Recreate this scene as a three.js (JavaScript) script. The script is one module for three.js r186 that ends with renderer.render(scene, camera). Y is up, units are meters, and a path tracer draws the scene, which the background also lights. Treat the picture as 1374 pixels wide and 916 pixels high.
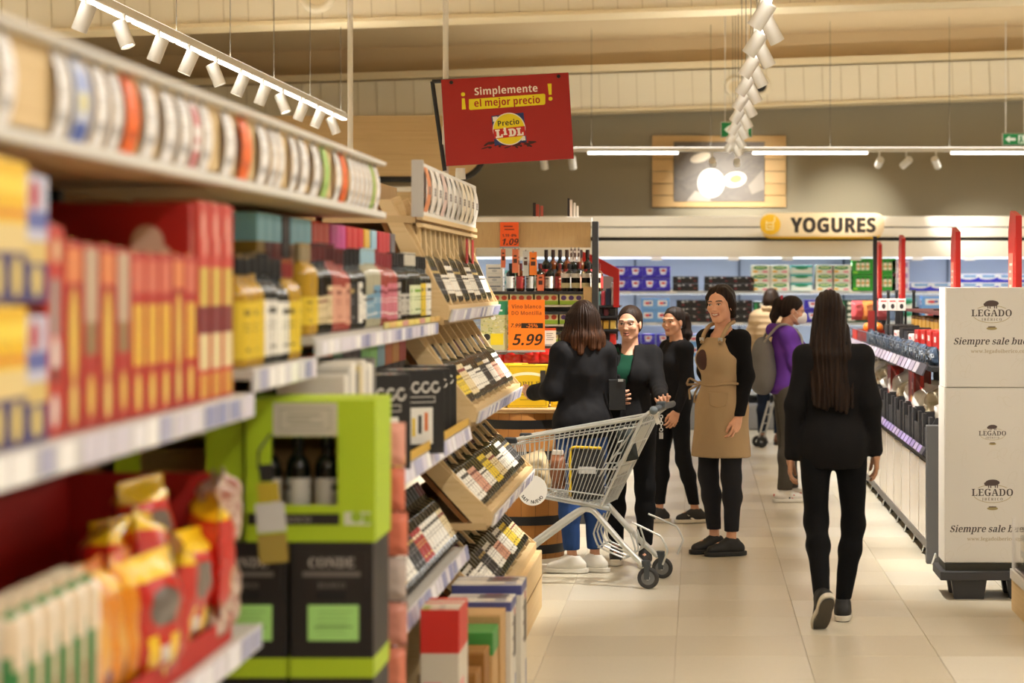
import * as THREE from 'three';
import { RoundedBoxGeometry } from 'three/addons/geometries/RoundedBoxGeometry.js';
import { mergeGeometries } from 'three/addons/utils/BufferGeometryUtils.js';
import { RectAreaLightUniformsLib } from 'three/addons/lights/RectAreaLightUniformsLib.js';
import { ImprovedNoise } from 'three/addons/math/ImprovedNoise.js';

// ---------- camera, exposure, ambient ----------
const W = 1374, HGT = 916, FPX = 3000, EYE = 1.7;
const camera = new THREE.PerspectiveCamera(2 * Math.atan(458 / FPX) * 180 / Math.PI, W / HGT, 0.5, 80);
camera.position.set(0, EYE, 0);
camera.setViewOffset(W, HGT, 687 - 936, 458 - 380, W, HGT);   // lens shift: the aisle runs straight away from the lens
camera.focus = 13.2; camera.userData.fStop = 2.4;
const renderer = new THREE.WebGLRenderer({ antialias: true });
renderer.toneMapping = THREE.LinearToneMapping;
renderer.toneMappingExposure = 1.12;
renderer.shadowMap.enabled = true;
const scene = new THREE.Scene();
scene.background = new THREE.Color(0x000000);
RectAreaLightUniformsLib.init();
const LED = new THREE.Color().setRGB(1.0, 0.965, 0.9), COLD = new THREE.Color().setRGB(0.84, 0.92, 1.0);
const STRIP_POWER = 70, STRIP_LOW = 7, ADDED_UP_POWER = 26, SPOT_POWER = 34;
function areaLight(name, w, h, x, y, z, tx, ty, tz, color, power) {
  const l = new THREE.RectAreaLight(color, power, w, h);
  l.name = name; l.position.set(x, y, z); l.lookAt(tx, ty, tz); scene.add(l); return l;
}
const TRACK_Y = 3.2;
const TRACKS = [[-3.24, 4, -20.6], [0.37, 4, -23.8], [4.1, 4, -23.8], [-6.8, 4, -20.6], [7.6, 4, -23.8]];   // x, near z, far z of each ceiling track

// ---------- helpers ----------
let seed = 7;
const rnd = () => { seed = (seed + 0x6d2b79f5) | 0; let t = Math.imul(seed ^ (seed >>> 15), 1 | seed); t = (t + Math.imul(t ^ (t >>> 7), 61 | t)) ^ t; return ((t ^ (t >>> 14)) >>> 0) / 4294967296; };
const rr = (a, b) => a + (b - a) * rnd();
const lerp2 = (a, b, t) => a + (b - a) * t;
const pick = (a) => a[Math.floor(rnd() * a.length)];
const noise = new ImprovedNoise();
const X = (px, d) => (px - 936) * d / FPX, Y = (py, d) => EYE - (py - 380) * d / FPX;   // metres seen at a place of the photograph at a distance
const used = {};
const numbered = (n) => { const k = used[n] = (used[n] ?? -1) + 1; return k ? n + '_' + String(k).padStart(3, '0') : n; };
const ORD = 'first second third fourth fifth sixth seventh eighth ninth tenth eleventh twelfth thirteenth fourteenth fifteenth sixteenth seventeenth eighteenth nineteenth twentieth'.split(' ');
const TENS = ['twenty', 'thirty', 'forty'];
const ord = (i) => i < 20 ? ORD[i] : (i + 1) % 10 === 0 ? ['thirtieth', 'fortieth'][(i + 1) / 10 - 3] : TENS[Math.floor((i + 1) / 10) - 2] + '-' + ORD[(i + 1) % 10 - 1];
const matCache = {};
function M(c, o = {}) {
  const key = JSON.stringify([c, Object.entries(o).map(([k, v]) => [k, v?.uuid ?? v])]);
  if (matCache[key]) return matCache[key];
  const phys = o.clearcoat || o.transmission || o.sheen;
  const m = new (phys ? THREE.MeshPhysicalMaterial : THREE.MeshStandardMaterial)({ color: c, roughness: 0.6, ...o });
  return matCache[key] = m;
}
function cv(w, h, fn, rep) {
  const c = document.createElement('canvas'); c.width = w; c.height = h;
  const g = c.getContext('2d'); fn(g, w, h);
  const t = new THREE.CanvasTexture(c); t.colorSpace = THREE.SRGBColorSpace; t.magFilter = THREE.LinearFilter;
  t.wrapS = t.wrapT = THREE.RepeatWrapping; if (rep) t.repeat.set(rep[0], rep[1]);
  return t;
}
const box = (w, h, d, r = 0) => r ? new RoundedBoxGeometry(w, h, d, 1, r) : new THREE.BoxGeometry(w, h, d);
const cyl = (r1, r2, h, n = 16, open = false) => new THREE.CylinderGeometry(r1, r2, h, n, 1, open);
const V = (x, y, z) => new THREE.Vector3(x, y, z);
function moved(g, x = 0, y = 0, z = 0, rx = 0, ry = 0, rz = 0) {
  return g.applyMatrix4(new THREE.Matrix4().compose(V(x, y, z), new THREE.Quaternion().setFromEuler(new THREE.Euler(rx, ry, rz)), V(1, 1, 1)));
}
function bar(a, b, r, n = 7) {            // a round rod from a to b
  const A = V(...a), B = V(...b), d = B.clone().sub(A), g = new THREE.CylinderGeometry(r, r, d.length(), n);
  g.applyQuaternion(new THREE.Quaternion().setFromUnitVectors(V(0, 1, 0), d.normalize())); g.translate((A.x + B.x) / 2, (A.y + B.y) / 2, (A.z + B.z) / 2); return g;
}
function tube(pts, r, seg = 24, n = 8, closed = false, tension = 0.15) {
  return new THREE.TubeGeometry(new THREE.CatmullRomCurve3(pts.map((p) => V(...p)), closed, 'catmullrom', tension), seg, r, n, closed);
}
function lathe(pts, n = 18) { return new THREE.LatheGeometry(pts.map((p) => new THREE.Vector2(p[0], p[1])), n); }
function prism(pts, depth, bevel = 0) {   // outline in x,y, thickness along z, centred
  const s = new THREE.Shape(pts.map((p) => new THREE.Vector2(p[0], p[1])));
  const g = new THREE.ExtrudeGeometry(s, { depth: depth - 2 * bevel, bevelEnabled: bevel > 0, bevelSize: bevel, bevelThickness: bevel, bevelSegments: 2, curveSegments: 10 });
  g.translate(0, 0, -(depth - 2 * bevel) / 2); return g;
}
function roundRectShape(w, h, r) {
  const s = new THREE.Shape(), x = -w / 2, y = -h / 2;
  s.moveTo(x + r, y); s.lineTo(x + w - r, y); s.quadraticCurveTo(x + w, y, x + w, y + r); s.lineTo(x + w, y + h - r); s.quadraticCurveTo(x + w, y + h, x + w - r, y + h);
  s.lineTo(x + r, y + h); s.quadraticCurveTo(x, y + h, x, y + h - r); s.lineTo(x, y + r); s.quadraticCurveTo(x, y, x + r, y); return s;
}
const merge = (l) => { const any = l.some((g) => !g.index); return mergeGeometries(l.map((g) => { let h = any && g.index ? g.toNonIndexed() : g; for (const k of Object.keys(h.attributes)) if (!['position', 'normal', 'uv'].includes(k)) h.deleteAttribute(k); return h; })); };
function P(parent, name, geo, mat, x = 0, y = 0, z = 0, rx = 0, ry = 0, rz = 0) {
  const m = new THREE.Mesh(geo, mat); m.name = name; m.position.set(x, y, z); m.rotation.set(rx, ry, rz);
  m.castShadow = m.receiveShadow = true; parent.add(m); return m;
}
function tag(o, label, category, group) { o.userData.label = label; o.userData.category = category; if (group) o.userData.group = group; return o; }
function proto(name) { const g = new THREE.Group(); g.name = name; g.userData.base = name; return g; }
function T(name, label, cat, x = 0, y = 0, z = 0, ry = 0, group) {
  const g = new THREE.Group(); g.name = numbered(name); g.position.set(x, y, z); g.rotation.y = ry; scene.add(g); return tag(g, label, cat, group);
}
function TM(name, label, cat, geo, mat, x = 0, y = 0, z = 0, ry = 0, group) {
  const m = P(scene, numbered(name), geo, mat, x, y, z, 0, ry, 0); return tag(m, label, cat, group);
}
function C(p, label, cat, x, y, z, ry = 0, group, rx = 0, rz = 0) {   // a copy of a finished thing, its parts along with it
  const c = p.clone(); c.name = numbered(p.userData.base ?? p.name); delete c.userData.base; c.position.set(x, y, z); c.rotation.set(rx, ry, rz, 'YXZ'); scene.add(c);
  return tag(c, label, cat, group);
}
function S(name, geo, mat, x = 0, y = 0, z = 0) { const m = P(scene, name, geo, mat, x, y, z); m.userData.kind = 'structure'; return m; }

// ---------- surface textures ----------
function grain(g, w, h, n, cols, len, horiz) {
  for (let i = 0; i < n; i++) {
    g.globalAlpha = rr(0.05, 0.3); g.fillStyle = pick(cols);
    if (horiz) g.fillRect(rr(-len, w), rr(0, h), rr(len * 0.3, len), rr(0.6, 2.2)); else g.fillRect(rr(0, w), rr(-len, h), rr(0.6, 2.2), rr(len * 0.3, len));
  }
  g.globalAlpha = 1;
}
function speckle(g, w, h, n, cols, a, s = 1.5) { for (let i = 0; i < n; i++) { g.globalAlpha = rr(a * 0.3, a); g.fillStyle = pick(cols); const k = rr(0.5, s); g.fillRect(rr(0, w), rr(0, h), k, k); } g.globalAlpha = 1; }
const texWood = cv(512, 512, (g, w, h) => { g.fillStyle = '#c6a878'; g.fillRect(0, 0, w, h); grain(g, w, h, 900, ['#a07f52', '#d8bd92', '#b4936a', '#d0b48a'], 260, true); });
const texWoodV = cv(512, 512, (g, w, h) => { g.fillStyle = '#bd9d6c'; g.fillRect(0, 0, w, h); grain(g, w, h, 900, ['#9a7b50', '#d2b586', '#ae8f60', '#c8aa7a'], 260, false); });
const texPine = cv(256, 256, (g, w, h) => { g.fillStyle = '#d9bd8c'; g.fillRect(0, 0, w, h); grain(g, w, h, 320, ['#bd9a62', '#ead3a8', '#c9a874'], 160, true); });
const texTile = cv(256, 256, (g, w, h) => { g.fillStyle = '#d2cbba'; g.fillRect(0, 0, w, h); speckle(g, w, h, 5000, ['#bcb4a3', '#e1dbcd', '#c7bfae', '#d8d1c1'], 0.35, 3); });
const texKraft = cv(128, 128, (g, w, h) => { g.fillStyle = '#b9935f'; g.fillRect(0, 0, w, h); speckle(g, w, h, 900, ['#9c7845', '#cda876'], 0.4, 2); });
const texCloth = cv(256, 256, (g, w, h) => { g.fillStyle = '#808080'; g.fillRect(0, 0, w, h); speckle(g, w, h, 9000, ['#000', '#fff'], 0.4, 2); });
texCloth.colorSpace = THREE.NoColorSpace;
const wood = M(0xffffff, { map: texWood, roughness: 0.62 }), woodV = M(0xffffff, { map: texWoodV, roughness: 0.62 }), pine = M(0xffffff, { map: texPine, roughness: 0.65 });
const white = M(0xe6e2d8, { roughness: 0.5 }), greyMetal = M(0xb4b6b8, { roughness: 0.35, metalness: 0.6 }), darkMetal = M(0x2b2b2c, { roughness: 0.5, metalness: 0.2 }), black = M(0x121212, { roughness: 0.55 });
const chrome = M(0xc8cbcc, { roughness: 0.28, metalness: 0.85 });
// ---------- the building ----------
const ROOF0 = 4.62, PITCH = 0.034, BACK = -27;
const roofY = (x) => ROOF0 + PITCH * x;
{
  const grout = M(0xcac2b1, { roughness: 0.7 });
  const floor = S('floor', box(22, 0.2, 36), grout, 0.5, -0.106, -11);
  const tileG = box(0.5965, 0.02, 0.5965, 0.002), tiles = ['#ffffff', '#f7f4ee', '#fffdf6', '#f0ece4'].map((c) => M(c, { map: texTile, roughness: 0.3 }));
  for (let i = 0; i < 8; i++) for (let j = 0; j < 31; j++)
    P(floor, 'floor_tile', tileG, pick(tiles), -0.5 - 2.1 + i * 0.6 - 0.1, 0.096, 11 - 9.3 - j * 0.6);
  const slab = (x0, x1, z0, z1) => P(floor, 'floor_surface', box(x1 - x0, 0.02, z1 - z0), M('#ffffff', { map: texTile, roughness: 0.3 }), (x0 + x1) / 2 - 0.5, 0.095, (z0 + z1) / 2 + 11);
  slab(-10, -2.4, -27.6, 6); slab(2.4, 11, -27.6, 6); slab(-2.4, 2.4, -9, 6);
  const olive = M(0x9d937b, { roughness: 0.85 }), olive2 = M(0x968b70, { roughness: 0.85 });
  S('wall_back', box(22, 6, 0.25), olive, 0.5, 3, BACK - 0.13);
  S('wall_left', box(0.25, 6, 36), olive2, -10.3, 3, -11);
  S('wall_right', box(0.25, 6, 36), olive2, 11.3, 3, -11);
  S('wall_front', box(22, 6, 0.25), olive2, 0.5, 3, 6.6);
  const creamCeil = M(0xcdb48a, { roughness: 0.8 }), fascia = M(0xeae0c6, { roughness: 0.7 }), beamM = M(0xe4d3ac, { roughness: 0.7 });
  const tilt = Math.atan(PITCH), put = (m, x, z, up) => { m.position.set(x, roofY(x) + up, z); m.rotation.z = tilt; return m; };
  const ceil = S('ceiling', box(22.6, 0.2, 36), creamCeil); put(ceil, 0.5, -11, 0.1);
  // ribbed bulkheads that run across the hall, each with a lower flange and round air nozzles
  const bulk = (name, z, hTop, hBot, nozzles) => {
    const b = S(name, box(22, hTop - hBot, 0.45), fascia); put(b, 0.5, z, (hTop + hBot) / 2);
    const ribs = []; for (let i = 0; i < 100; i++) ribs.push(box(0.012, hTop - hBot, 0.014).translate(-10.9 + i * 0.22, 0, 0.228));
    P(b, 'rib', merge(ribs), M(0xd5c9ac, { roughness: 0.7 })).userData.kind = 'stuff';
    P(b, 'lower_flange', box(22, 0.035, 0.5), beamM, 0, -(hTop - hBot) / 2 - 0.017, 0.01);
    for (const [x, r, dk] of nozzles) {
      P(b, 'nozzle_ring', new THREE.TorusGeometry(r, r * 0.32, 10, 28), fascia, x - 0.5, 0, 0.23);
      P(b, 'nozzle', cyl(r * 0.95, r * 0.95, 0.05, 28), dk ? black : beamM, x - 0.5, 0, 0.225, Math.PI / 2);
    }
  };
  bulk('ceiling_bulkhead_near', -20.2, 0.0, -0.45, [[-3.4, 0.13, 0]]);
  bulk('ceiling_bulkhead_far', -26.7, -0.4, -0.82, [[0.74, 0.1, 1], [0.45, 0.1, 0]]);
  const ub = S('ceiling_bulkhead_upper', box(22, 0.42, 0.4), creamCeil); put(ub, 0.5, -26.75, -0.2);
  for (const [z, h, n] of [[-26.5, 0.08, 'ceiling_beam_far'], [-22.4, 0.1, 'ceiling_beam_middle'], [-18, 0.1, 'ceiling_beam_near']]) { const b = S(n, box(22, h, 0.22), beamM); put(b, 0.5, z, -h / 2 - (z < -26 ? 0.3 : 0)); }
  const det = T('smoke_detector', 'small grey detector plate on the ceiling above the red hanging sign', 'detector', X(782, 24), roofY(-1.2) - 0.02, -24);
  P(det, 'plate', box(0.16, 0.02, 0.16, 0.006), M(0x8d7d5f)); P(det, 'dome', cyl(0.05, 0.06, 0.02, 18), M(0x9a8a6c), 0, -0.02, 0);

  // timber-look department wall at the far left, with a black band and a white ledge
  const tw = T('timber_wall_panel', 'wood grain wall panel with black outlined round corner behind the shelves', 'wall panel', 0, 0, -22);
  const xr = X(652, 22), xl = -6.4, yb = Y(241, 22), yt = Y(156, 22);
  const pan = new THREE.Shape(); pan.moveTo(xl, yb); pan.lineTo(xr - 0.32, yb); pan.quadraticCurveTo(xr, yb, xr, yb + 0.3); pan.lineTo(xr, yt); pan.lineTo(xl, yt);
  const pg = new THREE.ExtrudeGeometry(pan, { depth: 0.08, bevelEnabled: false }); { const u = pg.attributes.uv; for (let i = 0; i < u.count; i++) u.setXY(i, u.getX(i) * 0.5, u.getY(i) * 0.5); }
  P(tw, 'panel', pg, wood);
  const o = []; for (let i = 0; i <= 10; i++) { const a = -Math.PI / 2 + i / 10 * Math.PI / 2; o.push(V(xr - 0.3 + Math.cos(a) * 0.3, yb + 0.3 + Math.sin(a) * 0.3, 0)); }
  const path = new THREE.CurvePath(); path.add(new THREE.LineCurve3(V(xl, yb, 0), o[0])); path.add(new THREE.CatmullRomCurve3(o)); path.add(new THREE.LineCurve3(o[10], V(xr, yt, 0)));
  P(tw, 'black_band', new THREE.TubeGeometry(path, 90, 0.032, 6), M(0x191613, { roughness: 0.6 }), 0, 0, 0.07);
  P(tw, 'white_ledge', box(4.4, 0.05, 0.12, 0.01), white, xr - 2.3, Y(254, 22), 0.05);
  const pg2 = box(4.3, 1.1, 0.08); { const u = pg2.attributes.uv; for (let i = 0; i < u.count; i++) u.setXY(i, u.getX(i) * 2, u.getY(i) * 0.6); }
  P(tw, 'lower_panel', pg2, wood, xr - 2.25, Y(256, 22) - 0.56, 0);

  // poles hanging from the roof
  const pole = (px, d, y0, label) => { const x = X(px, d), t = T('ceiling_pole', label, 'pole', x, 0, -d); P(t, 'tube', cyl(0.019, 0.019, roofY(x) - y0, 14), white, 0, (roofY(x) + y0) / 2, 0); P(t, 'ceiling_plate', cyl(0.06, 0.06, 0.02, 18), white, 0, roofY(x) - 0.01, 0); };
  pole(470, 15.2, 2.2, 'white pole hanging from the ceiling behind the long wooden shelf header');
  pole(598, 14.4, Y(235, 14.4), 'white pole hanging from the ceiling that carries the red sign');
}

// ---------- ceiling tracks: luminous strips and cylinder spots ----------
{
  const housing = M(0xdedbd2, { roughness: 0.45 }), spotM = M(0xdcd9d1, { roughness: 0.45 });
  const glow = M(0xffffff, { emissive: new THREE.Color().setRGB(1, 0.95, 0.86), emissiveIntensity: 4 }), glowSpot = M(0xffffff, { emissive: new THREE.Color().setRGB(1, 0.93, 0.8), emissiveIntensity: 5 });
  const glowAddedUp = M(0xffffff, { emissive: new THREE.Color().setRGB(1, 0.95, 0.86), emissiveIntensity: 2 });
  const wire = M(0x6d675a, { roughness: 0.6 });
  const names = ['left', 'central', 'right', 'far left', 'far right'];
  const spot = proto('track_spot');
  P(spot, 'bracket', box(0.02, 0.06, 0.02), spotM, 0, -0.02, 0);
  const head = P(spot, 'lamp_head', lathe([[0, 0.075], [0.038, 0.075], [0.042, 0.07], [0.042, -0.075], [0.039, -0.075], [0.036, -0.06], [0, -0.06]], 20), spotM, 0, -0.11, 0);
  P(head, 'lens', cyl(0.034, 0.034, 0.004, 18), glowSpot, 0, -0.064, 0);
  function addSpot(x, y, z, tx, ty, tz, label, power, group) {
    const c = C(spot, label, 'spotlight', x, y, z, 0, group);
    const q = new THREE.Quaternion().setFromUnitVectors(V(0, -1, 0), V(tx - x, ty - y + 0.11, tz - z).normalize());
    c.children[1].quaternion.copy(q);
    if (power) {
      const dir = V(tx - x, ty - (y - 0.11), tz - z).normalize(), l = new THREE.SpotLight(LED, power, 0, 0.5, 0.7);
      l.name = 'spot_beam'; l.position.set(x, y - 0.11, z).addScaledVector(dir, 0.085); l.target.position.set(tx, ty, tz); l.castShadow = true; l.shadow.radius = 1.5; scene.add(l); scene.add(l.target);
    }
    return c;
  }
  TRACKS.forEach(([x, z0, z1], k) => {
    const inView = k < 2, t = T('light_track', k === 0 ? 'linear light track running along the ceiling over the wine shelves' : k === 1 ? 'light track with crowded spotlights over the centre of the aisle' : 'linear light track hanging beyond the picture edge, ' + names[k], 'light track', x, TRACK_Y, 0);
    P(t, 'housing', box(0.07, 0.05, z0 - z1, 0.006), housing, 0, 0.03, (z0 + z1) / 2);
    const L = 1.02; let n = 0;
    for (let z = z1 + 0.1; z + L < z0; z += L + 0.08) P(t, 'light_strip', box(0.045, 0.012, L), glow, 0, 0.002, z + L / 2), n++;
    const wz = []; for (let z = z1 + 0.3; z < z0; z += 1.6) wz.push(z);
    for (const z of wz) P(t, 'hanging_wire', cyl(0.003, 0.003, roofY(x) - TRACK_Y - 0.05, 5), wire, 0, (roofY(x) - TRACK_Y) / 2 + 0.03, z);
    const half = (z0 - z1) / 2, mid = (z0 + z1) / 2;
    // unseen stretches made brighter to light the hall, stretch with spots turned down
    const zs = inView ? -10.6 : z1 + 0.1, a1 = (z0 - 0.1 + zs) / 2;
    areaLight('strip_light', 0.05, z0 - 0.1 - zs, x, TRACK_Y - 0.012, a1, x, 0, a1, LED, STRIP_POWER);
    if (inView) areaLight('strip_light', 0.05, zs - z1 - 0.1, x, TRACK_Y - 0.012, (zs + z1) / 2, x, 0, (zs + z1) / 2, LED, STRIP_LOW);
    P(t, 'added_uplight_strip', box(0.045, 0.006, z0 - z1 - 0.3), glowAddedUp, 0, 0.057, mid); areaLight('added_uplight', 0.05, z0 - z1 - 0.3, x, TRACK_Y + 0.065, mid, x, 9, mid, LED, ADDED_UP_POWER);  // upward strip and its light are added to brighten the ceiling
  });
  for (let k = 0; k < 11; k++) {   // the row of spots on the left track
    const z = -11.7 - k * 0.8; const s = k % 3 === 1 ? 1 : -1;
    addSpot(-3.24 + 0.03, TRACK_Y, z, -3.24 + s * 1.1, 0.4, z + (k % 2 ? 0.3 : -0.2), 'white cylinder spot under the left light track, ' + ord(k) + ' from the near end', k % 2 ? 0 : SPOT_POWER, 'spots on the left light track');
  }
  for (let k = 0; k < 18; k++) {   // crowded spots over the aisle
    const z = -11.6 - k * 0.68, s = k % 2 ? 1 : -1;
    addSpot(0.37 + s * 0.035, TRACK_Y, z, 0.37 + s * (s > 0 ? 1.2 : 1.5), 0.9, z - 0.5, 'white cylinder spot on the central track, ' + ord(k) + ' from the camera side', k % 2 ? SPOT_POWER : SPOT_POWER, 'spots on the central light track');
  }
  // cross track in front of the back wall
  const ty = Y(205, 25.3), tz = -25.3;
  const t = T('cross_light_track', 'white cross track with luminous strips in front of the back wall', 'light track', 0, ty, tz);
  P(t, 'housing', box(10.4, 0.045, 0.06, 0.006), housing, 2.9, 0.035, 0);
  for (const [a, b] of [[789, 910], [1010, 1164], [1276, 1400], [1420, 1560]]) { const xa = X(a, 25.3), xb = X(b, 25.3); P(t, 'light_strip', box(xb - xa, 0.03, 0.05), glow, (xa + xb) / 2, 0.0, 0); areaLight('cross_strip_light', xb - xa, 0.05, (xa + xb) / 2, ty - 0.025, tz, (xa + xb) / 2, 0, tz, LED, 52); }
  P(t, 'added_uplight_strip', box(9.8, 0.006, 0.04), glowAddedUp, 2.9, 0.061, 0); areaLight('added_cross_uplight', 9.8, 0.05, 2.9, ty + 0.07, tz, 2.9, 9, tz, LED, ADDED_UP_POWER);  // added upward light, brightens the roof deck above the cross track
  for (let x = -1.2; x < 7; x += 1.35) P(t, 'hanging_wire', cyl(0.003, 0.003, roofY(x) - ty - 0.05, 5), wire, x, (roofY(x) - ty) / 2 + 0.03, 0);
  const pic = [X(962, 26.9), Y(250, 26.9), -26.95];
  const cs = [[730, -1.6, 1.2, 0], [768, -1.2, 1.0, 0], [956, pic[0], pic[1] - 0.1, 10], [989, pic[0] + 0.25, pic[1] + 0.05, 8], [1180, X(1150, 26.5), 2.6, 10], [1216, X(1100, 26.5), 2.2, 8], [1256, X(1300, 26.5), 2.2, 8]];
  cs.forEach(([px, tx, tyy, pw], i) => addSpot(X(px, 25.3), ty, tz, tx, tyy, -26.4, 'white spot on the cross track, ' + ord(i) + ' from the red sign', pw, 'spots on the cross track'));
}

// ---------- back wall: refrigerated wall cabinet, sign, picture, exit signs ----------
const FZ = -26.0;
{
  const lx = -3.2, rx = 5.2, w = rx - lx, cx = (lx + rx) / 2, yT = Y(290, 26), yB = Y(345, 26);
  const cream = M(0xe6dfcf, { roughness: 0.5 }), line = M(0x2e2c2b, { roughness: 0.6 }), inner = M(0xa3a8b2, { roughness: 0.5 }), shelfM = M(0xd4d9e0, { roughness: 0.35 }), lip = M(0xcbd3dc, { roughness: 0.4 });
  const f = T('refrigerated_cabinet', 'long open refrigerated wall cabinet stocked with yogurts along the back wall', 'refrigerator', 0, 0, 0);
  const hs = [[304, 290], [318, 305.5], [345, 323]];
  hs.forEach(([a, b]) => P(f, 'canopy_board', box(w, Y(b, 26) - Y(a, 26), 0.1, 0.006), cream, cx, (Y(a, 26) + Y(b, 26)) / 2, FZ - 0.05));
  P(f, 'canopy_core', box(w, yT - yB - 0.02, 0.08), line, cx, (yT + yB) / 2, FZ - 0.12);
  P(f, 'back_panel', box(w, yB - 0.1, 0.05), inner, cx, yB / 2 + 0.05, FZ - 0.86);
  P(f, 'roof_panel', box(w, 0.05, 0.9), inner, cx, yB + 0.03, FZ - 0.5);
  P(f, 'base', box(w, 0.3, 0.95, 0.02), M(0x8d9096), cx, 0.15, FZ - 0.42);
  for (const x of [lx, rx]) P(f, 'end_panel', box(0.06, yT, 0.95), cream, x, yT / 2, FZ - 0.45);
  const levels = [Y(392, 26), Y(434, 26), Y(480, 26), 0.42];
  for (const y of levels) {
    P(f, 'shelf', box(w - 0.1, 0.025, 0.72), shelfM, cx, y, FZ - 0.46);
    const r = P(f, 'shelf_lip', box(w - 0.1, 0.045, 0.014), lip, cx, y, FZ - 0.095);
    if (y > 1) for (let x = lx + 0.4; x < rx - 0.3; x += rr(0.42, 0.62)) P(r, 'price_ticket', box(0.13, 0.036, 0.004), M(0xf3f1ee), x - cx, 0.012, 0.01);
  }
  for (let x = lx + 0.3; x < rx; x += rr(0.5, 0.9)) P(f, 'price_ticket', box(0.13, 0.036, 0.004), M(0xf3f1ee), x, yB - 0.02, FZ + 0.004);
  for (let x = lx + 1.2; x < rx; x += 1.25) P(f, 'upright', box(0.03, yB, 0.03), M(0x5c626c), x, yB / 2, FZ - 0.82);
  const glowB = M(0xffffff, { emissive: COLD, emissiveIntensity: 1.6 });
  P(f, 'light_tube', box(w - 0.2, 0.02, 0.03), glowB, cx, yB - 0.005, FZ - 0.16);
  areaLight('cabinet_light', w - 0.2, 0.03, cx, yB - 0.02, FZ - 0.16, cx, 0.6, FZ - 0.75, COLD, 46);
  for (const y of levels.slice(0, 3)) { P(f, 'shelf_light', box(w - 0.2, 0.012, 0.02), glowB, cx, y - 0.02, FZ - 0.2); areaLight('shelf_light', w - 0.2, 0.02, cx, y - 0.03, FZ - 0.2, cx, y - 0.6, FZ - 0.6, COLD, 42); }

  // products, described by the photograph's columns
  const shelfPack = (name, label, cat, mats, w, h, dpt, px, level, row, grp, extra) => {
    const t = T(name, label, cat, X(px, 26.2), levels[level] + 0.013 + row * (h + 0.002), FZ - 0.2, 0, grp);
    P(t, 'sleeve', box(w, h, dpt, 0.004), mats, 0, h / 2, 0); if (extra) extra(t); return t;
  };
  const texViolet = cv(128, 96, (g, w, h) => { g.fillStyle = '#3324b4'; g.fillRect(0, 0, w, h); g.fillStyle = '#2a1a9a'; g.fillRect(0, 78, w, 18); g.fillStyle = '#e8ecf6'; g.beginPath(); g.moveTo(30, 16); g.lineTo(98, 16); g.lineTo(88, 60); g.quadraticCurveTo(64, 74, 40, 60); g.fill(); g.fillStyle = '#c23a4a'; g.beginPath(); g.ellipse(66, 34, 22, 10, 0, 0, 7); g.fill(); g.strokeStyle = '#8fa2f0'; g.lineWidth = 3; g.beginPath(); g.moveTo(0, 84); g.quadraticCurveTo(80, 60, 128, 20); g.stroke(); });
  const texCyan = cv(128, 96, (g, w, h) => { g.fillStyle = '#6fa6e6'; g.fillRect(0, 0, w, h); g.fillStyle = '#f2f2f4'; g.fillRect(22, 18, 84, 44); g.fillStyle = '#cf4a5a'; g.beginPath(); g.ellipse(58, 40, 24, 12, 0, 0, 7); g.fill(); g.fillStyle = '#3b4aa8'; g.fillRect(74, 28, 22, 20); });
  const texGreenCup = cv(128, 64, (g, w, h) => { g.fillStyle = '#e9f0e6'; g.fillRect(0, 0, w, h); g.fillStyle = '#1f8a4e'; g.beginPath(); g.ellipse(64, 20, 48, 15, 0, 0, 7); g.fill(); g.fillStyle = '#dfe8b0'; g.fillRect(34, 14, 60, 8); g.fillStyle = '#e7b44c'; g.beginPath(); g.ellipse(30, 48, 18, 9, 0, 0, 7); g.fill(); g.fillStyle = '#e58aa6'; g.beginPath(); g.ellipse(96, 50, 20, 8, 0, 0, 7); g.fill(); });
  const texTurq = cv(128, 64, (g, w, h) => { g.fillStyle = '#dcefee'; g.fillRect(0, 0, w, h); g.fillStyle = '#58b7b8'; g.fillRect(0, 0, w, 20); g.fillStyle = '#1f8a5e'; g.beginPath(); g.ellipse(64, 22, 40, 11, 0, 0, 7); g.fill(); g.fillStyle = '#f6f6f2'; g.fillRect(10, 42, 108, 12); });
  const texDark = cv(128, 64, (g, w, h) => { g.fillStyle = '#17181b'; g.fillRect(0, 0, w, h); for (let i = 0; i < 9; i++) { g.fillStyle = pick(['#e8e8ea', '#8a2a34', '#b7b9bd', '#5b3a2a', '#3a3c40']); g.fillRect(rr(0, 116), pick([8, 36]), rr(6, 16), rr(6, 14)); } });
  const texGreenBox = cv(128, 96, (g, w, h) => { g.fillStyle = '#2c9a2e'; g.fillRect(0, 0, w, h); g.fillStyle = '#8ed23a'; g.fillRect(6, 76, 26, 14); for (let i = 0; i < 3; i++) { g.fillStyle = '#f2ead8'; g.fillRect(24 + i * 28, 26, 22, 44); g.fillStyle = '#1a1a1a'; g.fillRect(30 + i * 28, 14, 9, 12); g.fillStyle = '#d8a24e'; g.fillRect(26 + i * 28, 42, 18, 12); } });
  const texPink = cv(128, 64, (g, w, h) => { g.fillStyle = '#e9dff0'; g.fillRect(0, 0, w, h); for (let i = 0; i < 4; i++) { g.fillStyle = pick(['#b48ac6', '#c9526c', '#7d66c0']); g.fillRect(10 + i * 30, 18, 18, 28); } });
  const texBlueCup = cv(128, 64, (g, w, h) => { g.fillStyle = '#dfe7f6'; g.fillRect(0, 0, w, h); g.fillStyle = '#2d30c8'; g.beginPath(); g.moveTo(0, 64); g.lineTo(0, 34); g.quadraticCurveTo(64, 60, 128, 22); g.lineTo(128, 64); g.fill(); g.fillStyle = '#7aa7de'; g.fillRect(20, 8, 84, 20); });
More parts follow.
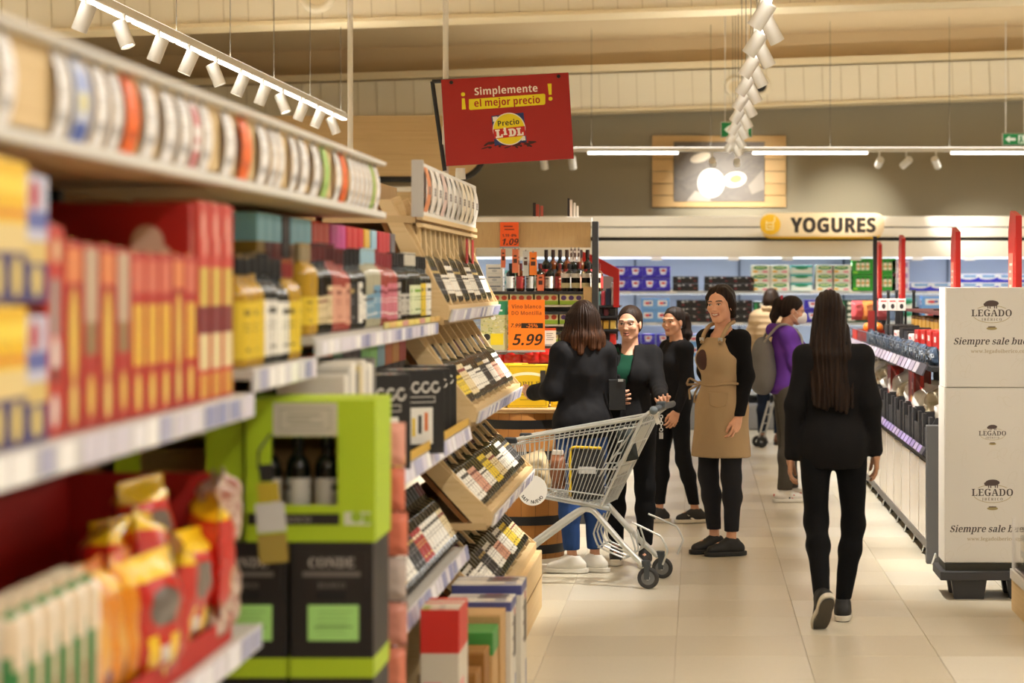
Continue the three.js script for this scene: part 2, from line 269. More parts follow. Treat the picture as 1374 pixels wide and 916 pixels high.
  const texGreenWhite = cv(128, 64, (g, w, h) => { g.fillStyle = '#12402c'; g.fillRect(0, 0, w, h); g.fillStyle = '#eef0ea'; g.fillRect(48, 10, 44, 18); g.fillRect(48, 38, 44, 18); g.fillStyle = '#2a8a54'; g.fillRect(8, 12, 20, 40); });
  const mt = (t) => M(0xffffff, { map: t, roughness: 0.4 });
  const cols = [['violet', texViolet, 0.165, 0.145, [834, 853, 872, 890], 0, 2, 'violet printed yogurt carton'], ['cyan', texCyan, 0.165, 0.14, [870, 889], 1, 2, 'pale blue printed yogurt carton'],
    ['dark', texDark, 0.3, 0.085, [920, 962, 995], 0, 2, 'black tray of small dessert pots'], ['dark', texDark, 0.3, 0.085, [925, 958, 992], 1, 3, 'black stack tray with dessert pots'],
    ['green', texGreenCup, 0.22, 0.1, [1020, 1046, 1106, 1128], 0, 3, 'white and green yogurt multipack'], ['turquoise', texTurq, 0.25, 0.1, [1075], 0, 3, 'turquoise and white yogurt multipack'],
    ['greenbox', texGreenBox, 0.25, 0.19, [1157, 1187], 0, 2, 'green carton of drinking yogurts'], ['pink', texPink, 0.2, 0.12, [1207], 0, 3, 'lilac and white yogurt multipack'],
    ['bluecup', texBlueCup, 0.24, 0.1, [1235, 1262], 0, 1, 'blue waved yogurt multipack in a nearly empty bay'], ['bluecup', texBlueCup, 0.22, 0.1, [1300, 1325, 1350, 1372], 0, 2, 'blue waved yogurt multipack'],
    ['greenwhite', texGreenWhite, 0.26, 0.13, [1140, 1170], 1, 2, 'dark green yogurt tray with white fronts'], ['cyan', texCyan, 0.26, 0.15, [1250], 1, 2, 'wide pale blue yogurt carton'], ['white', texTurq, 0.22, 0.14, [1215], 1, 2, 'white yogurt carton beside the pale blue carton'],
    ['greenbox', texGreenWhite, 0.2, 0.12, [1022], 1, 2, 'green and white tray behind the beige coat'], ['violet', texViolet, 0.16, 0.13, [797, 817, 850, 870, 890], 2, 2, 'violet carton on the low shelf'], ['cyan', texCyan, 0.2, 0.13, [905, 932], 2, 2, 'blue carton on the low shelf'], ['white', texTurq, 0.2, 0.12, [690, 720, 760], 0, 2, 'white pack glimpsed over the barrel display'],
    ['violet', texViolet, 0.2, 0.13, [1090, 1110], 1, 2, 'violet carton behind the shoppers']];
  for (const [k, t, pw, ph, xs, lv, rows, what] of cols) xs.forEach((px, i) => { for (let r = 0; r < rows; r++) {
    const lift = ph * (k === 'dark' ? 0.95 : 1);
    shelfPack('yogurt_pack', what + (xs.length > 1 ? ', ' + ord(i) + ' column from the red sign' : '') + (rows > 1 ? ', ' + (r === rows - 1 ? 'top layer' : r === 0 ? 'bottom layer' : 'middle layer') : ''), 'yogurt pack', mt(t), pw, ph, 0.25, px, lv, r, 'yogurt packs in the wall cabinet', k === 'green' || k === 'greenbox' || k === 'turquoise' ? (g) => P(g, 'pot_lid', box(pw * 0.92, 0.012, 0.22, 0.004), M(0xf2f4f0), 0, ph - 0.004, 0.005) : null);
  } });

  // department sign
  const sx = X(1104, 25.7), sy = Y(301, 25.7), sg = T('department_sign', 'rounded wooden department sign reading YOGURES above the yogurt cabinet', 'sign', sx, sy, -25.82);
  const sw = X(1187, 25.7) - X(1020, 25.7), sh = Y(285, 25.7) - Y(317, 25.7);
  P(sg, 'board', new THREE.ExtrudeGeometry(roundRectShape(sw, sh, sh * 0.45), { depth: 0.04, bevelEnabled: false }), M(0xe2cba2, { roughness: 0.6 }));
  P(sg, 'yellow_edge', new THREE.ExtrudeGeometry(roundRectShape(sw * 0.98, sh, sh * 0.45), { depth: 0.03, bevelEnabled: false }), M(0xe8b921), 0, -0.025, -0.005);
  const texYog = cv(512, 128, (g, w, h) => { g.fillStyle = '#e2cba2'; g.fillRect(0, 0, w, h); grain(g, w, h, 160, ['#d4b98a', '#ecdab6'], 160, true); g.fillStyle = '#261b13'; g.strokeStyle = '#261b13'; g.lineWidth = 7; g.lineJoin = 'round'; g.font = 'bold 124px sans-serif'; g.textAlign = 'center'; g.textBaseline = 'middle'; const tw = g.measureText('YOGURES').width; g.save(); g.translate(w / 2, h / 2 + 7); g.scale(w * 0.94 / tw, 0.98); g.fillText('YOGURES', 0, 0); g.strokeText('YOGURES', 0, 0); g.restore(); });
  P(sg, 'lettering', box(sw * 0.73, sh * 0.86, 0.006), M(0xffffff, { map: texYog, roughness: 0.6 }), sw * 0.09, 0.004, 0.042); for (const s of [-0.3, 0.3]) P(sg, 'mount', box(0.04, 0.04, 0.19), M(0x3a3836), s * sw, 0, -0.09);
  const disc = P(sg, 'round_icon', cyl(sh * 0.43, sh * 0.43, 0.02, 32), M(0xe9b61e), -sw * 0.42, 0, 0.048, Math.PI / 2);
  const im = M(0xf6e6a8); P(disc, 'pot_icon', merge([box(0.012, 0.01, 0.1).translate(-0.045, 0.012, 0.01), box(0.012, 0.01, 0.1).translate(0.035, 0.012, 0.01), box(0.09, 0.01, 0.012).translate(-0.005, 0.012, 0.055), box(0.09, 0.01, 0.012).translate(-0.005, 0.012, -0.02), box(0.05, 0.01, 0.012).translate(0.0, 0.012, 0.02), box(0.012, 0.01, 0.06).translate(0.05, 0.012, -0.06)]), im);

  // the picture on planks
  const px0 = X(875, 26.9), px1 = X(1055, 26.9), py0 = Y(278, 26.9), py1 = Y(181, 26.9), pc = T('wall_picture', 'food photograph mounted on horizontal planks on the back wall', 'picture', (px0 + px1) / 2, 0, BACK);
  const ph = (py1 - py0) / 6; for (let i = 0; i < 6; i++) P(pc, 'plank', box(px1 - px0, ph - 0.006, 0.04, 0.004), M(pick([0xfff4e4, 0xf6e8d2, 0xffffff]), { map: texPine, roughness: 0.65 }), 0, py0 + (i + 0.5) * ph, 0.03);
  const texPhoto = cv(512, 340, (g, w, h) => {
    g.fillStyle = '#6c6154'; g.fillRect(0, 0, w, h); for (let i = 0; i < 60; i++) { g.globalAlpha = 0.25; g.fillStyle = pick(['#4c443b', '#857a6c', '#585046']); g.save(); g.translate(rr(0, w), rr(0, h)); g.rotate(rr(-1, 1)); g.fillRect(-60, -10, rr(40, 140), rr(6, 30)); g.restore(); } g.globalAlpha = 1;
    g.fillStyle = '#a89c8c'; g.beginPath(); g.moveTo(70, 340); g.lineTo(120, 280); g.lineTo(200, 300); g.lineTo(210, 340); g.fill(); g.fillStyle = '#948878'; g.beginPath(); g.moveTo(420, 250); g.lineTo(500, 160); g.lineTo(512, 270); g.lineTo(440, 300); g.fill();
    g.fillStyle = '#f2ece0'; g.beginPath(); g.ellipse(210, 235, 76, 84, 0, 0, 7); g.fill(); g.fillStyle = '#fbf6ea'; g.beginPath(); g.ellipse(210, 222, 58, 56, 0, 0, 7); g.fill();
    g.fillStyle = '#efe6d2'; g.beginPath(); g.ellipse(345, 215, 66, 44, -0.2, 0, 7); g.fill(); g.fillStyle = '#c99a4a'; g.beginPath(); g.ellipse(350, 212, 34, 22, -0.2, 0, 7); g.fill(); g.fillStyle = '#d8c8ae'; g.beginPath(); g.ellipse(150, 90, 60, 26, -0.3, 0, 7); g.fill();
  });
  P(pc, 'photo_board', box(X(1026, 26.9) - X(904, 26.9), Y(190, 26.9) - Y(270, 26.9), 0.02), M(0xffffff, { map: texPhoto, roughness: 0.5 }), 0, (Y(190, 26.9) + Y(270, 26.9)) / 2, 0.063);

  // emergency signs
  const texExit = cv(160, 80, (g, w, h) => { g.fillStyle = '#0c7a3e'; g.fillRect(0, 0, w, h); g.fillStyle = '#e6efe6'; g.fillRect(98, 10, 46, 60); g.fillStyle = '#0c7a3e'; g.beginPath(); g.arc(116, 24, 8, 0, 7); g.fill(); g.fillRect(110, 32, 14, 22); g.fillRect(104, 50, 10, 16); g.fillRect(120, 50, 12, 12); g.fillStyle = '#e6efe6'; g.beginPath(); g.moveTo(14, 40); g.lineTo(44, 14); g.lineTo(44, 30); g.lineTo(82, 30); g.lineTo(82, 50); g.lineTo(44, 50); g.lineTo(44, 66); g.fill(); });
  const ex = (px, py, d, w, h, label) => { const t = T('exit_sign', label, 'exit sign', X(px, d), Y(py, d), -d); P(t, 'case', box(w, h, 0.05, 0.006), M(0xdcdcd6)); P(t, 'face', box(w * 0.96, h * 0.92, 0.006), M(0xffffff, { map: texExit, emissive: 0xffffff, emissiveMap: texExit, emissiveIntensity: 0.12 }), 0, 0, 0.026); const top = roofY(X(px, d)) - Y(py, d); for (const s of [-1, 1]) P(t, 'hanger', cyl(0.006, 0.006, top - h / 2, 6), white, s * w * 0.36, (top + h / 2) / 2, 0); return t; };
  ex(988, 174, 24.4, 0.34, 0.17, 'green emergency exit sign hanging above the wall picture');
  ex(1362, 187, 26, 0.3, 0.14, 'green exit arrow sign above the right end of the cabinet');
}
// ---------- shared product builders ----------
const glassDark = M(0x0d100b, { roughness: 0.1 }), glassGreen = M(0x1b2412, { roughness: 0.1 }), glassAmber = M(0x4a2208, { roughness: 0.12 }), glassClear = M(0xa9a58c, { roughness: 0.1 }), glassGold = M(0xb08a2c, { roughness: 0.1 }), glassRose = M(0x9a4a42, { roughness: 0.1 });
const lines = (g, x, y, w, n, dy, c, t = 2) => { g.fillStyle = c; for (let i = 0; i < n; i++) g.fillRect(x + w * rr(0, 0.12), y + i * dy, w * rr(0.6, 0.88), t); };
const labelTex = (bg, ac, ac2) => cv(128, 96, (g, w, h) => {
  g.fillStyle = bg; g.fillRect(0, 0, w, h);
  for (let k = 0; k < 2; k++) { const x = k * 64; g.fillStyle = ac; g.fillRect(x + 18, 14, 26, 9); lines(g, x + 14, 38, 34, 2, 9, ac2 ?? '#444', 2); g.fillStyle = ac2 ?? ac; g.fillRect(x + 22, 78, 18, 5); }
});
const LAB = {
  white: M(0xffffff, { map: labelTex('#e8e4d8', '#3a332c', '#8b8478'), roughness: 0.55 }), cream: M(0xffffff, { map: labelTex('#d9c79c', '#7a2a22', '#8a6b3a'), roughness: 0.55 }), yellow: M(0xffffff, { map: labelTex('#d9bb28', '#6b5a14', '#4a3d10'), roughness: 0.5 }),
  black: M(0xffffff, { map: labelTex('#1c1a1a', '#b39a5a', '#8d8d8d'), roughness: 0.5 }), red: M(0xffffff, { map: labelTex('#a42a28', '#e8d9b8', '#e2c36a'), roughness: 0.5 }), salmon: M(0xffffff, { map: labelTex('#cf9a80', '#6a3324', '#8a4a3a'), roughness: 0.5 }),
  blue: M(0xffffff, { map: labelTex('#5c8fae', '#17324a', '#e8e8e8'), roughness: 0.5 }), green: M(0xffffff, { map: labelTex('#d4dcb4', '#6da022', '#5a7a2a'), roughness: 0.5 }), pink: M(0xffffff, { map: labelTex('#c4707e', '#7a1f30', '#eadfd8'), roughness: 0.5 }),
  grey: M(0xffffff, { map: labelTex('#b9b5aa', '#2e2b28', '#5a554c'), roughness: 0.55 }),
};
const bottleCache = {};
function bottle(kind, glass, lab, cap, h = 0.3, r = 0.037, v = 0) {   // v picks one of three label heights
  const key = [kind, glass.uuid, lab?.uuid, cap, h, r, v].join(), lh = [0.42, 0.5, 0.3][v], ly = [0.32, 0.33, 0.27][v]; if (bottleCache[key]) return bottleCache[key];
  const b = proto(kind === 'spirit' ? 'spirit_bottle' : 'wine_bottle');
  const sh = kind === 'spirit' ? 0.66 : 0.62, nk = kind === 'spirit' ? 0.78 : 0.74, rn = kind === 'spirit' ? 0.36 : 0.37;
  P(b, 'glass_body', lathe([[0, 0.004], [r * 0.8, 0], [r, 0.012], [r, h * sh], [r * 0.92, h * (sh + 0.04)], [r * 0.6, h * (nk - 0.02)], [r * rn, h * nk], [r * rn, h * 0.96], [r * rn * 1.15, h * 0.965], [r * rn * 1.1, h], [0, h]], 14), glass);
  if (lab) P(b, 'paper_label', cyl(r * 1.012, r * 1.012, h * lh, 16, true), lab, 0, h * ly, 0);
  P(b, 'capsule', cyl(r * rn * 1.14, r * rn * 1.2, h * 0.19, 12), M(cap, { roughness: 0.35, metalness: 0.25 }), 0, h * 0.905, 0);
  return bottleCache[key] = b;
}
const printTex = (w, h, fn) => M(0xffffff, { map: cv(w, h, fn), roughness: 0.45 });
const cartonCache = {};
function carton(w, h, d, mat, lid, name = 'carton') {     // closed carton with a print, a folded lid and a tuck flap
  const key = [w, h, d, mat.uuid, lid, name].join(); if (cartonCache[key]) return cartonCache[key];
  const c = proto(name); P(c, 'body', box(w, h, d, 0.004), mat, 0, h / 2, 0);
  if (lid !== undefined) P(c, 'lid', box(w * 1.02, h > 0.32 ? 0.085 : 0.05, d * 1.02, 0.004), M(lid, { roughness: 0.45 }), 0, h - (h > 0.32 ? 0.04 : 0.022), 0);
  else P(c, 'top_flap', box(w * 0.98, 0.004, d * 0.5), mat, 0, h + 0.001, d * 0.2);
  return cartonCache[key] = c;
}
function pillow(w, h, t, wob = 0.008) {                    // a filled bag with crimped ends
  const nu = 10, nv = 14, pos = [], uv = [], idx = [];
  for (const s of [1, -1]) for (let j = 0; j <= nv; j++) for (let i = 0; i <= nu; i++) {
    const u = i / nu * 2 - 1, v = j / nv * 2 - 1, vv = Math.min(1, Math.abs(v) / 0.86), f = Math.sqrt(Math.max(0, (1 - u ** 4) * (1 - vv ** 4)));
    const n = noise.noise(u * 2.3 + w * 90, v * 2.3 + h * 70, s * 3) * wob * (0.4 + f);
    pos.push(u * w / 2 * (1 - 0.05 * f), v * h / 2, s * (t / 2 * f + 0.0015) + n); uv.push(i / nu, j / nv);
  }
  const st = (nu + 1) * (nv + 1);
  for (const s of [0, 1]) for (let j = 0; j < nv; j++) for (let i = 0; i < nu; i++) { const a = s * st + j * (nu + 1) + i, b = a + 1, c = a + nu + 1, d = c + 1; s ? idx.push(a, c, b, b, c, d) : idx.push(a, b, c, b, d, c); }
  const g = new THREE.BufferGeometry(); g.setAttribute('position', new THREE.Float32BufferAttribute(pos, 3)); g.setAttribute('uv', new THREE.Float32BufferAttribute(uv, 2)); g.setIndex(idx); g.computeVertexNormals(); return g;
}
function bowed(w, h, b, t = 0.0012) {                      // a card bent outwards between two rails; faces +x
  const g = new THREE.BoxGeometry(t, h, w, 1, 12, 1), p = g.attributes.position;
  for (let i = 0; i < p.count; i++) p.setX(i, p.getX(i) + b * (1 - (2 * p.getY(i) / h) ** 2));
  g.computeVertexNormals(); return g;
}
const ticketMats = [0xe9e7ec, 0xdad6e0, 0xa9a9c4, 0xf2f0ee, 0x8f93b8, 0xd0cbd8].map((c) => M(c, { roughness: 0.5 }));
const ticketWarm = [0xe0cf6a, 0xd8d486, 0xd9b36a, 0xc98f86].map((c) => M(c, { roughness: 0.5 }));
const railM = M(0xc9c7c6, { roughness: 0.4 });
function rail(parent, x, y, d0, d1, h = 0.055, tw = 0.09, mats = ticketMats, rot = 0) {   // shelf-edge strip with its tickets
  const L = d1 - d0, r = P(parent, 'price_rail', box(0.008, h, L, 0.002), railM, x, y, -(d0 + d1) / 2, 0, 0, rot);
  let z = -L / 2 + 0.02; while (z < L / 2 - tw) { const w = tw * rr(0.7, 1.15); P(r, 'price_ticket', box(0.003, h * rr(0.72, 0.95), w), pick(mats), 0.005, 0, z + w / 2); z += w + rr(0.004, tw * 0.5); }
  return r;
}

// ---------- the long shelf unit on the left ----------
{
  const g = T('shelf_unit', 'long shelf unit with wooden back and header along the left of the aisle', 'shelf', 0, 0, 0);
  const metal = M(0xbfbab0, { roughness: 0.45 }), brown = M(0xb89a78, { map: texWoodV, roughness: 0.7 });
  const bp = box(0.04, 1.95, 6.4); P(g, 'back_panel', bp, brown, -1.62, 0.975, -6.2);
  P(g, 'base', box(0.25, 0.16, 6.3), darkMetal, -1.49, 0.08, -6.25);
  const shelf = (x, y, d0, d1) => P(g, 'shelf_board', box(x + 1.6, 0.025, d1 - d0), metal, (x - 1.6) / 2, y, -(d0 + d1) / 2);
  shelf(-1.1, 1.418, 3, 5.5); rail(g, -1.094, 1.402, 3, 5.5, 0.058, 0.11);
  shelf(-1.1, 1.475, 5.5, 6.4); rail(g, -1.094, 1.46, 5.5, 6.4, 0.058, 0.09);
  shelf(-1.1, 1.535, 6.4, 9.4); rail(g, -1.094, 1.512, 6.4, 9.4, 0.05, 0.09); 
  const uw = P(g, 'ticket_strip', box(0.006, 0.022, 1.6), M(0xcfc07a), -1.092, 1.552, -8.6); for (let z = -0.75; z < 0.75; z += 0.17) P(uw, 'price_ticket', box(0.003, 0.02, 0.15), pick(ticketWarm), 0.004, 0, z);
  shelf(-1.1, 0.835, 3, 5.6); rail(g, -1.094, 0.82, 3, 5.6, 0.06, 0.11);
  shelf(-0.97, 1.08, 6.4, 9.4); rail(g, -0.955, 1.075, 6.6, 9.38, 0.06, 0.1, ticketMats, 0.2); P(g, 'ticket_strip', box(0.006, 0.03, 2.4), M(0xcaa23c), -0.955, 1.125, -8.1);
  shelf(-0.98, 0.58, 6.4, 9.4); rail(g, -0.965, 0.575, 6.6, 9.38, 0.06, 0.1, ticketMats, 0.2);
  for (const d of [5.5, 6.4]) P(g, 'upright', box(0.03, 1.95, 0.05), darkMetal, -1.58, 0.975, -d);
  // canopy, header and its bowed cards
  P(g, 'canopy_board', box(0.5, 0.03, 4.75), wood, -1.37, 1.945, -5.45);
  const hp = box(0.02, 0.18, 4.8); { const u = hp.attributes.uv; for (let i = 0; i < u.count; i++) u.setXY(i, u.getX(i) * 5, u.getY(i) * 0.3); }
  P(g, 'header_panel', hp, pine, -1.13, 2.03, -5.42);
  P(g, 'header_rail', box(0.03, 0.022, 4.82, 0.004), M(0xd8d4cb), -1.105, 1.938, -5.42); P(g, 'header_rail', box(0.03, 0.014, 4.82, 0.004), M(0xd8d4cb), -1.105, 2.117, -5.42);
}
{
  const cardTex = (bg, marks) => M(0xffffff, { map: cv(64, 128, (g, w, h) => { g.fillStyle = bg; g.fillRect(0, 0, w, h); marks(g, w, h); }), roughness: 0.5 });
  const mk = (c) => (g, w, h) => { g.globalAlpha = 0.55; lines(g, 8, 14, 48, 3, 9, c, 3); g.fillStyle = c; lines(g, 12, 50, 36, 2, 9, c, 4); g.fillStyle = c; g.fillRect(14, 88, 14, 16); g.fillRect(32, 88, 20, 16); g.globalAlpha = 1; };
  const cm = {
    white: cardTex('#eeeae6', mk('#55504e')), orange: cardTex('#ee6a14', mk('#9a3606')), blue: cardTex('#c9cede', (g, w, h) => { g.fillStyle = '#3f5aa8'; g.fillRect(8, 96, 48, 28); g.fillStyle = '#8f9fd0'; g.fillRect(10, 20, 44, 30); g.fillStyle = '#d8cf8a'; g.beginPath(); g.arc(32, 66, 16, 0, 7); g.fill(); }),
    red: cardTex('#efe6e2', (g) => { g.fillStyle = '#c0343c'; g.fillRect(12, 14, 40, 34); g.fillRect(16, 70, 26, 10); g.fillRect(12, 94, 40, 28); }), green: cardTex('#a6c86a', mk('#5b8a2a')),
  };
  const cards = [[0, 25, 'white'], [78, 98, 'white'], [99, 127, 'blue'], [129, 149, 'white'], [152, 167, 'white'], [169, 191, 'orange'], [196, 214, 'white'], [222, 240, 'white'], [243, 258, 'white'], [259, 273, 'red'], [274, 287, 'white'], [303, 318, 'white'], [325, 340, 'orange'], [350, 363, 'white'], [366, 374, 'white'], [375, 383, 'white'], [393, 402, 'white'], [405, 416, 'white'], [422, 432, 'white'], [435, 444, 'green'], [452, 459, 'white'], [460, 468, 'orange'], [471, 477, 'white'], [478, 483, 'white'], [484, 489, 'white'], [490, 495, 'white'], [496, 500, 'white'], [501, 505, 'green'], [506, 511, 'white']];
  const cnt = {};
  for (const [a, b, c] of cards) {
    const d0 = 3300 / (936 - a), d1 = 3300 / (936 - b), k = cnt[c] = (cnt[c] ?? -1) + 1;
    const t = T('price_card', c + ' price card on the long wooden shelf header, ' + ord(k) + ' ' + c + ' one from near end', 'price card', -1.118, 2.027, -(d0 + d1) / 2, 0, 'price cards on the shelf header');
    P(t, 'card', bowed((d1 - d0) * 0.78, 0.155, 0.017), cm[c]); for (const s of [-1, 1]) P(t, 'clip', box(0.006, 0.008, 0.012), M(0x8c857c), 0.002, s * 0.0775, 0);
  }
}

// upper shelf, near end
{
  const yellowBox = printTex(128, 128, (g, w, h) => { g.fillStyle = '#e8bb1c'; g.fillRect(0, 0, w, h); g.fillStyle = '#f3d84a'; g.fillRect(0, 14, w, 16); g.fillStyle = '#e0c98a'; g.fillRect(0, 56, w, 26); g.fillStyle = '#d8862a'; g.fillRect(0, 44, w, 6); g.fillStyle = '#3a2f6a'; g.fillRect(0, 82, w, 46); g.fillStyle = '#d9c270'; g.beginPath(); g.ellipse(34, 104, 16, 19, 0, 0, 7); g.fill(); g.beginPath(); g.ellipse(94, 104, 16, 19, 0, 0, 7); g.fill(); });
  const blueBox = printTex(64, 128, (g, w, h) => { g.fillStyle = '#c3c3d6'; g.fillRect(0, 0, w, h); g.fillStyle = '#5a66a8'; g.fillRect(0, 36, w, 18); g.fillStyle = '#b43f4a'; g.beginPath(); g.arc(24, 20, 15, 0, 7); g.fill(); g.fillStyle = '#d4bb72'; g.fillRect(0, 66, w, 22); g.fillStyle = '#3c3470'; g.fillRect(0, 88, w, 40); g.fillStyle = '#d9c270'; g.beginPath(); g.ellipse(32, 106, 14, 16, 0, 0, 7); g.fill(); });
  const yb = carton(0.24, 0.232, 0.215, yellowBox, undefined, 'cake_carton'), bb = carton(0.24, 0.215, 0.13, blueBox, undefined, 'cake_carton');
  for (let r = 0; r < 2; r++) { const y = 1.4305 + r * 0.2365, w = r ? 'on top of the stack' : 'at the foot of the stack';
    C(yb, 'yellow and purple cake carton ' + w + ' nearest the camera', 'carton', -1.225, y, -3.36, 0, 'stacked cake cartons'); C(yb, 'yellow and purple cake carton ' + w + ' beside the pale blue carton', 'carton', -1.225, y, -3.58, 0, 'stacked cake cartons');
    C(bb, 'pale blue and purple cake carton ' + w, 'carton', -1.23, y, -3.757, 0, 'stacked cake cartons'); }
  const redTex = (k) => printTex(96, 224, (g, w, h) => {
    g.fillStyle = ['#b82a1a', '#a5180f', '#aa2014', '#b02416'][k]; g.fillRect(0, 0, w, h);
    if (k === 0) { g.fillStyle = '#8d938c'; g.fillRect(26, 56, 40, 60); g.fillStyle = '#ded6cf'; g.beginPath(); g.arc(50, 138, 22, 0, 7); g.fill(); g.beginPath(); g.arc(46, 196, 18, 0, 7); g.fill(); g.fillStyle = '#e2d2a0'; g.beginPath(); g.arc(58, 26, 14, 0, 7); g.fill(); g.fillStyle = '#2c2622'; g.fillRect(34, 150, 30, 16); }
    if (k === 1) { g.fillStyle = '#d8824a'; g.fillRect(6, 8, 84, 40); g.fillStyle = '#d9b94a'; g.beginPath(); g.ellipse(48, 110, 26, 56, 0, 0, 7); g.fill(); g.fillStyle = '#ddc46a'; g.beginPath(); g.ellipse(48, 190, 20, 26, 0, 0, 7); g.fill(); }
    if (k === 2) { g.fillStyle = '#b9a288'; g.fillRect(8, 4, 80, 90); g.fillStyle = '#8a7248'; g.fillRect(14, 94, 68, 40); g.fillStyle = '#d8b650'; g.beginPath(); g.ellipse(48, 184, 20, 26, 0, 0, 7); g.fill(); }
    if (k === 3) { g.fillStyle = '#cc6a50'; g.fillRect(8, 10, 80, 44); g.fillStyle = '#e4c23c'; g.fillRect(14, 70, 28, 84); g.fillRect(54, 70, 28, 84); g.fillStyle = '#e0c458'; g.beginPath(); g.ellipse(48, 190, 20, 26, 0, 0, 7); g.fill(); }
  });
  const rt = [0, 1, 2, 3].map(redTex);
  const plan = [[0, 0.37], [1, 0.345], [2, 0.34], [1, 0.34], [2, 0.335], [3, 0.33], [3, 0.33], [3, 0.33], [1, 0.33], [3, 0.33]];
  plan.forEach(([k, h], i) => C(carton(0.16, h, 0.108, rt[k], undefined, 'gift_carton'), ['red gift carton with grey and white ornaments', 'red gift carton with yellow oval print', 'red gift carton with beige upper half', 'red gift carton with two yellow columns'][k] + ', ' + ord(i) + ' in the row after the cake cartons', 'carton', -1.2, 1.431, -3.9 - i * 0.116, 0, 'red gift cartons on the upper shelf'));
  const bigRed = printTex(128, 128, (g, w, h) => { g.fillStyle = '#a3150c'; g.fillRect(0, 0, w, h); g.fillStyle = '#d9b9a0'; g.beginPath(); g.arc(100, 24, 11, 0, 7); g.fill(); g.beginPath(); g.arc(108, 34, 9, 0, 7); g.fill(); g.beginPath(); g.arc(94, 34, 8, 0, 7); g.fill(); });
  C(carton(0.43, 0.445, 0.03, bigRed, undefined, 'gift_carton'), 'wide deep red flat carton with pale flower print standing across the near shelf', 'carton', -1.345, 1.431, -4.99);
  const tall = printTex(96, 256, (g, w, h) => { g.fillStyle = '#c03a2c'; g.fillRect(0, 0, w, h); g.fillStyle = '#e09a88'; g.beginPath(); g.arc(40, 30, 18, 0, 7); g.fill(); g.beginPath(); g.arc(60, 56, 14, 0, 7); g.fill(); g.fillStyle = '#cbb04e'; g.fillRect(8, 84, 80, 50); g.fillStyle = '#7a1c20'; g.fillRect(0, 134, w, 36); g.fillStyle = '#decd9a'; g.fillRect(6, 170, 84, 46); g.fillStyle = '#d8b640'; g.fillRect(14, 222, 24, 30); g.fillRect(58, 222, 24, 30); });
  for (let i = 0; i < 3; i++) C(carton(0.15, 0.455, 0.11, tall, undefined, 'gift_carton'), 'tall red, yellow and cream gift carton, ' + ord(i) + ' of three ending the near shelf', 'carton', -1.2, 1.431, -5.1 - i * 0.13, 0, 'tall gift cartons');
}
